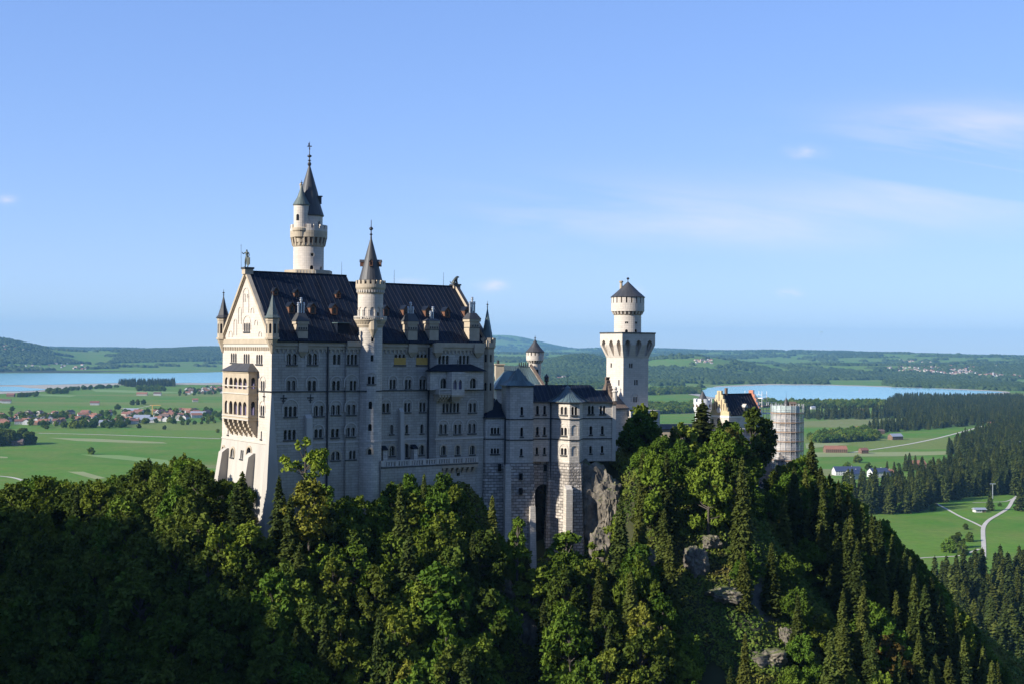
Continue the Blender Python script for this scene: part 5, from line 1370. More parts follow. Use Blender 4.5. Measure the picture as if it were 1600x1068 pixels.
# round drum on top
dcx, dcy = uR_ / 2, vL_ / 2
dw = TT.world(dcx, dcy); sD = dw.y / FPX; pcx = proj(dw.x, dw.y, 165)[0]
zd = lambda py: at(982, py, dw.y).z
Rd = 21.2 * sD
fa = -math.pi / 2 - TT.a
drum = empty('drum'); drum.parent = sq; drum.location = (dcx, dcy, 0)
def dg(px, y0, y1, w_, st_='an'):
    off = math.asin((px - pcx) * sD / Rd); return (off * Rd - w_ / 2, off * Rd + w_ / 2, zd(y1), zd(y0), 1, st_)
w = facade(sq, (lambda u, z, d: (dcx + (Rd - d) * math.cos(fa + u / Rd), dcy + (Rd - d) * math.sin(fa + u / Rd), z)), -math.pi * Rd, math.pi * Rd, z_top, zd(492),
       [dg(977, 515, 520.8, .7), dg(992, 514.5, 520.8, .7), dg(977.2, 503, 506, .8, 'rn'), dg(992.3, 503, 506, .8, 'rn')], M_TOWER, 'drum_wall', ucuts=[math.pi * Rd * (-1 + i / 20) for i in range(41)], sill=False, dep=.3)
bpy.data.objects.remove(drum)
Rc = 25.9 * sD
w = MB(); w.lathe(dcx, dcy, [(Rd, zd(493)), (Rd + .12, zd(492)), (Rc - .25, zd(483.8)), (Rc, zd(483)), (Rc, zd(474)), (Rc - .02, zd(474))], 40, M_TOWER, ms=[M_TRIM, M_WOOD] + [M_TOWER] * 3)
w.ring_boxes(dcx, dcy, Rd, Rc - .0, zd(487), zd(483), 24, 1.0, M_TOWER, 2)
w.ring_boxes(dcx, dcy, Rd - .1, Rc - .05, zd(491.5), zd(486), 24, .5, M_TOWER, 1, rb=(Rd - .1, Rd + .3)); w.build('corbel_ring', sq)
w = MB(); w.ring_boxes(dcx, dcy, Rc - .45, Rc, zd(474.1), zd(465), 20, .74, M_TOWER, 2, .1); w.lathe(dcx, dcy, [(0, zd(474.5)), (Rc - .1, zd(474.5))], 30, M_GLASS); w.lathe(dcx, dcy, [(Rc - .9, zd(475)), (Rc - .9, zd(465))], 30, M_IRON); w.build('battlement', sq)
w = MB(); w.lathe(dcx, dcy, [(0, zd(465)), (Rc + .15, zd(465.3)), (Rc + .2, zd(464.6)), (Rc * .62, zd(455)), (Rc * .22, zd(445)), (.15, zd(440.5))], 28, M_CONE); w.build('cone_roof', sq)
w = MB(); w.lathe(dcx, dcy, [(.12, zd(442)), (.08, zd(437.5)), (.28, zd(436.3)), (.36, zd(435)), (.2, zd(433.8)), (0, zd(433.5))], 10, M_IRON); w.build('finial', sq)
w = MB(); x_, y_ = (dw.x - 0) , dw.y; lo_ = Vector((-math.cos(TT.a), math.sin(TT.a))) * (10.6 * sD); w.tube((dcx + lo_.x, dcy + lo_.y, zd(458)), (dcx + lo_.x, dcy + lo_.y, zd(441)), .38, .34, 10, M_TRIM); w.lathe(dcx + lo_.x, dcy + lo_.y, [(.36, zd(442)), (.52, zd(441)), (.52, zd(439.3)), (.2, zd(438.8))], 10, M_TRIM); w.build('chimney', sq)

# ================================================================== buildings behind the wing
KY = 300.0
KF = Frame(at(800, 600, KY).x, KY, 9.0)
kz = lambda py, v=0: KF.F(815, py, v)[1]
KU = lambda px, v=0: KF.F(px, 590, v)[0]
kn = tag(KF.root('courtyard_house'), 'house behind the wing with pale green copper hip roof and stone gable', 'house')
w = MB(); w.box(KU(780), KU(850), 0, 11, 128, kz(600), M_WALL2); w.build('wall', kn)
w = MB(); u0_, u1_ = KU(757), KU(827, 5.5)
A = [(u0_, -.5, kz(604)), (KU(851), -.5, kz(604)), (KU(851), 11.5, kz(604)), (u0_, 11.5, kz(604))]; R0, R1 = (KU(788, 5.5), 5.5, KF.F(800, 570.5, 5.5)[1]), (u1_, 5.5, KF.F(820, 572, 5.5)[1])
w.face([A[0], A[1], R1, R0], M_COPPER); w.face([A[2], A[3], R0, R1], M_COPPER); w.face([A[3], A[0], R0], M_COPPER)
for i in range(1, 18):
    f = i / 18; a = Vector(A[0]).lerp(Vector(A[1]), f); b = Vector(R0).lerp(Vector(R1), f); w.tube(a, b, .05, .05, 4, M_CONEG, False)
w.build('roof', kn)
w = MB(); w.face([A[1], A[2], (R1[0] + .3, R1[1], R1[2] + .2)], M_WALL2)
w.tube(A[1], (R1[0] + .3, R1[1], R1[2] + .4), .35, .35, 4, M_WOOD); w.face([(A[1][0], A[1][1], A[1][2]), (R1[0] + .3, R1[1], R1[2] + .2), R1, (A[1][0] - .5, A[1][1], A[1][2])], M_WALL2)
w.build('end_gable', kn)
w = MB(); u, z = KF.F(780, 590, 2.0); w.box(u - .95, u + .95, 1, 3, 140, kz(570), M_TRIM); w.box(u - 1.15, u + 1.15, .8, 3.2, kz(570), kz(568), M_TRIM); w.tube((u - .3, 2, kz(568)), (u - .3, 2, kz(562.5)), .3, .3, 8, M_IRON); w.build('chimney', kn)
w = MB(); u = KU(818, 5)
for k in range(5): w.tube((u - 1 + k * .5, 5.2, kz(572)), (u - 1 + k * .5, 5.2, kz(566 - (k % 2))), .16, .1, 6, M_IRON)
w.build('chimney', kn)
u_ = KU(780, -6); hr = tag(KF.root('green_roof_pavilion'), 'small pavilion with steep green copper roof left of the copper pyramid tower', 'pavilion')
uc0, uc1 = KU(772, -9), KU(800, -9)
w = MB(); w.box(uc0 + .6, uc1, -9, -2, 130, kz(607), M_WALL2); w.build('wall', hr)
w = MB(); w.prism([(uc0, -9.5), (uc1 + 2, -9.5), (uc1 + 2, -1), (uc0, -1)], KF.F(785, 607, -9)[1], KF.F(790, 579, -5)[1], M_COPPER, top=[(uc0 + 2.8, -5.5), (uc1 + 1, -5.5), (uc1 + 1, -5.3), (uc0 + 2.8, -5.3)]); w.build('roof', hr)
# round turret of the courtyard
x = at(836, 550, 308); sR = 308 / FPX; zr_ = lambda py: at(836, py, 308).z
rt = tower_root('round_turret_tower', x.x, 308, 'small round tower with dark cone roof behind the green copper roofs')
w = MB(); w.lathe(0, 0, [(9.6 * sR, 128), (9.6 * sR, zr_(567)), (10 * sR, zr_(566)), (13.4 * sR, zr_(560)), (13.8 * sR, zr_(559)), (13.8 * sR, zr_(555))], 32, M_TOWER, ms=[M_TOWER, M_TOWER, M_WOOD, M_TOWER, M_TOWER])
w.build('shaft', rt)
w = MB(); w.ring_boxes(0, 0, 9 * sR, 13.7 * sR, zr_(562.5), zr_(559), 18, 1.0, M_TOWER, 2); w.ring_boxes(0, 0, 9.4 * sR, 13.7 * sR, zr_(566.5), zr_(562), 18, .5, M_TOWER, 1, rb=(9.4 * sR, 11 * sR)); w.build('corbel_ring', rt)
w = MB(); w.ring_boxes(0, 0, 12.5 * sR, 13.9 * sR, zr_(555.2), zr_(550), 14, .7, M_TOWER, 2); w.lathe(0, 0, [(11.8 * sR, zr_(556)), (11.8 * sR, zr_(550))], 24, M_IRON); w.lathe(0, 0, [(0, zr_(555.2)), (13.7 * sR, zr_(555.2))], 24, M_TOWER); w.build('battlement', rt)
w = MB(); w.lathe(0, 0, [(0, zr_(550)), (14.8 * sR, zr_(550)), (15 * sR, zr_(549.4)), (8.8 * sR, zr_(542.5)), (3.6 * sR, zr_(535)), (.1, zr_(530.5))], 24, M_CONE); w.build('cone_roof', rt)
w = MB(); finial(w, 0, 0, zr_(531), zr_(524.5) - zr_(531), .14); w.build('finial', rt)
w = MB(); a = -1.2; c, s = math.cos(a), math.sin(a); q = lambda w_, z: (9.7 * sR * c - s * w_, 9.7 * sR * s + c * w_, z); w.face([q(*p) for p in arch_pts(-.3, .3, zr_(583), zr_(576), 6)], M_GLASS); w.build('window', rt)
# small dark lantern
x = at(854, 590, 296); zl_ = lambda py: at(854, py, 296).z
ln = tag(empty('roof_lantern', (x.x, 296, 0)), 'small dark iron lantern turret rising over the wing roof beside the stone gable', 'lantern')
w = MB(); w.lathe(0, 0, [(.3, zl_(606)), (.3, zl_(596)), (.55, zl_(595)), (.5, zl_(592)), (.4, zl_(590))], 8, M_IRON); w.build('base', ln)
w = MB(); w.lathe(0, 0, [(.5, zl_(592)), (.5, zl_(589)), (.62, zl_(588.5)), (.35, zl_(586)), (.08, zl_(583.5)), (0, zl_(582.5))], 8, M_IRON); w.build('cap', ln)
# link building under the square tower and low courtyard wall
lk = tag(TT.root('link_building'), 'low stone building with brown lean-to roof at the foot of the big square tower', 'building')
a = TT.G(957, 640)[0]
w = MB(); w.box(-3.6, -.02, -2, 9, 124, zq(637), M_WALL2); w.box(-.0, uR_ + 1.2, -3.2, -.02, 124, zq(640), M_WALL2); w.build('wall', lk)
w = MB(); w.face([(-4, -2.4, zq(636)), (0, -2.4, zq(636)), (-.0, 3, zq(615)), (-4, 3, zq(617))], M_WOOD); w.face([(-4, -2.4, zq(636)), (-4, 3, zq(617)), (-4, 9, zq(636))], M_WOOD); w.box(-4.1, .1, -2.5, -2.3, zq(637.5), zq(635.8), M_CONE); w.build('roof', lk)
w = MB(); w.face([(uu, -3.23, z) for uu, z in arch_pts(1.6, 4.2, zq(690), zq(658), 10)], M_GLASS); w.build('archway', lk)
# ================================================================== gatehouse, its turret and scaffolded tower
YG = 352.0
GF = Frame(at(1124, 640, YG).x, YG, 40.0)
gate = tag(GF.root('gatehouse'), 'yellow brick gatehouse with stepped gable, round clock and dark roof among the trees', 'gatehouse')
gzz = lambda py, u=0: GF.G(1124, py, 0)[1]
gvv = lambda px: GF.G(px, 640, 0)[0]
va, vb_ = gvv(1139), gvv(1108); vm_ = (va + vb_) / 2; LG = 13.5
zt, zb = gzz(609.6), gzz(648)
w = MB()
pr = []; steps = 5
hwid = (vb_ - va) / 2; cap = .75
half = [(hwid + .0, zb)]
for i in range(steps):
    x1 = hwid - (hwid - cap) * i / steps; x2 = hwid - (hwid - cap) * (i + 1) / steps
    z1 = zb + 1.1 + (zt - zb - 1.1) * i / steps; half += [(x1, z1), (x2, z1)] if i else [(x1, zb + 1.1), (x2, zb + 1.1)]
half += [(cap, zt)]
pr = [(vm_ + x, z) for x, z in half] + [(vm_ - x, z) for x, z in half[::-1]]
for uu in (0, .6): w.face([(uu, *p) for p in pr], M_YEL)
for i in range(len(pr)): a, b_ = pr[i], pr[(i + 1) % len(pr)]; w.face([(0, *a), (0, *b_), (.6, *b_), (.6, *a)], M_YEL)
w.build('stepped_gable', gate)
w = MB(); w.box(0, LG, va, vb_, 118, zb, M_WALL2); w.build('wall', gate)
w = MB(); w.box(-.12, LG, va - .12, vb_ + .12, zb - .5, zb - .05, M_WHITE); w.build('cornice', gate)
w = MB()
for k in range(-3, 4):
    v = vm_ + k * hwid * .24; zl = zb + 1.4; hh_ = max(1.2, 3.9 - abs(k) * 1.1)
    if k == 0: zl += 2.4; hh_ = 2.6
    pts = arch_pts(v - .16, v + .16, zl, zl + hh_, 6); w.face([(-.02, *p) for p in pts], M_WOOD)
w.build('blind_arch', gate)
w = MB(); zc = gzz(640)
w.tube((-.02, vm_, zc), (-.16, vm_, zc), .72, .72, 24, M_WHITE)
w.box(-.2, -.17, vm_ - .04, vm_ + .04, zc - .02, zc + .5, M_IRON); w.box(-.2, -.17, vm_ - .38, vm_, zc - .04, zc + .04, M_IRON)
for k in range(12): a = math.pi * k / 6; w.box(-.19, -.165, vm_ + .58 * math.cos(a) - .03, vm_ + .58 * math.cos(a) + .03, zc + .58 * math.sin(a) - .05, zc + .58 * math.sin(a) + .05, M_IRON)
w.build('clock', gate)
w = MB(); w.face([(-.03, *p) for p in arch_pts(vm_ - .6, vm_ + .6, zb - 2.6, zb - .7, 8)], M_GLASS)
for k in (-2.6, 2.2): w.face([(-.03, *p) for p in arch_pts(vm_ + k - .4, vm_ + k + .4, zb - 2.6, zb - 1.0, 8)], M_GLASS)
w.build('window', gate)
w = MB(); zrg = gzz(615); gable_roof(w, .6, LG - .6, va - .4, vb_ + .4, zb + .2, zrg, M_ROOF, M_CONE, 1.1); w.build('roof', gate)
w = MB()
for uu in (LG - .6, LG): w.face([(uu, *p) for p in pr], M_REDB)
for i in range(len(pr)): a, b_ = pr[i], pr[(i + 1) % len(pr)]; w.face([(LG - .6, *a), (LG - .6, *b_), (LG, *b_), (LG, *a)], M_REDB if i % 2 else M_WHITE)
w.build('stepped_gable', gate)
w = MB(); u_, v_ = 7, va + .9; w.box(u_ - .6, u_ + .6, v_ - .8, v_ + 2, zb, zb + 2.1, M_CONE); w.prism([(u_ - .8, v_ - 1), (u_ + .8, v_ - 1), (u_ + .8, v_ + 2), (u_ - .8, v_ + 2)], zb + 2.1, zb + 3.0, M_WALL2, top=[(u_, v_ - 1), (u_, v_ - 1), (u_, v_ + 2), (u_, v_ + 2)]); w.build('dormer', gate)
w = MB(); w.box(2.5, 3.1, vm_ - .3, vm_ + .3, zrg - 1, zrg + 1.6, M_WOOD); w.build('chimney', gate)
w = MB(); w.box(-5, -.05, va - 5, vb_ + 1, 118, zb - 5.5, M_YEL); w.build('forecourt_wall', gate)
# corner turret left of the gable
p = at(1098, 630, 352); st_ = 352 / FPX; z_ = lambda py: at(1098, py, 352).z
gt = tower_root('gate_turret', p.x, 352, 'white battlemented turret with dark cone left of the yellow stepped gable', 0)
w = MB(); r = 14.3 * st_; w.lathe(0, 0, [(r * .82, 118), (r * .82, z_(645)), (r, z_(638)), (r, z_(627)), (r * .7, z_(627)), (0, z_(627))], 24, M_WHITE); w.build('shaft', gt)
w = MB(); w.ring_boxes(0, 0, r - .35, r, z_(627), z_(622), 9, .58, M_WHITE, 2); w.build('battlement', gt)
w = MB()
for k in range(12): a = -math.pi + k * math.pi / 6 + .2; c, s = math.cos(a), math.sin(a); q = lambda w_, z, R: (R * c - s * w_, R * s + c * w_, z); w.face([q(*pp, r + .02) for pp in arch_pts(-.3, .3, z_(635), z_(630), 6)], M_WOOD)
w.build('window', gt)
w = MB(); w.lathe(0, 0, [(7.6 * st_, z_(627)), (7.6 * st_, z_(624)), (8.2 * st_, z_(624)), (.08, z_(610))], 20, M_CONE); w.build('cone_roof', gt)
# scaffolded round tower
m, nt, b = new_mat('scaffold_netting'); b.inputs['Base Color'].default_value = (.52, .50, .48, 1); b.inputs['Roughness'].default_value = .8
tp = N(nt, 'ShaderNodeBsdfTransparent'); mx = N(nt, 'ShaderNodeMixShader'); mx.inputs[0].default_value = .5
tcn = N(nt, 'ShaderNodeTexCoord'); nn_ = N(nt, 'ShaderNodeTexNoise', Scale=.5, Detail=4.0); nt.links.new(tcn.outputs['Object'], nn_.inputs['Vector']); nt.links.new(mapr(nt, nn_.outputs['Fac'], .35, .65, .30, .62), mx.inputs[0])
nt.links.new(tp.outputs[0], mx.inputs[1]); nt.links.new(b.outputs[0], mx.inputs[2]); nt.links.new(mx.outputs[0], [n for n in nt.nodes if n.type == 'OUTPUT_MATERIAL'][0].inputs['Surface'])
M_NET = m
M_DECK = plain('scaffold_plank', (.32, .22, .15), .8, .2, 2)
M_STEEL = plain('scaffold_tube', (.50, .50, .50), .4, .1, 2, .5)
M_GNET = plain('green_safety_net', (.34, .40, .38), .7, .35, 1.2)
YK = 336.0; p = at(1230, 650, YK); sk = YK / FPX; z_ = lambda py: at(1230, py, YK).z
rs = 23.8 * sk
sc_t = tower_root('round_gate_tower', p.x, YK, 'round pale gate tower wrapped in scaffolding, small dark cone on top')
w = MB(); w.lathe(0, 0, [(rs - 1.1, 118), (rs - 1.1, z_(633)), (0, z_(633))], 32, M_TOWER); w.build('shaft', sc_t)
w = MB()
for py in (645, 660, 676, 692, 708, 724, 740):
    for k in range(8): a = -math.pi + k * math.pi / 8 + .15; c, s = math.cos(a), math.sin(a); q = lambda w_, z: ((rs - 1.08) * c - s * w_, (rs - 1.08) * s + c * w_, z); w.face([q(*pp) for pp in arch_pts(-.3, .3, z_(py), z_(py - 8), 6)], M_GLASS)
w.build('window', sc_t)
w = MB(); w.lathe(-.3, 0, [(4.8 * sk, z_(636)), (4.8 * sk, z_(633)), (.06, z_(620))], 20, M_CONE); w.build('cone_roof', sc_t)
w = MB(); w.box(.5, 2.2, -1, 1, z_(634), z_(630), M_WOOD); w.prism([(.4, -1.2), (2.4, -1.2), (2.4, 1.2), (.4, 1.2)], z_(630), z_(626.5), M_WOOD, top=[(.4, -.1), (2.0, -.1), (2.0, .1), (.4, .1)]); w.build('roof_hut', sc_t)
w = MB(); w.tube((-.3, 0, z_(621)), (-.3, 0, z_(612)), .04, .02, 5, M_IRON); w.build('lightning_rod', sc_t)
scf = tag(empty('scaffolding', (p.x, YK, 0)), 'cylindrical scaffolding with pale netting and orange plank decks around the round gate tower', 'scaffolding')
zb_ = 119.0; ztop = z_(632.5); nd = 10
w = MB()
K = 20
for k in range(K):
    a = 2 * math.pi * k / K
    for rr in (rs + .26, rs - .8): w.tube((rr * math.cos(a), rr * math.sin(a), zb_), (rr * math.cos(a), rr * math.sin(a), ztop + .4), .05, .05, 5, M_STEEL, False)
lv = []
z = ztop - 2.0
while z > zb_: lv.append(z); z -= 2.35
for z in lv:
    for dz in (1.0, .5):
        for k in range(K):
            a, b2 = 2 * math.pi * k / K, 2 * math.pi * (k + 1) / K; w.tube(((rs + .26) * math.cos(a), (rs + .26) * math.sin(a), z + dz), ((rs + .26) * math.cos(b2), (rs + .26) * math.sin(b2), z + dz), .04, .04, 4, M_STEEL, False)
w.build('frame', scf)
w = MB()
for z in lv: w.lathe(0, 0, [(rs - 1.0, z), (rs + .32, z), (rs + .32, z + .20), (rs - 1.0, z + .28), (rs - 1.0, z)], 20, M_DECK)
w.build('deck', scf)
w = MB(); w.lathe(0, 0, [(rs + .1, zb_), (rs + .1, lv[0] + .2)], 40, M_NET); w.build('netting', scf)
w = MB(); w.lathe(0, 0, [(rs + .1, lv[0] + .3), (rs + .1, ztop)], 40, M_GNET, -math.pi, -.9); w.build('safety_net', scf)
# scaffolding along the gatehouse side
sf = tag(GF.root('scaffolding'), 'steel scaffolding with orange planks behind the red end gable of the gatehouse', 'scaffolding')
w = MB(); x0, x1 = LG + .5, LG + 6.5; zt2 = gzz(611)
for i in range(4):
    for v in (va + .5, va + 3.2, vb_ - .5):
        u_ = x0 + (x1 - x0) * i / 3; w.tube((u_, v, 119), (u_, v, zt2 - (0 if i < 2 else 3.0)), .07, .07, 5, M_WHITE, False)
for k in range(14):
    z = zt2 - 2 - k * 2.1
    for v in (va + .5, vb_ - .5): w.tube((x0, v, z + 1), (x1 if k > 0 else x0 + 2, v, z + 1), .06, .06, 5, M_WHITE, False)
    w.tube((x0, va + .5, z + 1), (x0, vb_ - .5, z + 1), .06, .06, 5, M_WHITE, False)
w.build('frame', sf)
w = MB()
for k in range(14): z = zt2 - 2 - k * 2.1; w.box(x0, x1 if k > 0 else x0 + 2, va + .3, vb_ - .3, z, z + .22, M_DECK if k % 2 else M_WHITE)
w.build('deck', sf)
sf2 = tag(empty('scaffolding', (at(1190, 700, 340).x, 340, 0)), 'netted scaffolding seen through the trees between gatehouse and round tower', 'scaffolding')
w = MB(); zz0 = at(1190, 752, 340).z; zz1 = at(1190, 668, 340).z
for i in range(6): w.tube((-4.2 + i * 1.5, 0, 119), (-4.2 + i * 1.5, 0, zz1), .06, .06, 5, M_STEEL, False)
w.build('frame', sf2)
w = MB(); z = zz1 - .6
while z > 121: w.box(-4.4, 3.5, 0, 1.1, z, z + .22, M_DECK); z -= 2.3
w.build('deck', sf2)
w = MB(); w.box(-4.4, 3.5, 1.3, 7, 119, zz1 - .5, M_TOWER); w.build('wall', sf2)
w = MB(); w.face([(-4.4, -.08, zz0), (3.5, -.08, zz0), (3.5, -.08, zz1 - 2), (-4.4, -.08, zz1 - 2)], M_NET); w.build('netting', sf2)
# low dark-roofed wing between tower and gatehouse
p = at(1058, 668, 335); lw = tag(empty('courtyard_wing', (p.x, 335, 0), math.radians(8)), 'low courtyard wing with flat dark roof between big square tower and gatehouse', 'building')
s5 = 335 / FPX; zt3 = at(1058, 664, 335).z
w = MB(); w.box(-5.5, 5.5, 0, 7, 118, zt3 - .9, M_TRIM); w.build('wall', lw)
w = MB(); w.prism([(-6, -.5), (6, -.5), (6, 7.5), (-6, 7.5)], zt3 - .9, zt3 + .2, M_ROOF, top=[(-5.5, 3), (5.5, 3), (5.5, 4), (-5.5, 4)]); w.build('roof', lw)
# terrace with visitors
PT = at(1196, 761, 322); tr_ = tag(empty('viewing_terrace', (PT.x, 322, 0), math.radians(5)), 'stone viewing terrace with railing crowded with visitors below the scaffolding', 'terrace')
zf = PT.z
w = MB(); w.box(-3.4, 3.4, -1.2, 4, 112, zf, M_WALL2); w.build('floor', tr_)
w = MB()
for i in range(8): w.tube((-3.3 + i * .94, -1.1, zf), (-3.3 + i * .94, -1.1, zf + 1.0), .035, .035, 5, M_IRON)
for dz in (1.0, .5): w.tube((-3.3, -1.1, zf + dz), (3.3, -1.1, zf + dz), .035, .035, 5, M_IRON)
w.build('railing', tr_)
for i, dx in enumerate((-1.0, .5, 1.1)):
    w = MB(); w.box(dx - .16, dx + .16, -1.7, -1.35, zf - 6, zf - .2, M_WALL2); w.build('post', tr_)
# visitors
shirts = [('white', (.75, .75, .73)), ('light blue', (.30, .45, .62)), ('red', (.45, .06, .05)), ('black', (.03, .03, .035)), ('cream', (.65, .58, .42)), ('navy', (.04, .06, .16)), ('pink', (.62, .30, .34)), ('grey', (.28, .28, .29)), ('yellow', (.62, .48, .08)), ('teal', (.05, .28, .28)), ('orange', (.62, .22, .05))]
M_SKIN = plain('skin', (.45, .27, .19), .6, .08); M_HAIR = [plain('brown_hair', (.05, .03, .02), .7, .2), plain('fair_hair', (.32, .22, .10), .7, .2)]
M_TROU = [plain('blue_trousers', (.06, .09, .16), .8, .1), plain('dark_trousers', (.03, .03, .03), .8, .1), plain('beige_trousers', (.35, .29, .2), .8, .1)]
H = 1.72
bp_ = {k: tuple(q * H for q in v) for k, v in kx.items()}
bp_['head'] = (0, -.008 * H, .925 * H, .052 * H, .058 * H); bp_['neck'] = (0, 0, .85 * H, .026 * H); bp_.pop('helm')
bp_['hal'] = (-.14 * H, -.13 * H, .60 * H, .018 * H); bp_['ell'] = (-.15 * H, -.02 * H, .63 * H, .024 * H); bp_['har'] = (.13 * H, -.15 * H, .61 * H, .018 * H); bp_['chest'] = (0, 0, .74 * H, .075 * H, .052 * H)
PE = [e for e in FIG_E if 'helm' not in e]
def make_person(sm, tm, hm_):
    b0 = skin_fig('person', bp_, PE, M_SKIN)
    up = {k: bp_[k] for k in ('belly', 'chest', 'shl', 'ell', 'shr', 'elr')}; up = {k: (v[0], v[1], v[2]) + tuple(q * 1.16 + .008 for q in v[3:]) for k, v in up.items()}; up['low'] = (0, 0, .53 * H, .088 * H, .07 * H)
    s1 = skin_fig('shirt', {k: up[k] for k in ('belly', 'low', 'chest', 'shl', 'ell', 'shr', 'elr')}, [('low', 'belly'), ('belly', 'chest'), ('chest', 'shl'), ('shl', 'ell'), ('chest', 'shr'), ('shr', 'elr')], sm, b0)
    lo_ = {k: bp_[k] for k in ('pelvis', 'hpl', 'knl', 'anl', 'hpr', 'knr', 'anr')}; lo_ = {k: (v[0], v[1], v[2] + (.03 if k[:2] == 'an' else 0)) + tuple(q * 1.15 + .008 for q in v[3:]) for k, v in lo_.items()}
    skin_fig('trousers', lo_, [('pelvis', 'hpl'), ('hpl', 'knl'), ('knl', 'anl'), ('pelvis', 'hpr'), ('hpr', 'knr'), ('knr', 'anr')], tm, b0)
    h1 = MB(); h1.lathe(0, .01, [(.02, .99 * H), (.075, .975 * H), (.105, .945 * H), (.105, .915 * H), (.085, .885 * H)], 12, hm_, math.pi * -.08, math.pi * 1.08); h1.lathe(0, .01, [(0, 1.0 * H), (.075, .985 * H), (.100, .955 * H)], 12, hm_); h1.build('hair', b0)
    return b0
rp_ = random.Random(9)
protos = []
for i in range(11):
    sn, sc__ = shirts[i]
    sm = plain(sn.replace(' ', '_') + '_shirt', sc__, .8, .08)
    pe = make_person(sm, M_TROU[i % 3], M_HAIR[i % 2])
    x = -3.0 + i * .58 + rp_.uniform(-.1, .1); y = rp_.uniform(-.75, .1) if i % 2 else rp_.uniform(.3, 1.4)
    pw = tr_.matrix_basis @ Vector((x, y, zf)); sc3 = rp_.uniform(.94, 1.06)
    pe.location = (PT.x + x, 322 + y, zf); pe.rotation_euler = (0, 0, rp_.uniform(-.7, .7)); pe.scale = (sc3,) * 3
    tag(pe, 'visitor in a %s shirt standing on the viewing terrace under the scaffolding' % sn, 'person', 'visitors on the viewing terrace')
    protos.append(pe)
def copy_tree(o, parent=None):
    c = o.copy(); C.objects.link(c); c.parent = parent
    for ch in o.children: copy_tree(ch, c)
    return c
zfl = zf2 + .12
for i, (k, src) in enumerate(((0, 2), (1, 5), (2, 6), (3, 0), (4, 8))):
    c = copy_tree(protos[src]); v = lv0 + .6 + (k + .5) * bw
    q = PF.world(-lu + .55, v); c.location = (q.x, q.y, zfl); c.rotation_euler = (0, 0, math.radians(-55)); c.scale = (1, 1, 1)
    tag(c, 'visitor in a %s shirt looking out of the lower loggia arches' % shirts[src][0], 'person', 'visitors in the loggia')
# crag under the wing's right end and rocks on the spur
M_ROCK, nt, b = new_mat('grey_limestone_rock')
tcn = N(nt, 'ShaderNodeTexCoord'); q1 = N(nt, 'ShaderNodeTexNoise', Scale=.35, Detail=9.0, Roughness=.7); nt.links.new(tcn.outputs['Object'], q1.inputs['Vector'])
q2 = N(nt, 'ShaderNodeTexNoise', Scale=.12, Detail=4.0); nt.links.new(tcn.outputs['Object'], q2.inputs['Vector'])
c = mixrgb(nt, mapr(nt, q1.outputs['Fac'], .35, .65), (.055, .050, .042), (.24, .205, .155))
geo = N(nt, 'ShaderNodeNewGeometry'); sx_ = N(nt, 'ShaderNodeSeparateXYZ'); nt.links.new(geo.outputs['Normal'], sx_.inputs[0])
c = mixrgb(nt, mapr(nt, sx_.outputs[2], .55, .8), c, (.075, .085, .022))
nt.links.new(c, b.inputs['Base Color']); b.inputs['Roughness'].default_value = .95
bp = N(nt, 'ShaderNodeBump', Strength=.9, Distance=.5); nt.links.new(q1.outputs['Fac'], bp.inputs['Height']); nt.links.new(bp.outputs[0], b.inputs['Normal'])
def rock(px, py, Y, sx, sy, sz, seed, label, name='rock_outcrop', sub=5, rz=0):
    import bmesh
    bm = bmesh.new(); bmesh.ops.create_icosphere(bm, subdivisions=sub, radius=1)
    co = np.array([v.co[:] for v in bm.verts]); s = seed * 13.7
    blk = lambda p, k: np.sign(p) * np.abs(p) ** k
    co = blk(co, .72)
    d = 1 + .46 * (fbm(co[:, 0] * 10 + s, co[:, 2] * 6 + co[:, 1] * 7, 6, 4) - .5) * 2 + .34 * (fbm(co[:, 0] * 34 + s, co[:, 1] * 30 + co[:, 2] * 16, 6, 4) - .5)
    ter = np.abs(((co[:, 2] * 3.2 + co[:, 0] * .8 + s) % 1) - .5) * .16
    co = co * (d - ter)[:, None] * np.array([sx, sy, sz])
    for v, q in zip(bm.verts, co): v.co = q
    me = bpy.data.meshes.new(name); bm.to_mesh(me); bm.free(); me.materials.append(M_ROCK)
    p = at(px, py, Y)
    if Y < 0:                     # seat it where the line of sight meets the slope
        for q in range(200, 320):
            p = at(px, py, q * 1.0)
            if p.z < float(ground_h(np.array([p.x]), np.array([p.y]))[0]) + .2: break
    o = link(name, me, None, p); o.rotation_euler = (0, 0, rz); return tag(o, label, 'rock')
rock(936, 800, 269, 5.2, 3.6, 8.6, 1, 'tall dark rock face under the right end of the wing', 'rock_outcrop')
rock(953, 800, 265.5, 1.9, 1.8, 4.4, 2, 'twisted pale rock rib standing in front of the dark rock face', 'rock_rib', 5, .2)
rock(940, 862, 262, 2.2, 2.2, 4.6, 3, 'blocky outcrop with grassy top beside the foot of the bay pier', 'rock_block', 5)
rock(1086, 880, -1, 2.1, 2.4, 3.2, 4, 'bright limestone cliff on the sunlit spur under the tall spruces')
rock(1112, 846, -1, 2.0, 2.0, 1.4, 5, 'shaded ledge of rock just above the bright limestone cliff')
rock(1130, 928, -1, 3.0, 2.6, 1.5, 6, 'low pale rocks in the middle of the sunlit hillside')
rock(1200, 1030, -1, 3.2, 2.6, 2.0, 7, 'pale rocks near the bottom of the sunlit hillside')
rock(1015, 890, -1, 1.8, 2.4, 3.6, 8, 'narrow rock cleft left of the bright limestone cliff')
rock(822, 985, -1, 2.2, 3.0, 5.5, 9, 'bare scree and rock in the dark ravine under the castle', 'rock_gully')
rock(785, 930, -1, 2.2, 2.5, 3.0, 10, 'small grey rocks at the top left of the ravine')
rock(1228, 1000, -1, 1.6, 2.0, 2.6, 11, 'rock step right of the pale bottom rocks on the hillside')
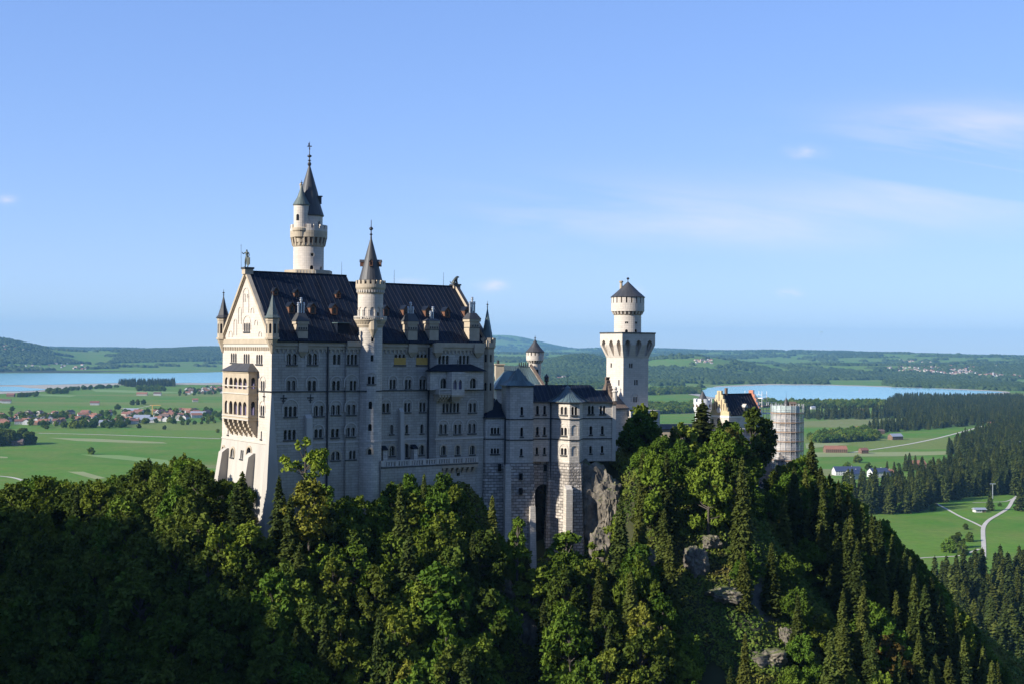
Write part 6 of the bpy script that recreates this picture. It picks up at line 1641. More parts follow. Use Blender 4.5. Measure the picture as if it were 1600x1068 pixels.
# ================================================================== foliage materials
def leaf_mat(name, c1, c2, c3, trans=.20, hv=.10):
    m, nt, b = new_mat(name)
    oi = N(nt, 'ShaderNodeObjectInfo'); tcn = N(nt, 'ShaderNodeTexCoord')
    n1 = N(nt, 'ShaderNodeTexNoise', Scale=.55, Detail=3.0); nt.links.new(tcn.outputs['Object'], n1.inputs['Vector'])
    c = mixrgb(nt, mapr(nt, n1.outputs['Fac'], .35, .65), c1, c2)
    rr = nt.nodes.new('ShaderNodeMath'); rr.operation = 'POWER'; nt.links.new(oi.outputs['Random'], rr.inputs[0]); rr.inputs[1].default_value = 2.2
    c = mixrgb(nt, rr.outputs[0], c, c3)
    h = N(nt, 'ShaderNodeHueSaturation'); nt.links.new(c, h.inputs['Color'])
    w_ = N(nt, 'ShaderNodeTexWhiteNoise'); w_.noise_dimensions = '1D'; nt.links.new(oi.outputs['Random'], w_.inputs['W'])
    nt.links.new(mapr(nt, w_.outputs['Value'], 0, 1, .72, 1.3), h.inputs['Value'])
    b.inputs['Roughness'].default_value = .65; b.inputs['Specular IOR Level'].default_value = .05
    nt.links.new(h.outputs[0], b.inputs['Base Color'])
    tr_ = N(nt, 'ShaderNodeBsdfTranslucent'); hh = N(nt, 'ShaderNodeHueSaturation', Value=1.25, Saturation=1.1); nt.links.new(h.outputs[0], hh.inputs['Color']); nt.links.new(hh.outputs[0], tr_.inputs['Color'])
    mx = N(nt, 'ShaderNodeMixShader'); mx.inputs[0].default_value = trans
    nt.links.new(b.outputs[0], mx.inputs[1]); nt.links.new(tr_.outputs[0], mx.inputs[2])
    out = [n for n in nt.nodes if n.type == 'OUTPUT_MATERIAL'][0]; nt.links.new(mx.outputs[0], out.inputs['Surface'])
    return m
M_LEAF_OLIVE = leaf_mat('olive_leaves', (.042, .068, .010), (.074, .106, .016), (.10, .125, .019))
M_LEAF_GREEN = leaf_mat('green_leaves', (.046, .092, .010), (.088, .150, .018), (.15, .185, .022))
M_LEAF_YEL = leaf_mat('yellow_green_leaves', (.095, .135, .018), (.15, .175, .024), (.17, .17, .025))
M_LEAF_AUT = leaf_mat('autumn_leaves', (.085, .09, .018), (.12, .10, .02), (.10, .07, .018))
M_NEEDLE = leaf_mat('spruce_needles', (.030, .046, .012), (.055, .074, .016), (.082, .094, .018), .15)
M_NEEDLE_Y = leaf_mat('yellowish_spruce_needles', (.055, .078, .016), (.085, .105, .022), (.10, .11, .022), .2)
M_BARK = plain('grey_brown_bark', (.075, .062, .048), .9, .3, 2.0)
M_BARKL = plain('pale_grey_bark', (.17, .16, .14), .9, .3, 2.0)

def quads_mesh(name, cen, ax, bx_, m):
    """leaf cards: centre, half-axis a, half-axis b"""
    v = np.stack([cen - ax - bx_, cen + ax - bx_ * .55, cen + ax + bx_, cen - ax + bx_ * .7], 1).reshape(-1, 3)
    return np_mesh(name, v, np.arange(len(v)).reshape(-1, 4), None, [m])
def rand_dirs(r, n):
    d = r.normal(size=(n, 3)); return d / np.linalg.norm(d, axis=1, keepdims=True)
def tube_np(P, R, n=6):
    """skinny tube through points P with radii R"""
    vs = []; q = []
    for i, (p, rr) in enumerate(zip(P, R)):
        d = (P[min(i + 1, len(P) - 1)] - P[max(i - 1, 0)]); d = d / (np.linalg.norm(d) + 1e-9)
        x = np.cross(d, [.3, .8, .1]); x /= np.linalg.norm(x); y = np.cross(d, x)
        for k in range(n): a = 2 * math.pi * k / n; vs.append(p + rr * (x * math.cos(a) + y * math.sin(a)))
    for i in range(len(P) - 1):
        for k in range(n): q.append((i * n + k, i * n + (k + 1) % n, (i + 1) * n + (k + 1) % n, (i + 1) * n + k))
    return np.array(vs), np.array(q)
def tubes_mesh(name, tubes, m, n=6):
    V = []; Q = []; o = 0
    for P, R in tubes:
        v, q = tube_np(np.array(P, float), R, n); V.append(v); Q.append(q + o); o += len(v)
    return np_mesh(name, np.vstack(V), np.vstack(Q), None, [m], smooth=True)
def broadleaf(seed, H=15., W=9., m=None, lobes=34, per=190, leaf=.30, base=.22, up=.0, sparse=1.0, bark=None, lean=0., plume=.55):
    """unit builder: returns (trunk mesh, crown mesh)"""
    r = np.random.RandomState(seed)
    L = []; tb = []
    top = np.array([lean * H, 0, H * .86])
    bend = r.normal(size=3) * .25
    def axis(t): return np.array([lean * H * t + bend[0] * math.sin(t * 5), bend[1] * math.sin(t * 4 + 1), H * .88 * t])
    tb.append(([axis(t) for t in np.linspace(-.06, 1, 8)], [max(.03, H * .019 * (1 - t) ** .8 + .03) for t in np.linspace(0, 1, 8)]))
    for k in range(lobes):
        t = base + (1 - base) * (r.rand() ** .8)
        prof = math.sin(math.pi * min(1, ((t - base) / (1 - base)) * .86 + .10)) ** .7
        a = r.rand() * 2 * math.pi; rad = W / 2 * prof * (.35 + .65 * r.rand() ** .5)
        st = axis(max(base * .8, t * .82 - .05)); c = axis(t * .98) + np.array([math.cos(a) * rad, math.sin(a) * rad, r.normal() * H * .03])
        s = W * (.10 + .075 * r.rand()) * (1.1 - .35 * t)
        L.append((c, s)); mid_ = (st + c) / 2 + np.array([0, 0, -.25 + .1 * r.normal()])
        tb.append(([st, mid_, c], [H * .006 + .02, H * .004 + .015, .02]))
    L.append((axis(1.0), W * .10))
    C_, A, B = [], [], []
    for c, s in L:
        n = int(per * sparse * (s / (W * .13)) ** 1.6)
        d = rand_dirs(r, n); rad = s * (.62 + .45 * r.rand(n, 1)) * np.array([1.25, 1.25, .80])
        # sprays: irregular outline
        ph = np.sin(d[:, :1] * 5 + seed) * np.sin(d[:, 1:2] * 6 + seed * 2) * .22 + 1
        p = c + d * rad * ph
        # feathery sprays standing out of the clump
        m_ = int(n * plume); ax0 = c - axis(min(1, c[2] / (H * .9)) * .8); ax0 = ax0 / (np.linalg.norm(ax0) + 1e-6)
        npl = r.randint(4, 8); pd = ax0 * .75 + np.array([0, 0, .55 + up]) + r.normal(size=(npl, 3)) * .6; pd /= np.linalg.norm(pd, axis=1, keepdims=True)
        wh = r.randint(0, npl, m_); tt = r.rand(m_, 1) ** .8
        p[:m_] = c + pd[wh] * tt * s * (1.35 + .5 * np.sin(wh * 3.1)[:, None]) + r.normal(size=(m_, 3)) * s * .17 * (1.15 - tt)
        nn = d * .7 + r.normal(size=(n, 3)) * .55 + np.array([0, 0, .45 + up]); nn /= np.linalg.norm(nn, axis=1, keepdims=True)
        x = np.cross(nn, rand_dirs(r, n)); x /= np.linalg.norm(x, axis=1, keepdims=True); y = np.cross(nn, x)
        sz = leaf * (.6 + .8 * r.rand(n, 1))
        C_.append(p); A.append(x * sz); B.append(y * sz * .62)
    cm = quads_mesh('crown', np.vstack(C_), np.vstack(A), np.vstack(B), m)
    return tubes_mesh('trunk', tb, bark or M_BARK), cm
def spruce(seed, H=20., W=7., m=None, levels=44, per=11, cards=19, droop=.38, low=.03, card=.46):
    r = np.random.RandomState(seed)
    tb = [([np.array([0, 0, H * t]) for t in np.linspace(-.04, 1, 7)], [max(.02, H * .013 * (1 - t)) + .02 for t in np.linspace(0, 1, 7)])]
    C_, A, B = [], [], []
    for i in range(levels):
        t = low + (1 - low) * (i + r.rand() * .6) / levels
        R = W / 2 * (1 - t) ** .82 * (.82 + .3 * r.rand()) + .12
        nb = max(6, int(per * (.6 + .4 * (1 - t))))
        a0 = r.rand() * 6.28
        for k in range(nb):
            a = a0 + 2 * math.pi * k / nb + r.normal() * .18; Rb = R * (.72 + .42 * r.rand())
            dr = droop * (1 - t * .9) * (.7 + .6 * r.rand()) - .18 * t
            nc = max(5, int(cards * Rb / (W / 2)) + 3)
            s = (np.arange(nc) + r.rand(nc)) / nc
            px = np.cos(a) * Rb * s; py = np.sin(a) * Rb * s
            pz = H * t - Rb * (dr * s ** 1.2 - .16 * s ** 3)
            side = np.array([-math.sin(a), math.cos(a), 0.]); fw = np.array([math.cos(a), math.sin(a), 0.])
            wd = (1 - s * .55) * Rb * .24 + .10
            off = (r.rand(nc) - .5) * 2 * wd
            cen = np.stack([px, py, pz], 1) + off[:, None] * side + np.stack([0 * s, 0 * s, -np.abs(off) * .35 - r.rand(nc) * .12 + r.normal(size=nc) * .16], 1)
            dirc = fw * .55 + side * np.sign(off)[:, None] * .7 + r.normal(size=(nc, 3)) * .18 - np.array([0, 0, .32]); dirc /= np.linalg.norm(dirc, axis=1, keepdims=True)
            nn = np.array([0, 0, 1.]) + r.normal(size=(nc, 3)) * .45; y = np.cross(nn, dirc); y /= np.linalg.norm(y, axis=1, keepdims=True)
            q = card * (.8 + .5 * r.rand(nc, 1)) * (.72 + .28 * min(1, Rb / 1.5))
            C_.append(cen); A.append(dirc * q); B.append(y * q * .5)
        if i % 3 == 0:
            a = r.rand() * 6.28; tb.append(([np.array([0, 0, H * t]), np.array([math.cos(a) * R * .8, math.sin(a) * R * .8, H * t - R * .3])], [.05, .02]))
    n = 14; z = H * (1 - .05 * np.linspace(0, 1, n)); C_.append(np.stack([r.normal(size=n) * .05, r.normal(size=n) * .05, z], 1)); A.append(np.tile([0, 0, card], (n, 1))); B.append(rand_dirs(r, n) * [.1, .1, 0] + [.05, 0, 0])
    return tubes_mesh('trunk', tb, M_BARK), quads_mesh('crown', np.vstack(C_), np.vstack(A), np.vstack(B), m)
# unit trees: height 1 is stored as real metres, copies are scaled gently
BL = {'olive': [broadleaf(s, 14 + s % 3, 8.6 + (s % 4) * .6, M_LEAF_OLIVE, 36, 200, .29, .16, .1) for s in (1, 2, 3, 4)],
      'green': [broadleaf(s, 14 + s % 3, 8.2 + (s % 4) * .6, M_LEAF_GREEN, 36, 200, .30, .16, .0) for s in (11, 12, 13, 14)],
      'yellow': [broadleaf(s, 14, 7.2, M_LEAF_YEL, 30, 190, .28, .2, .0) for s in (21,)],
      'autumn': [broadleaf(s, 13, 7.6, M_LEAF_AUT, 28, 150, .26, .2, .1) for s in (31,)],
      'low': [broadleaf(s, 9, 3.6, M_LEAF_GREEN, 16, 110, .25, .1, .0) for s in (41, 42)]}
SP = {'dark': [spruce(s, 20, 6.4 + (s % 3) * .6, M_NEEDLE) for s in (51, 52, 53)], 'yellow': [spruce(s, 20, 6.2, M_NEEDLE_Y, droop=.45) for s in (61, 62)]}
def mesh_h(me):
    n = len(me.vertices); a = np.empty(n * 3, dtype=np.float32); me.vertices.foreach_get('co', a); return float(a[2::3].max())
HT = {id(c): mesh_h(c) for L in list(BL.values()) + list(SP.values()) for t, c in L}
def put_tree(name, pair, x, y, z, h, rz, label, cat, group=None, wx=1.0):
    t, c = pair; s = h / HT[id(c)]
    e = empty(name, (x, y, z - .3), rz); e.scale = (s * wx, s * wx, s)
    link('trunk', t, e); link('crown', c, e)
    return tag(e, label, cat, group)
def gh(x, y): return float(ground_h(np.array([x]), np.array([y]))[0])

# ------------------------------------------------------------------ trees picked out one by one
HERO = []
def hero(name, pair, px, ytop, Y, h, label, cat, wx=1.0, rz=None, zbase=None, group=None):
    p = at(px, ytop, Y); zb = p.z - h
    g = gh(p.x, Y)
    if zbase is None: zb = min(zb, g + .2) if g > zb - 6 else zb
    h = p.z - zb
    put_tree(name, pair, p.x, Y, zb, h, rz if rz is not None else random.Random(px).uniform(0, 6), label, cat, group, wx); HERO.append((p.x, Y, h * .2 * wx))
dark_b = broadleaf(71, 21, 9.5, M_LEAF_OLIVE, 44, 190, .33, .40, .0)
gold = broadleaf(72, 16, 9.0, M_LEAF_GREEN, 48, 190, .30, .04, .0)
goldtop = broadleaf(73, 8, 5.0, M_LEAF_YEL, 22, 180, .26, .1, .0)
sparse = broadleaf(74, 11.5, 7.6, M_LEAF_GREEN, 17, 110, .26, .50, .0, .8, None, .05)
bright = broadleaf(75, 13, 9.0, M_LEAF_YEL, 36, 190, .27, .08, .0)
slim = broadleaf(76, 20, 6.0, M_LEAF_YEL, 40, 170, .28, .10, .0)
slim2 = broadleaf(77, 15, 5.4, M_LEAF_GREEN, 32, 150, .28, .12, .0)
tw = broadleaf(78, 5, 4.5, M_LEAF_YEL, 12, 60, .22, .05, .6)
for pr_ in (dark_b, gold, goldtop, sparse, bright, slim, slim2, tw): HT[id(pr_[1])] = mesh_h(pr_[1])
S1, S2, S3 = SP['dark']; Y1, Y2 = SP['yellow']
hero('spruce_tree', S1, 1098, 622, 288, 25, 'tall broad dark spruce rising in front of the yellow stepped gable', 'spruce', 1.8)
hero('spruce_tree', S2, 1076, 668, 283, 19, 'shorter spruce just left of the tallest spruce before the gatehouse', 'spruce', 1.1)
hero('broadleaf_tree', BL['green'][2], 1138, 653, 290, 18, 'green tree hiding the wall below the clock gable', 'tree', 1.0)
hero('broadleaf_tree', BL['yellow'][0], 1068, 655, 283, 18, 'yellow-green tree left of the tallest spruce', 'tree', 1.0)
hero('spruce_tree', S2, 1125, 652, 286, 22, 'spruce between the tallest spruce and the dark broadleaf tree by the gatehouse', 'spruce', 1.2)
hero('spruce_tree', Y1, 1052, 662, 280, 20, 'light green spruce third left of the tallest spruce, right of the big square tower', 'spruce', 1.25)
hero('broadleaf_tree', BL['green'][3], 1238, 716, 306, 13, 'green tree covering the foot of the scaffolded tower', 'tree', 1.0)
hero('broadleaf_tree', BL['olive'][0], 1215, 722, 310, 11, 'olive tree at the lower left foot of the scaffolded tower', 'tree', .9)
hero('broadleaf_tree', dark_b, 1175, 632, 300, 21, 'large dark broadleaf tree with bare lower trunk left of the scaffolded tower', 'tree', 1.0)
hero('broadleaf_tree', gold, 1001, 636, 284, 14, 'dense green broadleaf tree standing right of the big square tower base', 'tree', 1.05)
hero('broadleaf_tree', goldtop, 1003, 626, 286, 8, 'yellowing treetop beside the foot of the big square tower', 'tree', 1.0)
hero('spruce_tree', S3, 1268, 683, 300, 20, 'dark spruce standing right of the scaffolded round tower', 'spruce', 1.0)
hero('broadleaf_tree', sparse, 474, 678, 234, 12.5, 'sparse crooked tree with bare limbs against the shaded palace front', 'tree', 1.0, 0.3)
hero('broadleaf_tree', bright, 484, 742, 231, 12, 'bright yellow-green tree under the shaded palace front, below the sparse crooked tree', 'tree', 1.05)
hero('spruce_tree', Y1, 626, 748, 236, 15, 'yellowish spruce below the palace terrace', 'spruce', .85)
hero('spruce_tree', Y2, 769, 770, 244, 12, 'small pointed spruce in front of the annex masonry pier', 'spruce', .9)
hero('broadleaf_tree', slim2, 809, 802, 241, 12, 'slim green tree beside the pale buttress of the square copper-roofed tower', 'tree', .9)
hero('broadleaf_tree', slim2, 883, 824, 244, 14, 'light green tree covering the foot of the bay pier', 'tree', 1.35, 1.0)
hero('broadleaf_tree', slim, 921, 866, 238, 21, 'tall slim yellow-green tree at the bottom centre right of the ravine', 'tree', 1.1)
hero('spruce_tree', S2, 379, 732, 236, 15, 'dark spruce in front of the sunlit battered base of the palace gable', 'spruce', 1.25)
hero('spruce_tree', S3, 436, 738, 232, 13, 'narrow dark spruce before the front corner of the palace', 'spruce', .8)
hero('broadleaf_tree', BL['olive'][2], 289, 703, 262, 14, 'round dark-topped tree highest on the ridge left of the palace', 'tree', .95)
hero('broadleaf_tree', BL['olive'][1], 232, 711, 262, 13, 'feathery olive tree second left of the palace on the ridge', 'tree', .85)
hero('broadleaf_tree', tw, 247, 1002, 226, 4.5, 'small bright bush catching light in the dark lower left forest', 'bush', 1.1)
hero('broadleaf_tree', BL['green'][1], 680, 872, 225, 14, 'rounded maple-like green tree at the lower centre, highest of its clump', 'tree', 1.0)
hero('broadleaf_tree', BL['yellow'][0], 975, 745, 276, 14, 'yellow-green tree leaning out over the rock face right of the wing', 'tree', .8)
hero('broadleaf_tree', BL['green'][0], 968, 800, 262, 11, 'small green tree rooted at the foot of the twisted rock rib', 'tree', .9)
hero('broadleaf_tree', BL['low'][0], 926, 842, 257, 5, 'low green bush in front of the blocky outcrop', 'bush', 1.2)
hero('broadleaf_tree', BL['autumn'][0], 1052, 785, 268, 9, 'small orange-yellow autumn tree on the rocky spur below the spruces', 'tree', .8)
hero('spruce_tree', S1, 1030, 790, 262, 16, 'dark spruce above the rocky cleft in the sunlit spur', 'spruce', 1.1)
hero('spruce_tree', Y1, 1225, 775, 272, 18, 'broad sunlit spruce on the slope below the scaffolded tower', 'spruce', 1.2)
hero('spruce_tree', Y2, 1284, 812, 268, 20, 'tall sunlit spruce on the right shoulder of the hill', 'spruce', 1.15)

# ------------------------------------------------------------------ the wooded hill
LIM = [(-60, 775), (0, 768), (30, 745), (60, 735), (90, 744), (130, 742), (165, 748), (200, 726), (232, 714), (262, 724), (290, 708), (310, 716), (330, 736), (350, 748), (380, 742), (400, 775), (417, 800), (430, 775), (450, 762), (470, 745), (500, 748), (525, 772), (560, 768), (590, 762), (602, 748), (630, 738), (655, 722), (690, 733), (712, 752), (725, 800), (745, 812), (785, 835), (800, 828), (828, 862), (850, 868), (880, 846), (915, 868), (940, 870), (950, 830), (962, 780), (975, 742), (990, 700), (1015, 690), (1035, 676), (1060, 680), (1078, 700), (1110, 690), (1122, 662), (1140, 655), (1160, 690), (1176, 766), (1214, 770), (1226, 735), (1250, 712), (1268, 700), (1285, 722), (1310, 742), (1340, 777), (1370, 797), (1400, 837), (1430, 862), (1460, 902), (1500, 952), (1540, 1002), (1600, 1090), (1700, 1200)]
LX = np.array([p[0] for p in LIM]); LY = np.array([p[1] for p in LIM])
def lim(px): return float(np.interp(px, LX, LY))
FOOT = []     # plan areas kept free of trees
for fr, u0, u1, v0, v1 in ((PF, -2.5, LEN + 3, -4.0, WID + 3), (WF, -12, 18, -6.5, 12), (TT, -5, 10, -4, 10)):
    FOOT.append((fr, u0, u1, v0, v1))
def blocked(x, y):
    for fr, u0, u1, v0, v1 in FOOT:
        d = Vector((x, y, 0)) - fr.o; u, v = d.dot(fr.eu), d.dot(fr.ev)
        if u0 < u < u1 and v0 < v < v1: return True
    return math.hypot(x - 78, y - 343) < 16
rt_ = random.Random(42); cnt = {'b': 0, 's': 0}; EXTRA = []
cands = []
yy_ = 196.0
while yy_ < 338:
    xx_ = -125.0
    while xx_ < 128:
        cands.append((xx_ + rt_.uniform(-2.3, 2.3), yy_ + rt_.uniform(-1.9, 1.9))); xx_ += 5.4
    yy_ += 4.5
ch = ground_h(np.array([c[0] for c in cands]), np.array([c[1] for c in cands]))
LBL = {('olive', 0): ('olive feathery broadleaf tree on the forest slope left of the palace', 'broadleaf trees on the left forest slope'),
       ('green', 0): ('dark green broadleaf tree in the forest left of the palace', 'dark green trees on the left forest slope'),
       ('olive', 1): ('olive broadleaf tree on the steep slope below the palace front', 'olive trees below the palace'),
       ('green', 1): ('green maple-like tree on the steep slope below the palace front', 'green trees below the palace'),
       ('olive', 2): ('olive broadleaf tree on the sunlit hillside below the gatehouse', 'olive trees on the right hillside'),
       ('green', 2): ('bright green broadleaf tree on the sunlit hillside below the gatehouse', 'green trees on the right hillside'),
       ('yellow', 2): ('yellow-green broadleaf tree on the sunlit hillside below the gatehouse', 'yellow-green trees on the right hillside'),
       ('autumn', 2): ('orange-brown autumn tree on the sunlit hillside below the gatehouse', 'autumn trees on the right hillside'),
       ('yellow', 1): ('yellow-green tree on the steep slope below the palace front', 'yellow-green trees below the palace'),
       ('dark', 0): ('dark spruce among the broadleaf trees on the left forest slope', 'spruces on the left slope'),
       ('dark', 1): ('dark spruce on the steep slope below the palace front', 'spruces below the palace'),
       ('dark', 2): ('dark spruce on the hillside below the gatehouse', 'spruces on the right hillside'),
       ('yellow_s', 2): ('yellow-green sunlit spruce on the hillside below the gatehouse', 'sunlit spruces on the right hillside'),
       ('yellow_s', 1): ('yellow-green spruce on the steep slope below the palace front', 'yellowish spruces below the palace'),
       ('yellow_s', 0): ('yellow-green spruce on the left forest slope', 'yellowish spruces on the left slope')}
planted = []
for (x, y), z in zip(cands, ch):
    if blocked(x, y) or z < 30: continue
    pb = proj(x, y, z)
    if pb[0] < -70 or pb[0] > 1700: continue
    lm = lim(pb[0])
    if pb[1] > 1068 + 130: continue
    if any(math.hypot(x - a, y - b) < r_ for a, b, r_ in HERO): continue
    reg = 0 if pb[0] < 400 else (1 if pb[0] < 890 else 2)
    # ravine and cliffs stay open
    if 775 < pb[0] < 845 and pb[1] > 930 and rt_.random() < .8: continue
    if reg == 2 and ((x - 40) ** 2 + (y - 262) ** 2 < 40 or (x - 53) ** 2 + (y - 257) ** 2 < 30): continue
    if any(x0 < pb[0] < x1 and pb[1] > y0 and proj(x, y, z + 12)[1] < y1 for x0, x1, y0, y1 in ((1056, 1116, 845, 915), (1108, 1156, 900, 950), (926, 962, 815, 885), (1184, 1222, 1000, 1050), (1005, 1026, 870, 905))): continue
    sprc = rt_.random() < (.13, .30, .50 if pb[0] > 1070 else .22)[reg] + (.35 if pb[0] > 1290 else 0)
    h = rt_.uniform(12, 17) if not sprc else rt_.uniform(14, 22)
    if reg == 2 and y > 278 and pb[0] < 1215: h = rt_.uniform(17, 23)
    if reg == 2 and 1060 < pb[0] < 1290 and pb[1] > 900: h *= .62
    # keep the tree line where it is in the photograph
    zt_ = z + h; pt = proj(x, y, zt_)
    if pt[1] < lm:
        h = h * (pb[1] - lm) / (pb[1] - pt[1]) if pb[1] > lm else 0
        h *= rt_.uniform(.9, 1.0)
    if h < 3.2: continue
    if sprc and h < 9: sprc = False
    planted.append((x, y, z, h, reg, sprc, pb))
planted.sort(key=lambda q: -q[3] / q[1])
for (x, y, z, h, reg, sprc, pb) in planted:
    rz = rt_.uniform(0, 6.28)
    if sprc:
        if cnt['s'] >= 168: continue
        cnt['s'] += 1
        k = 'yellow' if rt_.random() < (.1, .35, .45)[reg] else 'dark'
        lb = LBL[(k if k == 'dark' else 'yellow_s', reg)]
        put_tree('spruce_tree', rt_.choice(SP[k]), x, y, z, h, rz, lb[0], 'spruce', lb[1], min(1.5, max(.85, (14 / h) ** .4)) * rt_.uniform(.85, 1.15))
    else:
        u_ = rt_.random()
        if reg == 0: k = 'olive' if u_ < .8 else 'green'
        elif reg == 1: k = 'green' if u_ < .55 else ('olive' if u_ < .95 else 'yellow')
        else: k = 'green' if u_ < .50 else ('olive' if u_ < .66 else ('yellow' if u_ < .96 else 'autumn'))
        lb = LBL[(k, reg)]; cnt['b'] += 1
        if cnt['b'] > 228: EXTRA.append((x, y, z, h, k)); continue
        pair = rt_.choice(BL[k]); wx = min(2.0, max(.85, (13 / h) ** .75)) * rt_.uniform(.85, 1.15)
        put_tree('broadleaf_tree', pair, x, y, z, h, rz, lb[0], 'tree', lb[1], wx)
print('near trees', cnt, 'extra', len(EXTRA))

# undergrowth: shrubs and herbs clothing the slopes (one mass)
r = np.random.RandomState(5)
n = 520000
ux = r.uniform(-125, 130, n); uy = r.uniform(200, 336, n)
keep = fbm(ux, uy, 7, 3) > .30
ux, uy = ux[keep], uy[keep]; uz = ground_h(ux, uy); ppx = 800 + FPX * ux / uy
rk = np.zeros(len(ux))
for (rx_, ry_, rw_) in ((8, 250, 4.5), (46, 246, 3)): rk += np.exp(-((ux - rx_) / rw_) ** 2 - ((uy - ry_) / rw_) ** 2)
ok = (uz > 30) & (np.abs(ppx - 800) < 880) & (rk < .30 + .3 * r.rand(len(ux)))
for fr, u0, u1, v0, v1 in FOOT:
    u = (ux - fr.o.x) * fr.eu.x + (uy - fr.o.y) * fr.eu.y; v = (ux - fr.o.x) * fr.ev.x + (uy - fr.o.y) * fr.ev.y
    ok &= ~((u > u0 + 2.4) & (u < u1 - 2) & (v > v0 + 3.2) & (v < v1 - 2))
ux, uy, uz = ux[ok], uy[ok], uz[ok]; n = len(ux)
bump_h = .3 + 5.0 * np.clip(fbm(ux, uy, 3.6, 2) - .25, 0, 1) ** 1.5
cen = np.stack([ux, uy, uz + bump_h * r.rand(n) ** .6], 1)
nn = r.normal(size=(n, 3)) * .6 + np.array([-.1, -.5, .8]); nn /= np.linalg.norm(nn, axis=1, keepdims=True)
xx = np.cross(nn, rand_dirs(r, n)); xx /= np.linalg.norm(xx, axis=1, keepdims=True); yv = np.cross(nn, xx); sz = .24 * (.6 + .8 * r.rand(n, 1))
m, nt, b = new_mat('undergrowth_leaves'); g_ = N(nt, 'ShaderNodeNewGeometry'); q1 = N(nt, 'ShaderNodeTexNoise', Scale=.09, Detail=5.0, Roughness=.7); nt.links.new(g_.outputs['Position'], q1.inputs['Vector'])
cr = nt.nodes.new('ShaderNodeValToRGB'); nt.links.new(q1.outputs['Fac'], cr.inputs[0])
for i, (p, c) in enumerate([(.3, (.035, .062, .010)), (.45, (.065, .105, .014)), (.56, (.11, .125, .018)), (.66, (.09, .075, .02)), (.75, (.06, .085, .015))]):
    e = cr.color_ramp.elements[i] if i < 2 else cr.color_ramp.elements.new(p); e.position = p; e.color = (*c, 1)
nt.links.new(cr.outputs[0], b.inputs['Base Color']); b.inputs['Roughness'].default_value = .7; b.inputs['Specular IOR Level'].default_value = .1
me = quads_mesh('undergrowth', cen, xx * sz, yv * sz * .7, m)
tag(link('undergrowth', me), 'dense low undergrowth covering the castle hill between the trees', 'undergrowth', kind='stuff')
# ================================================================== the plain: woods, trees, villages
def march(px, py):
    r = ray(px, py); rr = np.exp(np.linspace(math.log(500), math.log(30000), 1500)); t = rr / r.y
    x, y, z = r.x * t, r.y * t, EYE + r.z * t; g = ground_h(x, y); k = np.where(z < g)[0]
    if not len(k): return None
    i = k[0]; return float(x[i]), float(y[i]), float(g[i])
def spot(px, py):
    x, y = gp(px, py) if ray(px, py).z < -.004 else (0, 1e9)
    g = gh(x, y) if y < 30000 else 99
    if g < .5: return x, y, 0.0
    return march(px, py)
lodS = spruce(81, 22, 9.5, M_NEEDLE, 20, 9, 11, .4, .02, .95)
lodS2 = spruce(82, 22, 8.4, M_NEEDLE, 20, 9, 11, .45, .03, .95)
lodB = broadleaf(83, 14, 13.0, M_LEAF_GREEN, 40, 60, .80, .06, .1)
lodB2 = broadleaf(84, 14, 12, M_LEAF_OLIVE, 40, 60, .80, .05, .1)
lodS3 = spruce(85, 20, 10.5, M_NEEDLE_Y, 15, 9, 10, .5, .04, .95)
for pr_ in (lodS, lodS2, lodS3, lodB, lodB2): HT[id(pr_[1])] = mesh_h(pr_[1])
rv_ = random.Random(77)
def in_poly(x, y, P):
    c = False; n = len(P)
    for i in range(n):
        (x0, y0), (x1, y1) = P[i], P[(i + 1) % n]
        if (y0 > y) != (y1 > y) and x < (x1 - x0) * (y - y0) / (y1 - y0) + x0: c = not c
    return c
def fill(poly, sp, hr, kind):
    P = [gp(*p) for p in poly]; out = []
    x0, x1 = min(p[0] for p in P), max(p[0] for p in P); y0, y1 = min(p[1] for p in P), max(p[1] for p in P)
    y = y0
    while y < y1:
        x = x0
        while x < x1:
            a, b = x + rv_.uniform(-.45, .45) * sp, y + rv_.uniform(-.45, .45) * sp
            if in_poly(a, b, P): out.append((a, b, rv_.uniform(*hr), kind))
            x += sp
        y += sp
    return out
SPR, BRL = [], []
SPR += fill([(1410, 1110), (1432, 985), (1462, 935), (1500, 925), (1560, 918), (1640, 905), (1640, 1110)], 11, (24, 36), 'lower right')
near_front = fill([(1316, 803), (1400, 803), (1455, 797), (1464, 786), (1490, 781), (1530, 775), (1630, 772), (1630, 762), (1530, 766), (1480, 770), (1400, 786), (1316, 788)], 13, (26, 40), 'belt')
SPR += near_front
FARS = []
FARS += fill([(1316, 786), (1400, 784), (1480, 770), (1530, 766), (1630, 762), (1630, 716), (1500, 732), (1450, 750), (1390, 772), (1325, 779)], 15, (26, 38), '')
FARS += fill([(1480, 709), (1500, 695), (1530, 681), (1560, 669), (1600, 663), (1700, 660), (1700, 716), (1560, 713)], 14, (20, 32), '')
FARS += fill([(1385, 632), (1400, 622), (1610, 622), (1610, 655), (1545, 663), (1480, 668), (1420, 673), (1357, 677), (1362, 669), (1400, 663), (1440, 653), (1375, 653)], 19, (20, 28), '')
FARS += fill([(1255, 649), (1385, 645), (1385, 654), (1255, 655)], 22, (22, 32), '')
FARS += fill([(186, 600), (275, 598.5), (275, 603), (200, 604)], 26, (26, 34), '')
FARB = []
FARB += fill([(1165, 628), (1255, 631), (1385, 629), (1385, 636), (1255, 638), (1165, 636)], 26, (14, 24), '')
FARB += fill([(1262, 687), (1290, 679), (1350, 673), (1372, 683), (1368, 688), (1320, 690), (1280, 692)], 15, (12, 18), '')
FARB += fill([(985, 612), (1095, 610), (1095, 615), (985, 618)], 30, (18, 26), '') + fill([(1000, 636), (1095, 634), (1095, 644), (1000, 648)], 22, (16, 24), '') + fill([(850, 606), (945, 604), (945, 608), (850, 611)], 30, (16, 24), '')
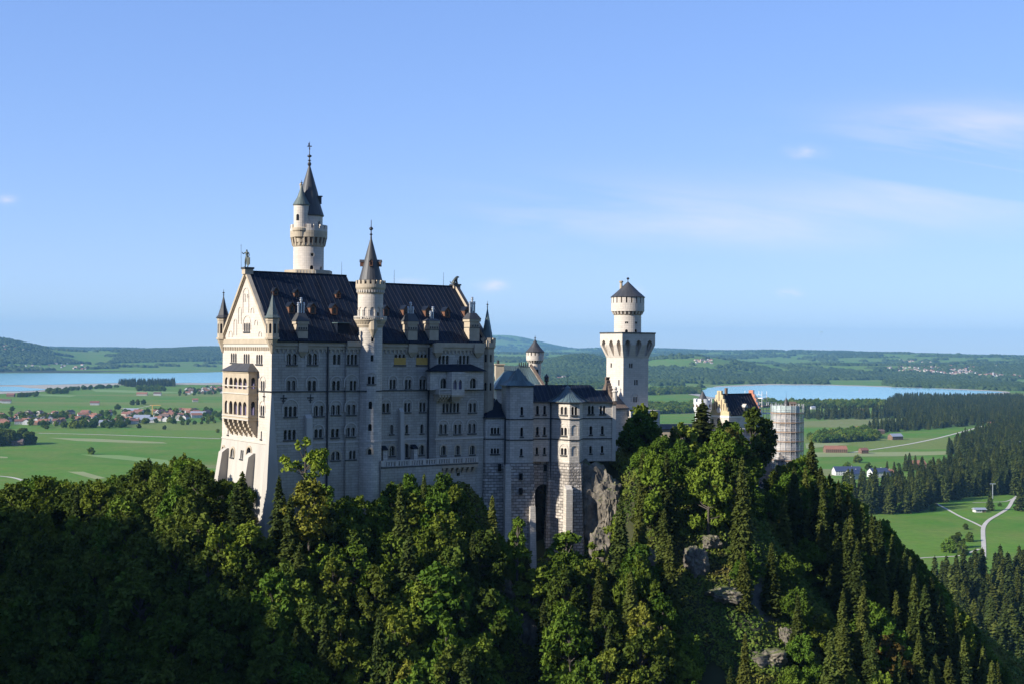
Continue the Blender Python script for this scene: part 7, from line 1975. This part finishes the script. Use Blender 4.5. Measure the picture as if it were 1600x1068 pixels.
FARB += fill([(70, 611.5), (105, 610), (105, 614.5), (70, 615)], 26, (14, 20), '') + fill([(105, 607.5), (185, 603.5), (185, 605), (105, 610)], 32, (12, 18), '') + fill([(210, 605), (250, 604), (262, 611), (215, 611)], 34, (12, 18), '') + fill([(45, 616), (60, 615.5), (60, 619), (20, 621)], 30, (10, 16), '')
VTREES = fill([(0, 655), (60, 650), (130, 648), (210, 644), (350, 641), (350, 657), (300, 660), (205, 664), (120, 668), (0, 672)], 30, (9, 16), '') + fill([(110, 660), (200, 656), (200, 668), (112, 670)], 20, (12, 18), '') + fill([(0, 648), (60, 648), (60, 652), (0, 654)], 30, (9, 14), '') + fill([(275, 608), (350, 606), (350, 617), (275, 618)], 45, (9, 16), '')
FARB += [t for t in VTREES if rv_.random() < .5]
def vis(x, y, h):
    p = proj(x, y, h); return -40 < p[0] < 1640 and p[1] < 1100 and not (345 < p[0] < 960 and p[1] > 640)
SPR = [s for s in SPR if vis(s[0], s[1], s[2])]
SPR.sort(key=lambda s: s[1])
free = 290 - cnt['s'] - 8
# those that show largest stay single, the rest joins the wood
single = SPR[:free]; FARS += SPR[free:]
for (x, y, h, kd) in single:
    if kd == 'lower right': lb = ('dark spruce in the dense valley wood at the bottom right corner', 'spruces of the lower right valley wood')
    else: lb = ('dark spruce at the near edge of the wood behind the meadow chalet', 'spruces along the near wood edge')
    put_tree('spruce_tree', rv_.choice((lodS, lodS, lodS2, lodS2, lodS3)), x, y, gh(x, y), h * rv_.uniform(.7, 1.08), rv_.uniform(0, 6), lb[0], 'spruce', lb[1], rv_.uniform(.9, 1.35))
def scatter(name, pts, src, label):
    """one far-off wood: copies of a tree crown on points"""
    me = bpy.data.meshes.new(name); me.from_pydata([(p[0], p[1], gh(p[0], p[1])) for p in pts], [], [])
    hs_ = HT[id(src)]
    a = me.attributes.new('sc', 'FLOAT', 'POINT'); a.data.foreach_set('value', [p[2] / hs_ for p in pts])
    a = me.attributes.new('rz', 'FLOAT', 'POINT'); a.data.foreach_set('value', [rv_.uniform(0, 6.28) for p in pts])
    o = link(name, me); srco = next(q for q in bpy.data.objects if q.data is src)
    ng = bpy.data.node_groups.new(name, 'GeometryNodeTree'); ng.interface.new_socket('Geometry', in_out='INPUT', socket_type='NodeSocketGeometry'); ng.interface.new_socket('Geometry', in_out='OUTPUT', socket_type='NodeSocketGeometry')
    gi, go = ng.nodes.new('NodeGroupInput'), ng.nodes.new('NodeGroupOutput'); ip = ng.nodes.new('GeometryNodeInstanceOnPoints'); oi = ng.nodes.new('GeometryNodeObjectInfo'); oi.inputs['Object'].default_value = srco; oi.transform_space = 'ORIGINAL'
    n1 = ng.nodes.new('GeometryNodeInputNamedAttribute'); n1.data_type = 'FLOAT'; n1.inputs[0].default_value = 'sc'
    n2 = ng.nodes.new('GeometryNodeInputNamedAttribute'); n2.data_type = 'FLOAT'; n2.inputs[0].default_value = 'rz'
    cx = ng.nodes.new('ShaderNodeCombineXYZ'); ng.links.new(n2.outputs[0], cx.inputs[2])
    ng.links.new(gi.outputs[0], ip.inputs['Points']); ng.links.new(oi.outputs['Geometry'], ip.inputs['Instance']); ng.links.new(cx.outputs[0], ip.inputs['Rotation']); ng.links.new(n1.outputs[0], ip.inputs['Scale']); ng.links.new(ip.outputs[0], go.inputs[0])
    md = o.modifiers.new('Scatter', 'NODES'); md.node_group = ng
    return tag(o, label, 'wood', kind='stuff')
# broadleaf singles on the plain
SING = [(142, 709, 13, 'lone round tree standing in the open green field on the left'), (217, 668, 8, 'small round tree below the village pale roofs'), (257, 670, 7, 'second small round tree below the village, right of the first'), (340, 675, 7, 'small tree at the road end beside the palace gable'),
        (207, 632, 9, 'leftmost tree of the short row in the far fields'), (215, 631.5, 9, 'middle tree of the short row in the far fields'), (224, 631, 9, 'right tree of the short row in the far fields'), (184, 639, 10, 'tree by the farm track left of the short row'), (19, 641, 8, 'round tree above the left end of the village'), (41, 619, 6, 'small tree beside the far farm on the left'),
        (285, 663, 7, 'first of the evenly spaced trees right of the village'), (293, 662.5, 6, 'second of the evenly spaced trees right of the village'), (304, 662, 7, 'third of the evenly spaced trees right of the village'), (315, 661.5, 6, 'fourth of the evenly spaced trees right of the village'), (324, 661, 7, 'fifth of the evenly spaced trees right of the village'), (335, 660, 6, 'last of the evenly spaced trees right of the village'),
        (1340, 722, 14, 'lone round tree on a thin trunk in the bright field beside the red barn'), (1324, 735, 16, 'round tree above the white hotel roofs'), (1357, 733, 12, 'broad tree between the hotel roofs'), (1339, 736, 8, 'low bush between hotel and lone field tree'), (1404, 728, 7, 'small tree left of the red-roofed house by the wood'),
        (1495, 855, 26, 'large round tree in the shrub clump on the meadow'), (1503, 866, 22, 'lower broad tree in front of the meadow clump'), (1515, 845, 16, 'tree on the right of the meadow shrub clump'), (1484, 862, 26, 'left tree of the meadow shrub clump'), (1509, 826, 10, 'small bush above the meadow shrub clump'), (1416, 797, 22, 'pale broadleaf tree at the wood edge left of the meadow path'), (1408, 800, 18, 'second broadleaf tree at the wood edge left of the meadow path'), (1458, 797, 12, 'dark bush at the start of the meadow path'), (1562, 790, 7, 'pair of small bushes beside the chalet')]
for px, py, hp, lb in SING:
    x, y = gp(px, py); h = hp * y / FPX
    put_tree('broadleaf_tree', (lodB, lodB2)[px % 2], x, y, 0, h, px, lb, 'tree', None, 1.0)
for px, py, hp, lb in [(1386, 735, 17, 'small pointed spruce in the field right of the hotel'), (1397, 737, 18, 'second pointed spruce in the field right of the hotel'), (1421, 735, 30, 'tall spruce group tree left of the red-roofed house'), (1430, 733, 24, 'spruce behind the red-roofed house'), (1547, 797, 34, 'big single spruce beside the meadow chalet'), (1594, 797, 50, 'tall spruce at the right edge beside the meadow path'), (1487, 707, 18, 'single dark spruce at the left corner of the right-hand wood'), (1415, 735, 28, 'spruce left of the tall spruce by the red-roofed house')]:
    x, y = gp(px, py); put_tree('spruce_tree', lodS, x, y, 0, hp * y / FPX, px, lb, 'spruce', None, 1.3 if px == 1487 else 1.1)
# grove on the left
GR = fill([(-14, 689), (54, 688), (52, 694), (-14, 697)], 15, (22, 30), '')
for (x, y, h, k) in GR[:22]: put_tree('broadleaf_tree', lodB2, x, y, 0, h, rv_.uniform(0, 6), 'dark tree in the small square grove at the left edge of the plain', 'tree', 'trees of the grove on the left', .85)
h1 = [p for i, p in enumerate(FARS) if i % 2]; h2 = [p for i, p in enumerate(FARS) if not i % 2]
scatter('spruce_wood', h1, lodS[1], 'distant dark spruce woods on the plain'); scatter('spruce_wood', h2, lodS2[1], 'distant dark spruce woods on the plain, mixed through the others')
scatter('broadleaf_wood', FARB, lodB[1], 'distant broadleaf trees, hedges and village greenery on the plain')
for (x, y, z, h, k) in EXTRA: pass
if EXTRA: scatter('hillside_trees', [(x, y, h, k) for (x, y, z, h, k) in EXTRA], BL['green'][0][1], 'smaller broadleaf trees filling the castle hillside')
# ------------------------------------------------------------------ houses
M_RF = [plain('red_brown_tiles', (.17, .07, .045), .8, .2, .5), plain('dark_brown_tiles', (.11, .07, .055), .8, .2, .5), plain('orange_tiles', (.24, .105, .06), .8, .2, .5)]
M_HW = [plain('white_render', (.50, .49, .47), .9, .05, .5), plain('cream_render', (.44, .39, .31), .9, .05, .5), plain('brown_timber', (.16, .10, .06), .9, .2, .5)]
M_RFG = plain('grey_sheet_roof', (.24, .26, .30), .5, .1, .5); M_SOLAR = plain('blue_black_roof', (.04, .05, .09), .4, .1, .5)
def house_mesh(L, W, Hh, rf, wl, rise=.42, ov=.6):
    w = MB(); w.box(-L / 2, L / 2, -W / 2, W / 2, -.5, Hh, wl)
    zr = Hh + W / 2 * rise * 1.6
    for s in (-1, 1):
        w.face([(s * L / 2, -W / 2, Hh), (s * L / 2, W / 2, Hh), (s * L / 2, 0, zr)], wl)
        A = [(-L / 2 - ov, s * (W / 2 + ov), Hh - ov * rise), (L / 2 + ov, s * (W / 2 + ov), Hh - ov * rise), (L / 2 + ov, 0, zr + .15), (-L / 2 - ov, 0, zr + .15)]
        w.face(A, rf); B = [(p[0], p[1], p[2] - .3) for p in A]; w.face(B, rf)
        for i in range(4): w.face([A[i], A[(i + 1) % 4], B[(i + 1) % 4], B[i]], rf)
        n = max(2, int(L / 3.2))
        for k in range(n):
            c = -L / 2 + (k + .5) * L / n
            for z in ([1.2, 3.9] if Hh > 4.5 else [1.2]):
                w.face([(c - .5, s * (W / 2 + .02), z), (c + .5, s * (W / 2 + .02), z), (c + .5, s * (W / 2 + .02), z + 1.3), (c - .5, s * (W / 2 + .02), z + 1.3)], M_GLASS)
        for z in ([1.2, 3.9] if Hh > 4.5 else [1.2]):
            for c in (-W / 4, W / 4): w.face([(s * (L / 2 + .02), c - .5, z), (s * (L / 2 + .02), c + .5, z), (s * (L / 2 + .02), c + .5, z + 1.3), (s * (L / 2 + .02), c - .5, z + 1.3)], M_GLASS)
    w.box(L * .18, L * .18 + .8, .4, 1.2, Hh, zr + .9, wl)
    return w
HM = {}; HOUSES = []
rn = ['red-brown', 'dark brown', 'orange']; wn = ['white', 'cream', 'timber']
def house(px, py, k, wl, size, label, group=None, name='house', rz=None, rf=None):
    key = (k, wl, size, id(rf))
    p = spot(px, py)
    if p is None: return
    if key not in HM:
        L, W, Hh = {0: (17, 12, 6.6), 1: (25, 14, 7.0), 2: (13, 10, 5.8), 3: (36, 16, 6.0)}[size]
        o = house_mesh(L, W, Hh, rf or M_RF[k], M_HW[wl]).build(name); HM[key] = o.data
    else: o = link(name, HM[key])
    HOUSES.append((p[0], p[1])); o.location = p; o.rotation_euler = (0, 0, rz if rz is not None else rv_.choice([0, .3, 1.4, 1.7, -.4]) + rv_.uniform(-.2, .2))
    tag(o, label, 'house', group)
def village(poly, n, where, group, wls=(0, 0, 1, 2), sizes=(0, 0, 2, 1), mind=9.):
    xs = [p[0] for p in poly]; ys = [p[1] for p in poly]; got = []; tries = 0
    while len(got) < n and tries < n * 60:
        tries += 1; px, py = rv_.uniform(min(xs), max(xs)), rv_.uniform(min(ys), max(ys))
        if not in_poly(px, py, poly) or any(abs(px - a) < mind and abs(py - b) < mind * .16 for a, b in got): continue
        got.append((px, py)); k = rv_.choice([0, 0, 1, 2]); wl = rv_.choice(wls)
        house(px, py, k, wl, rv_.choice(sizes), '%s house with %s roof %s' % (wn[wl], rn[k], where), group)
village([(0, 660), (0, 648), (60, 645), (130, 647), (205, 643), (290, 641), (330, 645), (300, 655), (205, 662), (120, 666), (70, 664), (50, 668), (0, 664)], 92, 'in the village on the left plain', 'houses of the village on the left plain', mind=8)
village([(285, 606), (350, 605), (350, 615), (290, 616)], 26, 'in the hamlet beside the palace gable, near the lake', 'houses of the hamlet near the left lake', mind=5)
village([(-5, 573), (30, 572), (95, 568), (135, 569), (135, 577), (95, 577), (20, 576)], 22, 'on the far shore of the left lake', 'houses on the far lake shore', mind=4)
village([(0, 537), (80, 546), (80, 552), (0, 548)], 7, 'on the far left hillside', 'houses on the far left hill', mind=4)
village([(1385, 573), (1430, 571), (1500, 571), (1525, 574), (1515, 584), (1480, 587), (1440, 582), (1385, 578)], 95, 'in the far town beyond the right lake', 'houses of the far town', (0, 0, 1), (0, 1, 0), 3.2)
village([(1525, 583), (1600, 586), (1600, 590), (1530, 588)], 22, 'near the church of the far town', 'houses near the far church', (0, 0, 1), (0, 1), 3.2)
village([(1400, 562), (1455, 562), (1455, 566), (1400, 566)], 12, 'in the small far hamlet above the town', 'houses of the high far hamlet', (0, 1), (0, 1), 3.)
village([(1076, 561), (1112, 562), (1112, 568), (1076, 567)], 12, 'in the far hamlet right of the big square tower', 'houses of the hamlet right of the tower', (0, 1), (0, 1), 3.)
village([(872, 589), (890, 588), (890, 592), (872, 592)], 4, 'in the tiny hamlet seen over the wing roof', 'houses of the hamlet over the wing roof', (0, 1), (0, 1), 3.)
for (px, py, k, wl, s, lb, rf, rz) in [
    (222, 617, 2, 1, 3, 'long orange-roofed farm alone in the far left fields', None, .1), (246, 617, 1, 0, 1, 'grey-brown farm right of the long orange-roofed farm', None, .1), (148, 632, 0, 0, 1, 'white farm with red roof alone in the middle left fields', None, .2), (305, 627, 2, 1, 0, 'small cream farm in the fields near the palace gable', None, .3),
    (17, 619, 0, 2, 1, 'brown barn beside trees in the far left fields', None, 0), (10, 629, 1, 0, 1, 'white farm at the left edge of the fields', None, .2), (3, 628, 0, 0, 0, 'small farmhouse at the very left edge of the fields', None, .2), (28, 695, 1, 2, 0, 'dark barn beside the small square grove', None, .1),
    (222, 655, 1, 0, 3, 'long building with blue-grey roof right of the village centre', M_RFG, .05), (232, 659, 1, 0, 3, 'second long blue-grey-roofed building in front of the first', M_RFG, .1), (165, 664, 1, 0, 1, 'white building with grey roof at the lower village edge', M_RFG, .1), (310, 649, 0, 2, 3, 'long brown barn with grey roof right of the village', M_RFG, 0), (205, 644, 1, 0, 3, 'long grey-roofed hall at the upper village edge', M_RFG, 0),
    (1305, 706, 2, 2, 3, 'long timber barn with rusty red roof in the bright field', None, .05), (1349, 707.5, 0, 2, 2, 'small red-brown hut right of the long timber barn', None, .3), (1399, 686, 1, 2, 1, 'grey weathered barn alone in the middle field', M_RFG, .4), (1376, 677, 1, 2, 2, 'small dark hut at the left end of the tree belt', None, .2), (1339, 671.5, 2, 2, 2, 'small red-roofed hut behind the hedge', None, .2), (1341, 644, 2, 1, 1, 'red-roofed farmhouse among the spruces below the lake', None, .1),
    (1556, 666, 2, 1, 3, 'long orange-roofed house at the forest edge on the right', None, .0), (1323, 741, 0, 0, 3, 'white hotel with dark solar roof, left one of two', M_SOLAR, .1), (1334, 747, 0, 0, 1, 'low white annex below the left dark-roofed hotel', M_SOLAR, .6), (1372, 744, 0, 0, 1, 'white hotel with dark solar roof, right one of two', M_SOLAR, .3), (1387, 743, 2, 1, 2, 'small orange-roofed house right of the hotels', None, .3),
    (1431, 731, 2, 2, 1, 'small house with bright orange-red roof by the tall spruces', None, .2), (1265, 637, 1, 0, 2, 'small white cabin near the right lake shore', None, .2), (1270, 638.5, 1, 0, 2, 'second small white cabin near the right lake shore', M_RFG, .2), (1254, 636, 0, 0, 2, 'third small cabin near the right lake shore, leftmost', M_RFG, .2)]:
    house(px, py, k, wl, s, lb, None, 'farmhouse' if s != 2 else 'hut', rz, rf)
# chalet on the meadow, near enough to show its parts
x, y = gp(1530, 799); ch_ = tag(empty('chalet', (x, y, 0), .12), 'white chalet with grey flat-pitched roof on the meadow inside the path fork', 'house')
w = MB(); w.box(-5.5, 5.5, -3.5, 3.5, -.3, 2.9, M_HW[0]); w.box(1.5, 5.52, -3.52, 3.52, 0, 2.95, M_HW[2]); w.build('wall', ch_)
w = MB(); w.prism([(-6.6, -4.8), (6.6, -4.8), (6.6, 4.6), (-6.6, 4.6)], 2.9, 4.6, M_RFG, top=[(-6.4, -.1), (6.4, -.1), (6.4, .1), (-6.4, .1)]); w.build('roof', ch_)
for c in (-4, -2.2, -.4): w = MB(); w.box(c - .45, c + .45, -3.56, -3.4, 1, 2.2, M_GLASS); w.build('window', ch_)
w = MB(); w.box(2.6, 3.6, -3.6, -3.4, 0, 2.1, M_IRON); w.build('door', ch_)
# churches
for px, py, sc_c, lb in ((1551, 588, 1.0, 'white church with slim tower at the right of the far town'), (1556, 574, .7, 'small white church on the hill above the far town')):
    p = spot(px, py); e = tag(empty('church', p, .1), lb, 'church'); e.scale = (sc_c,) * 3
    w = MB(); w.box(-16, 16, -8, 8, -1, 13, M_HW[0]); w.build('nave', e)
    w = MB(); w.prism([(-17, -9), (17, -9), (17, 9), (-17, 9)], 13, 21, M_RF[2], top=[(-16, 0), (16, 0), (16, .1), (-16, .1)]); w.build('roof', e)
    w = MB(); w.box(-3.5, 3.5, -11.5, -4.5, 0, 31, M_HW[0]); t_ = w.build('tower', e)
    w = MB(); w.lathe(0, -8, [(4.6, 31), (4.4, 34), (2, 38), (2.2, 40), (0, 47)], 12, M_CONE); w.build('spire', t_)
# lift masts on the right
for px, py0, py1, lb in ((1551, 778, 755, 'slim cable-car mast beside the wood, behind the chalet'), (1592, 707, 689, 'slim mast in the wood at the right edge'), (1504, 740, 722, 'slim mast among the spruces in the middle of the wood')):
    x, y = gp(px, py0); h = (py0 - py1) * y / FPX; e = tag(empty('lift_mast', (x, y, 0)), lb, 'mast')
    w = MB(); w.tube((0, 0, 0), (0, 0, h), .7, .45, 8, M_FLUE); w.build('pole', e); w = MB(); w.box(-3.2, 3.2, -.4, .4, h - .4, h + .4, M_FLUE); w.build('crossarm', e)
# crane in the village
x, y = gp(238, 648); e = tag(empty('crane', (x, y, 0)), 'thin yellow building crane standing in the village on the left plain', 'crane')
w = MB(); w.box(-.9, .9, -.9, .9, 0, 24, M_PANEL); w.build('mast', e); w = MB(); w.box(-6, 20, -.7, .7, 24, 25.5, M_PANEL); w.build('jib', e)
# paraglider high over the plain
p = at(1283, 520, 3300); pg = tag(empty('paraglider', p), 'tiny pale green paraglider floating above the horizon on the right', 'paraglider')
w = MB(); M_PG = plain('pale_green_wing', (.45, .62, .30), .6, .1); K = 12
for k in range(K):
    a0, a1 = math.radians(30 + 120 * k / K), math.radians(30 + 120 * (k + 1) / K)
    for dz in (0, -.35):
        w.face([(5.5 * math.cos(a0), -1.2, 5.5 * math.sin(a0) - 2 + dz), (5.5 * math.cos(a1), -1.2, 5.5 * math.sin(a1) - 2 + dz), (5.5 * math.cos(a1), 1.2, 5.5 * math.sin(a1) - 2 + dz * .3), (5.5 * math.cos(a0), 1.2, 5.5 * math.sin(a0) - 2 + dz * .3)], M_PG)
w.build('wing', pg)
w = MB()
for s in (-1, 1):
    for q in (1.2, 3.0): w.tube((s * .2, 0, -3.9), (s * q, 0, 5.5 * math.sin(math.acos(q / 5.5)) - 2.2), .03, .03, 4, M_IRON, False)
w.build('lines', pg)
pl_ = copy_tree(protos[3]); pl_.location = (p.x, p.y, p.z - 5.3); tag(pl_, 'pilot in black hanging under the tiny green paraglider', 'person'); 
if 'group' in pl_: del pl_['group']

# far woods on the rolling country: low clumps
r = np.random.RandomState(11)
n = 460000
lr = np.sqrt(r.uniform(4200. ** 2, 26000. ** 2, n)); lpx = r.uniform(-60, 1660, n); la = np.arctan2(lpx - 800, FPX)
x, y = lr * np.sin(la), lr * np.cos(la); g = ground_h(x, y); fmv = forest_mask(x, y)
shore = np.zeros(n, bool)
for poly in ([(1395, 604), (1620, 611), (1620, 603), (1540, 595), (1385, 594), (1380, 600)], [(1165, 600), (1200, 599), (1295, 600), (1290, 595), (1165, 593)], [(-60, 577.5), (60, 577), (128, 575.5), (60, 572), (-60, 572)], [(170, 575), (350, 573.5), (480, 573), (480, 564), (340, 565), (200, 570)]):
    P = [gp(*p) for p in poly]; 
    X0, X1 = min(p[0] for p in P), max(p[0] for p in P); Y0, Y1 = min(p[1] for p in P), max(p[1] for p in P)
    c = np.where((x > X0) & (x < X1) & (y > Y0) & (y < Y1))[0]
    for i in c: shore[i] = in_poly(x[i], y[i], P)
def lakezone(x, y):
    m = np.zeros(len(x), bool)
    for poly in (LKL, LKR):
        P = [gp(*p) for p in poly]; c = np.where((y > min(p[1] for p in P)) & (y < max(p[1] for p in P)))[0]
        for i in c: m[i] |= in_poly(x[i], y[i], P)
    return m
keep = (((fmv > .12 + .05 * r.rand(n)) & (g > 2)) | (shore & (r.rand(n) < .9)) | ((g > 2) & (fbm(x, y, 240, 3) > .66))) & ~lakezone(x, y)
keep &= r.rand(n) < np.clip((12000 / lr) ** 1.0, .3, 1)
HA = np.array(HOUSES); HA = HA[np.hypot(HA[:, 0], HA[:, 1]) > 4500]
x, y, g, lr = x[keep], y[keep], g[keep], lr[keep]
near = np.zeros(len(x), bool)
for hx, hy in HA: near |= (np.abs(x - hx) < 26) & (y < hy + 20) & (y > hy - 170)
x, y, g, lr = x[~near], y[~near], g[~near], lr[~near]; n = len(x)
print('clumps', n)
s = (7 + lr * .0008) * r.uniform(.7, 1.35, n); hgt = r.uniform(9, 22, n) * (1 + lr / 60000)
K = 6; a = np.linspace(0, 2 * math.pi, K, endpoint=False); V = np.zeros((n, 2 * K + 1, 3))
for j, (rr, zz_) in enumerate(((1.0, 0), (.82, .62))):
    jit = r.uniform(.75, 1.25, (n, K))
    V[:, j * K:(j + 1) * K, 0] = x[:, None] + s[:, None] * rr * np.cos(a + j * .5) * jit * 1.3
    V[:, j * K:(j + 1) * K, 1] = y[:, None] + s[:, None] * rr * np.sin(a + j * .5) * jit
    V[:, j * K:(j + 1) * K, 2] = g[:, None] - 1 + hgt[:, None] * zz_ * r.uniform(.8, 1.15, (n, K))
V[:, 2 * K] = np.stack([x, y, g + hgt], 1)
Q = np.array([(k, (k + 1) % K, K + (k + 1) % K, K + k) for k in range(K)]); T = np.array([(K + k, K + (k + 1) % K, 2 * K) for k in range(K)])
off = (np.arange(n) * (2 * K + 1))[:, None, None]
m, nt, b = new_mat('far_wood'); g_ = N(nt, 'ShaderNodeNewGeometry'); q1 = N(nt, 'ShaderNodeTexNoise', Scale=.004, Detail=8.0, Roughness=.75); nt.links.new(g_.outputs['Position'], q1.inputs['Vector'])
nt.links.new(mixrgb(nt, mapr(nt, q1.outputs['Fac'], .35, .65), (.020, .038, .014), (.050, .075, .020)), b.inputs['Base Color']); b.inputs['Roughness'].default_value = .9; b.inputs['Specular IOR Level'].default_value = .05
me = np_mesh('far_woods', V.reshape(-1, 3), (Q[None] + off).reshape(-1, 4), (T[None] + off).reshape(-1, 3), [m])
tag(link('far_woods', me), 'far-off woods and hedges on the rolling hills beyond the lakes', 'wood', kind='stuff')
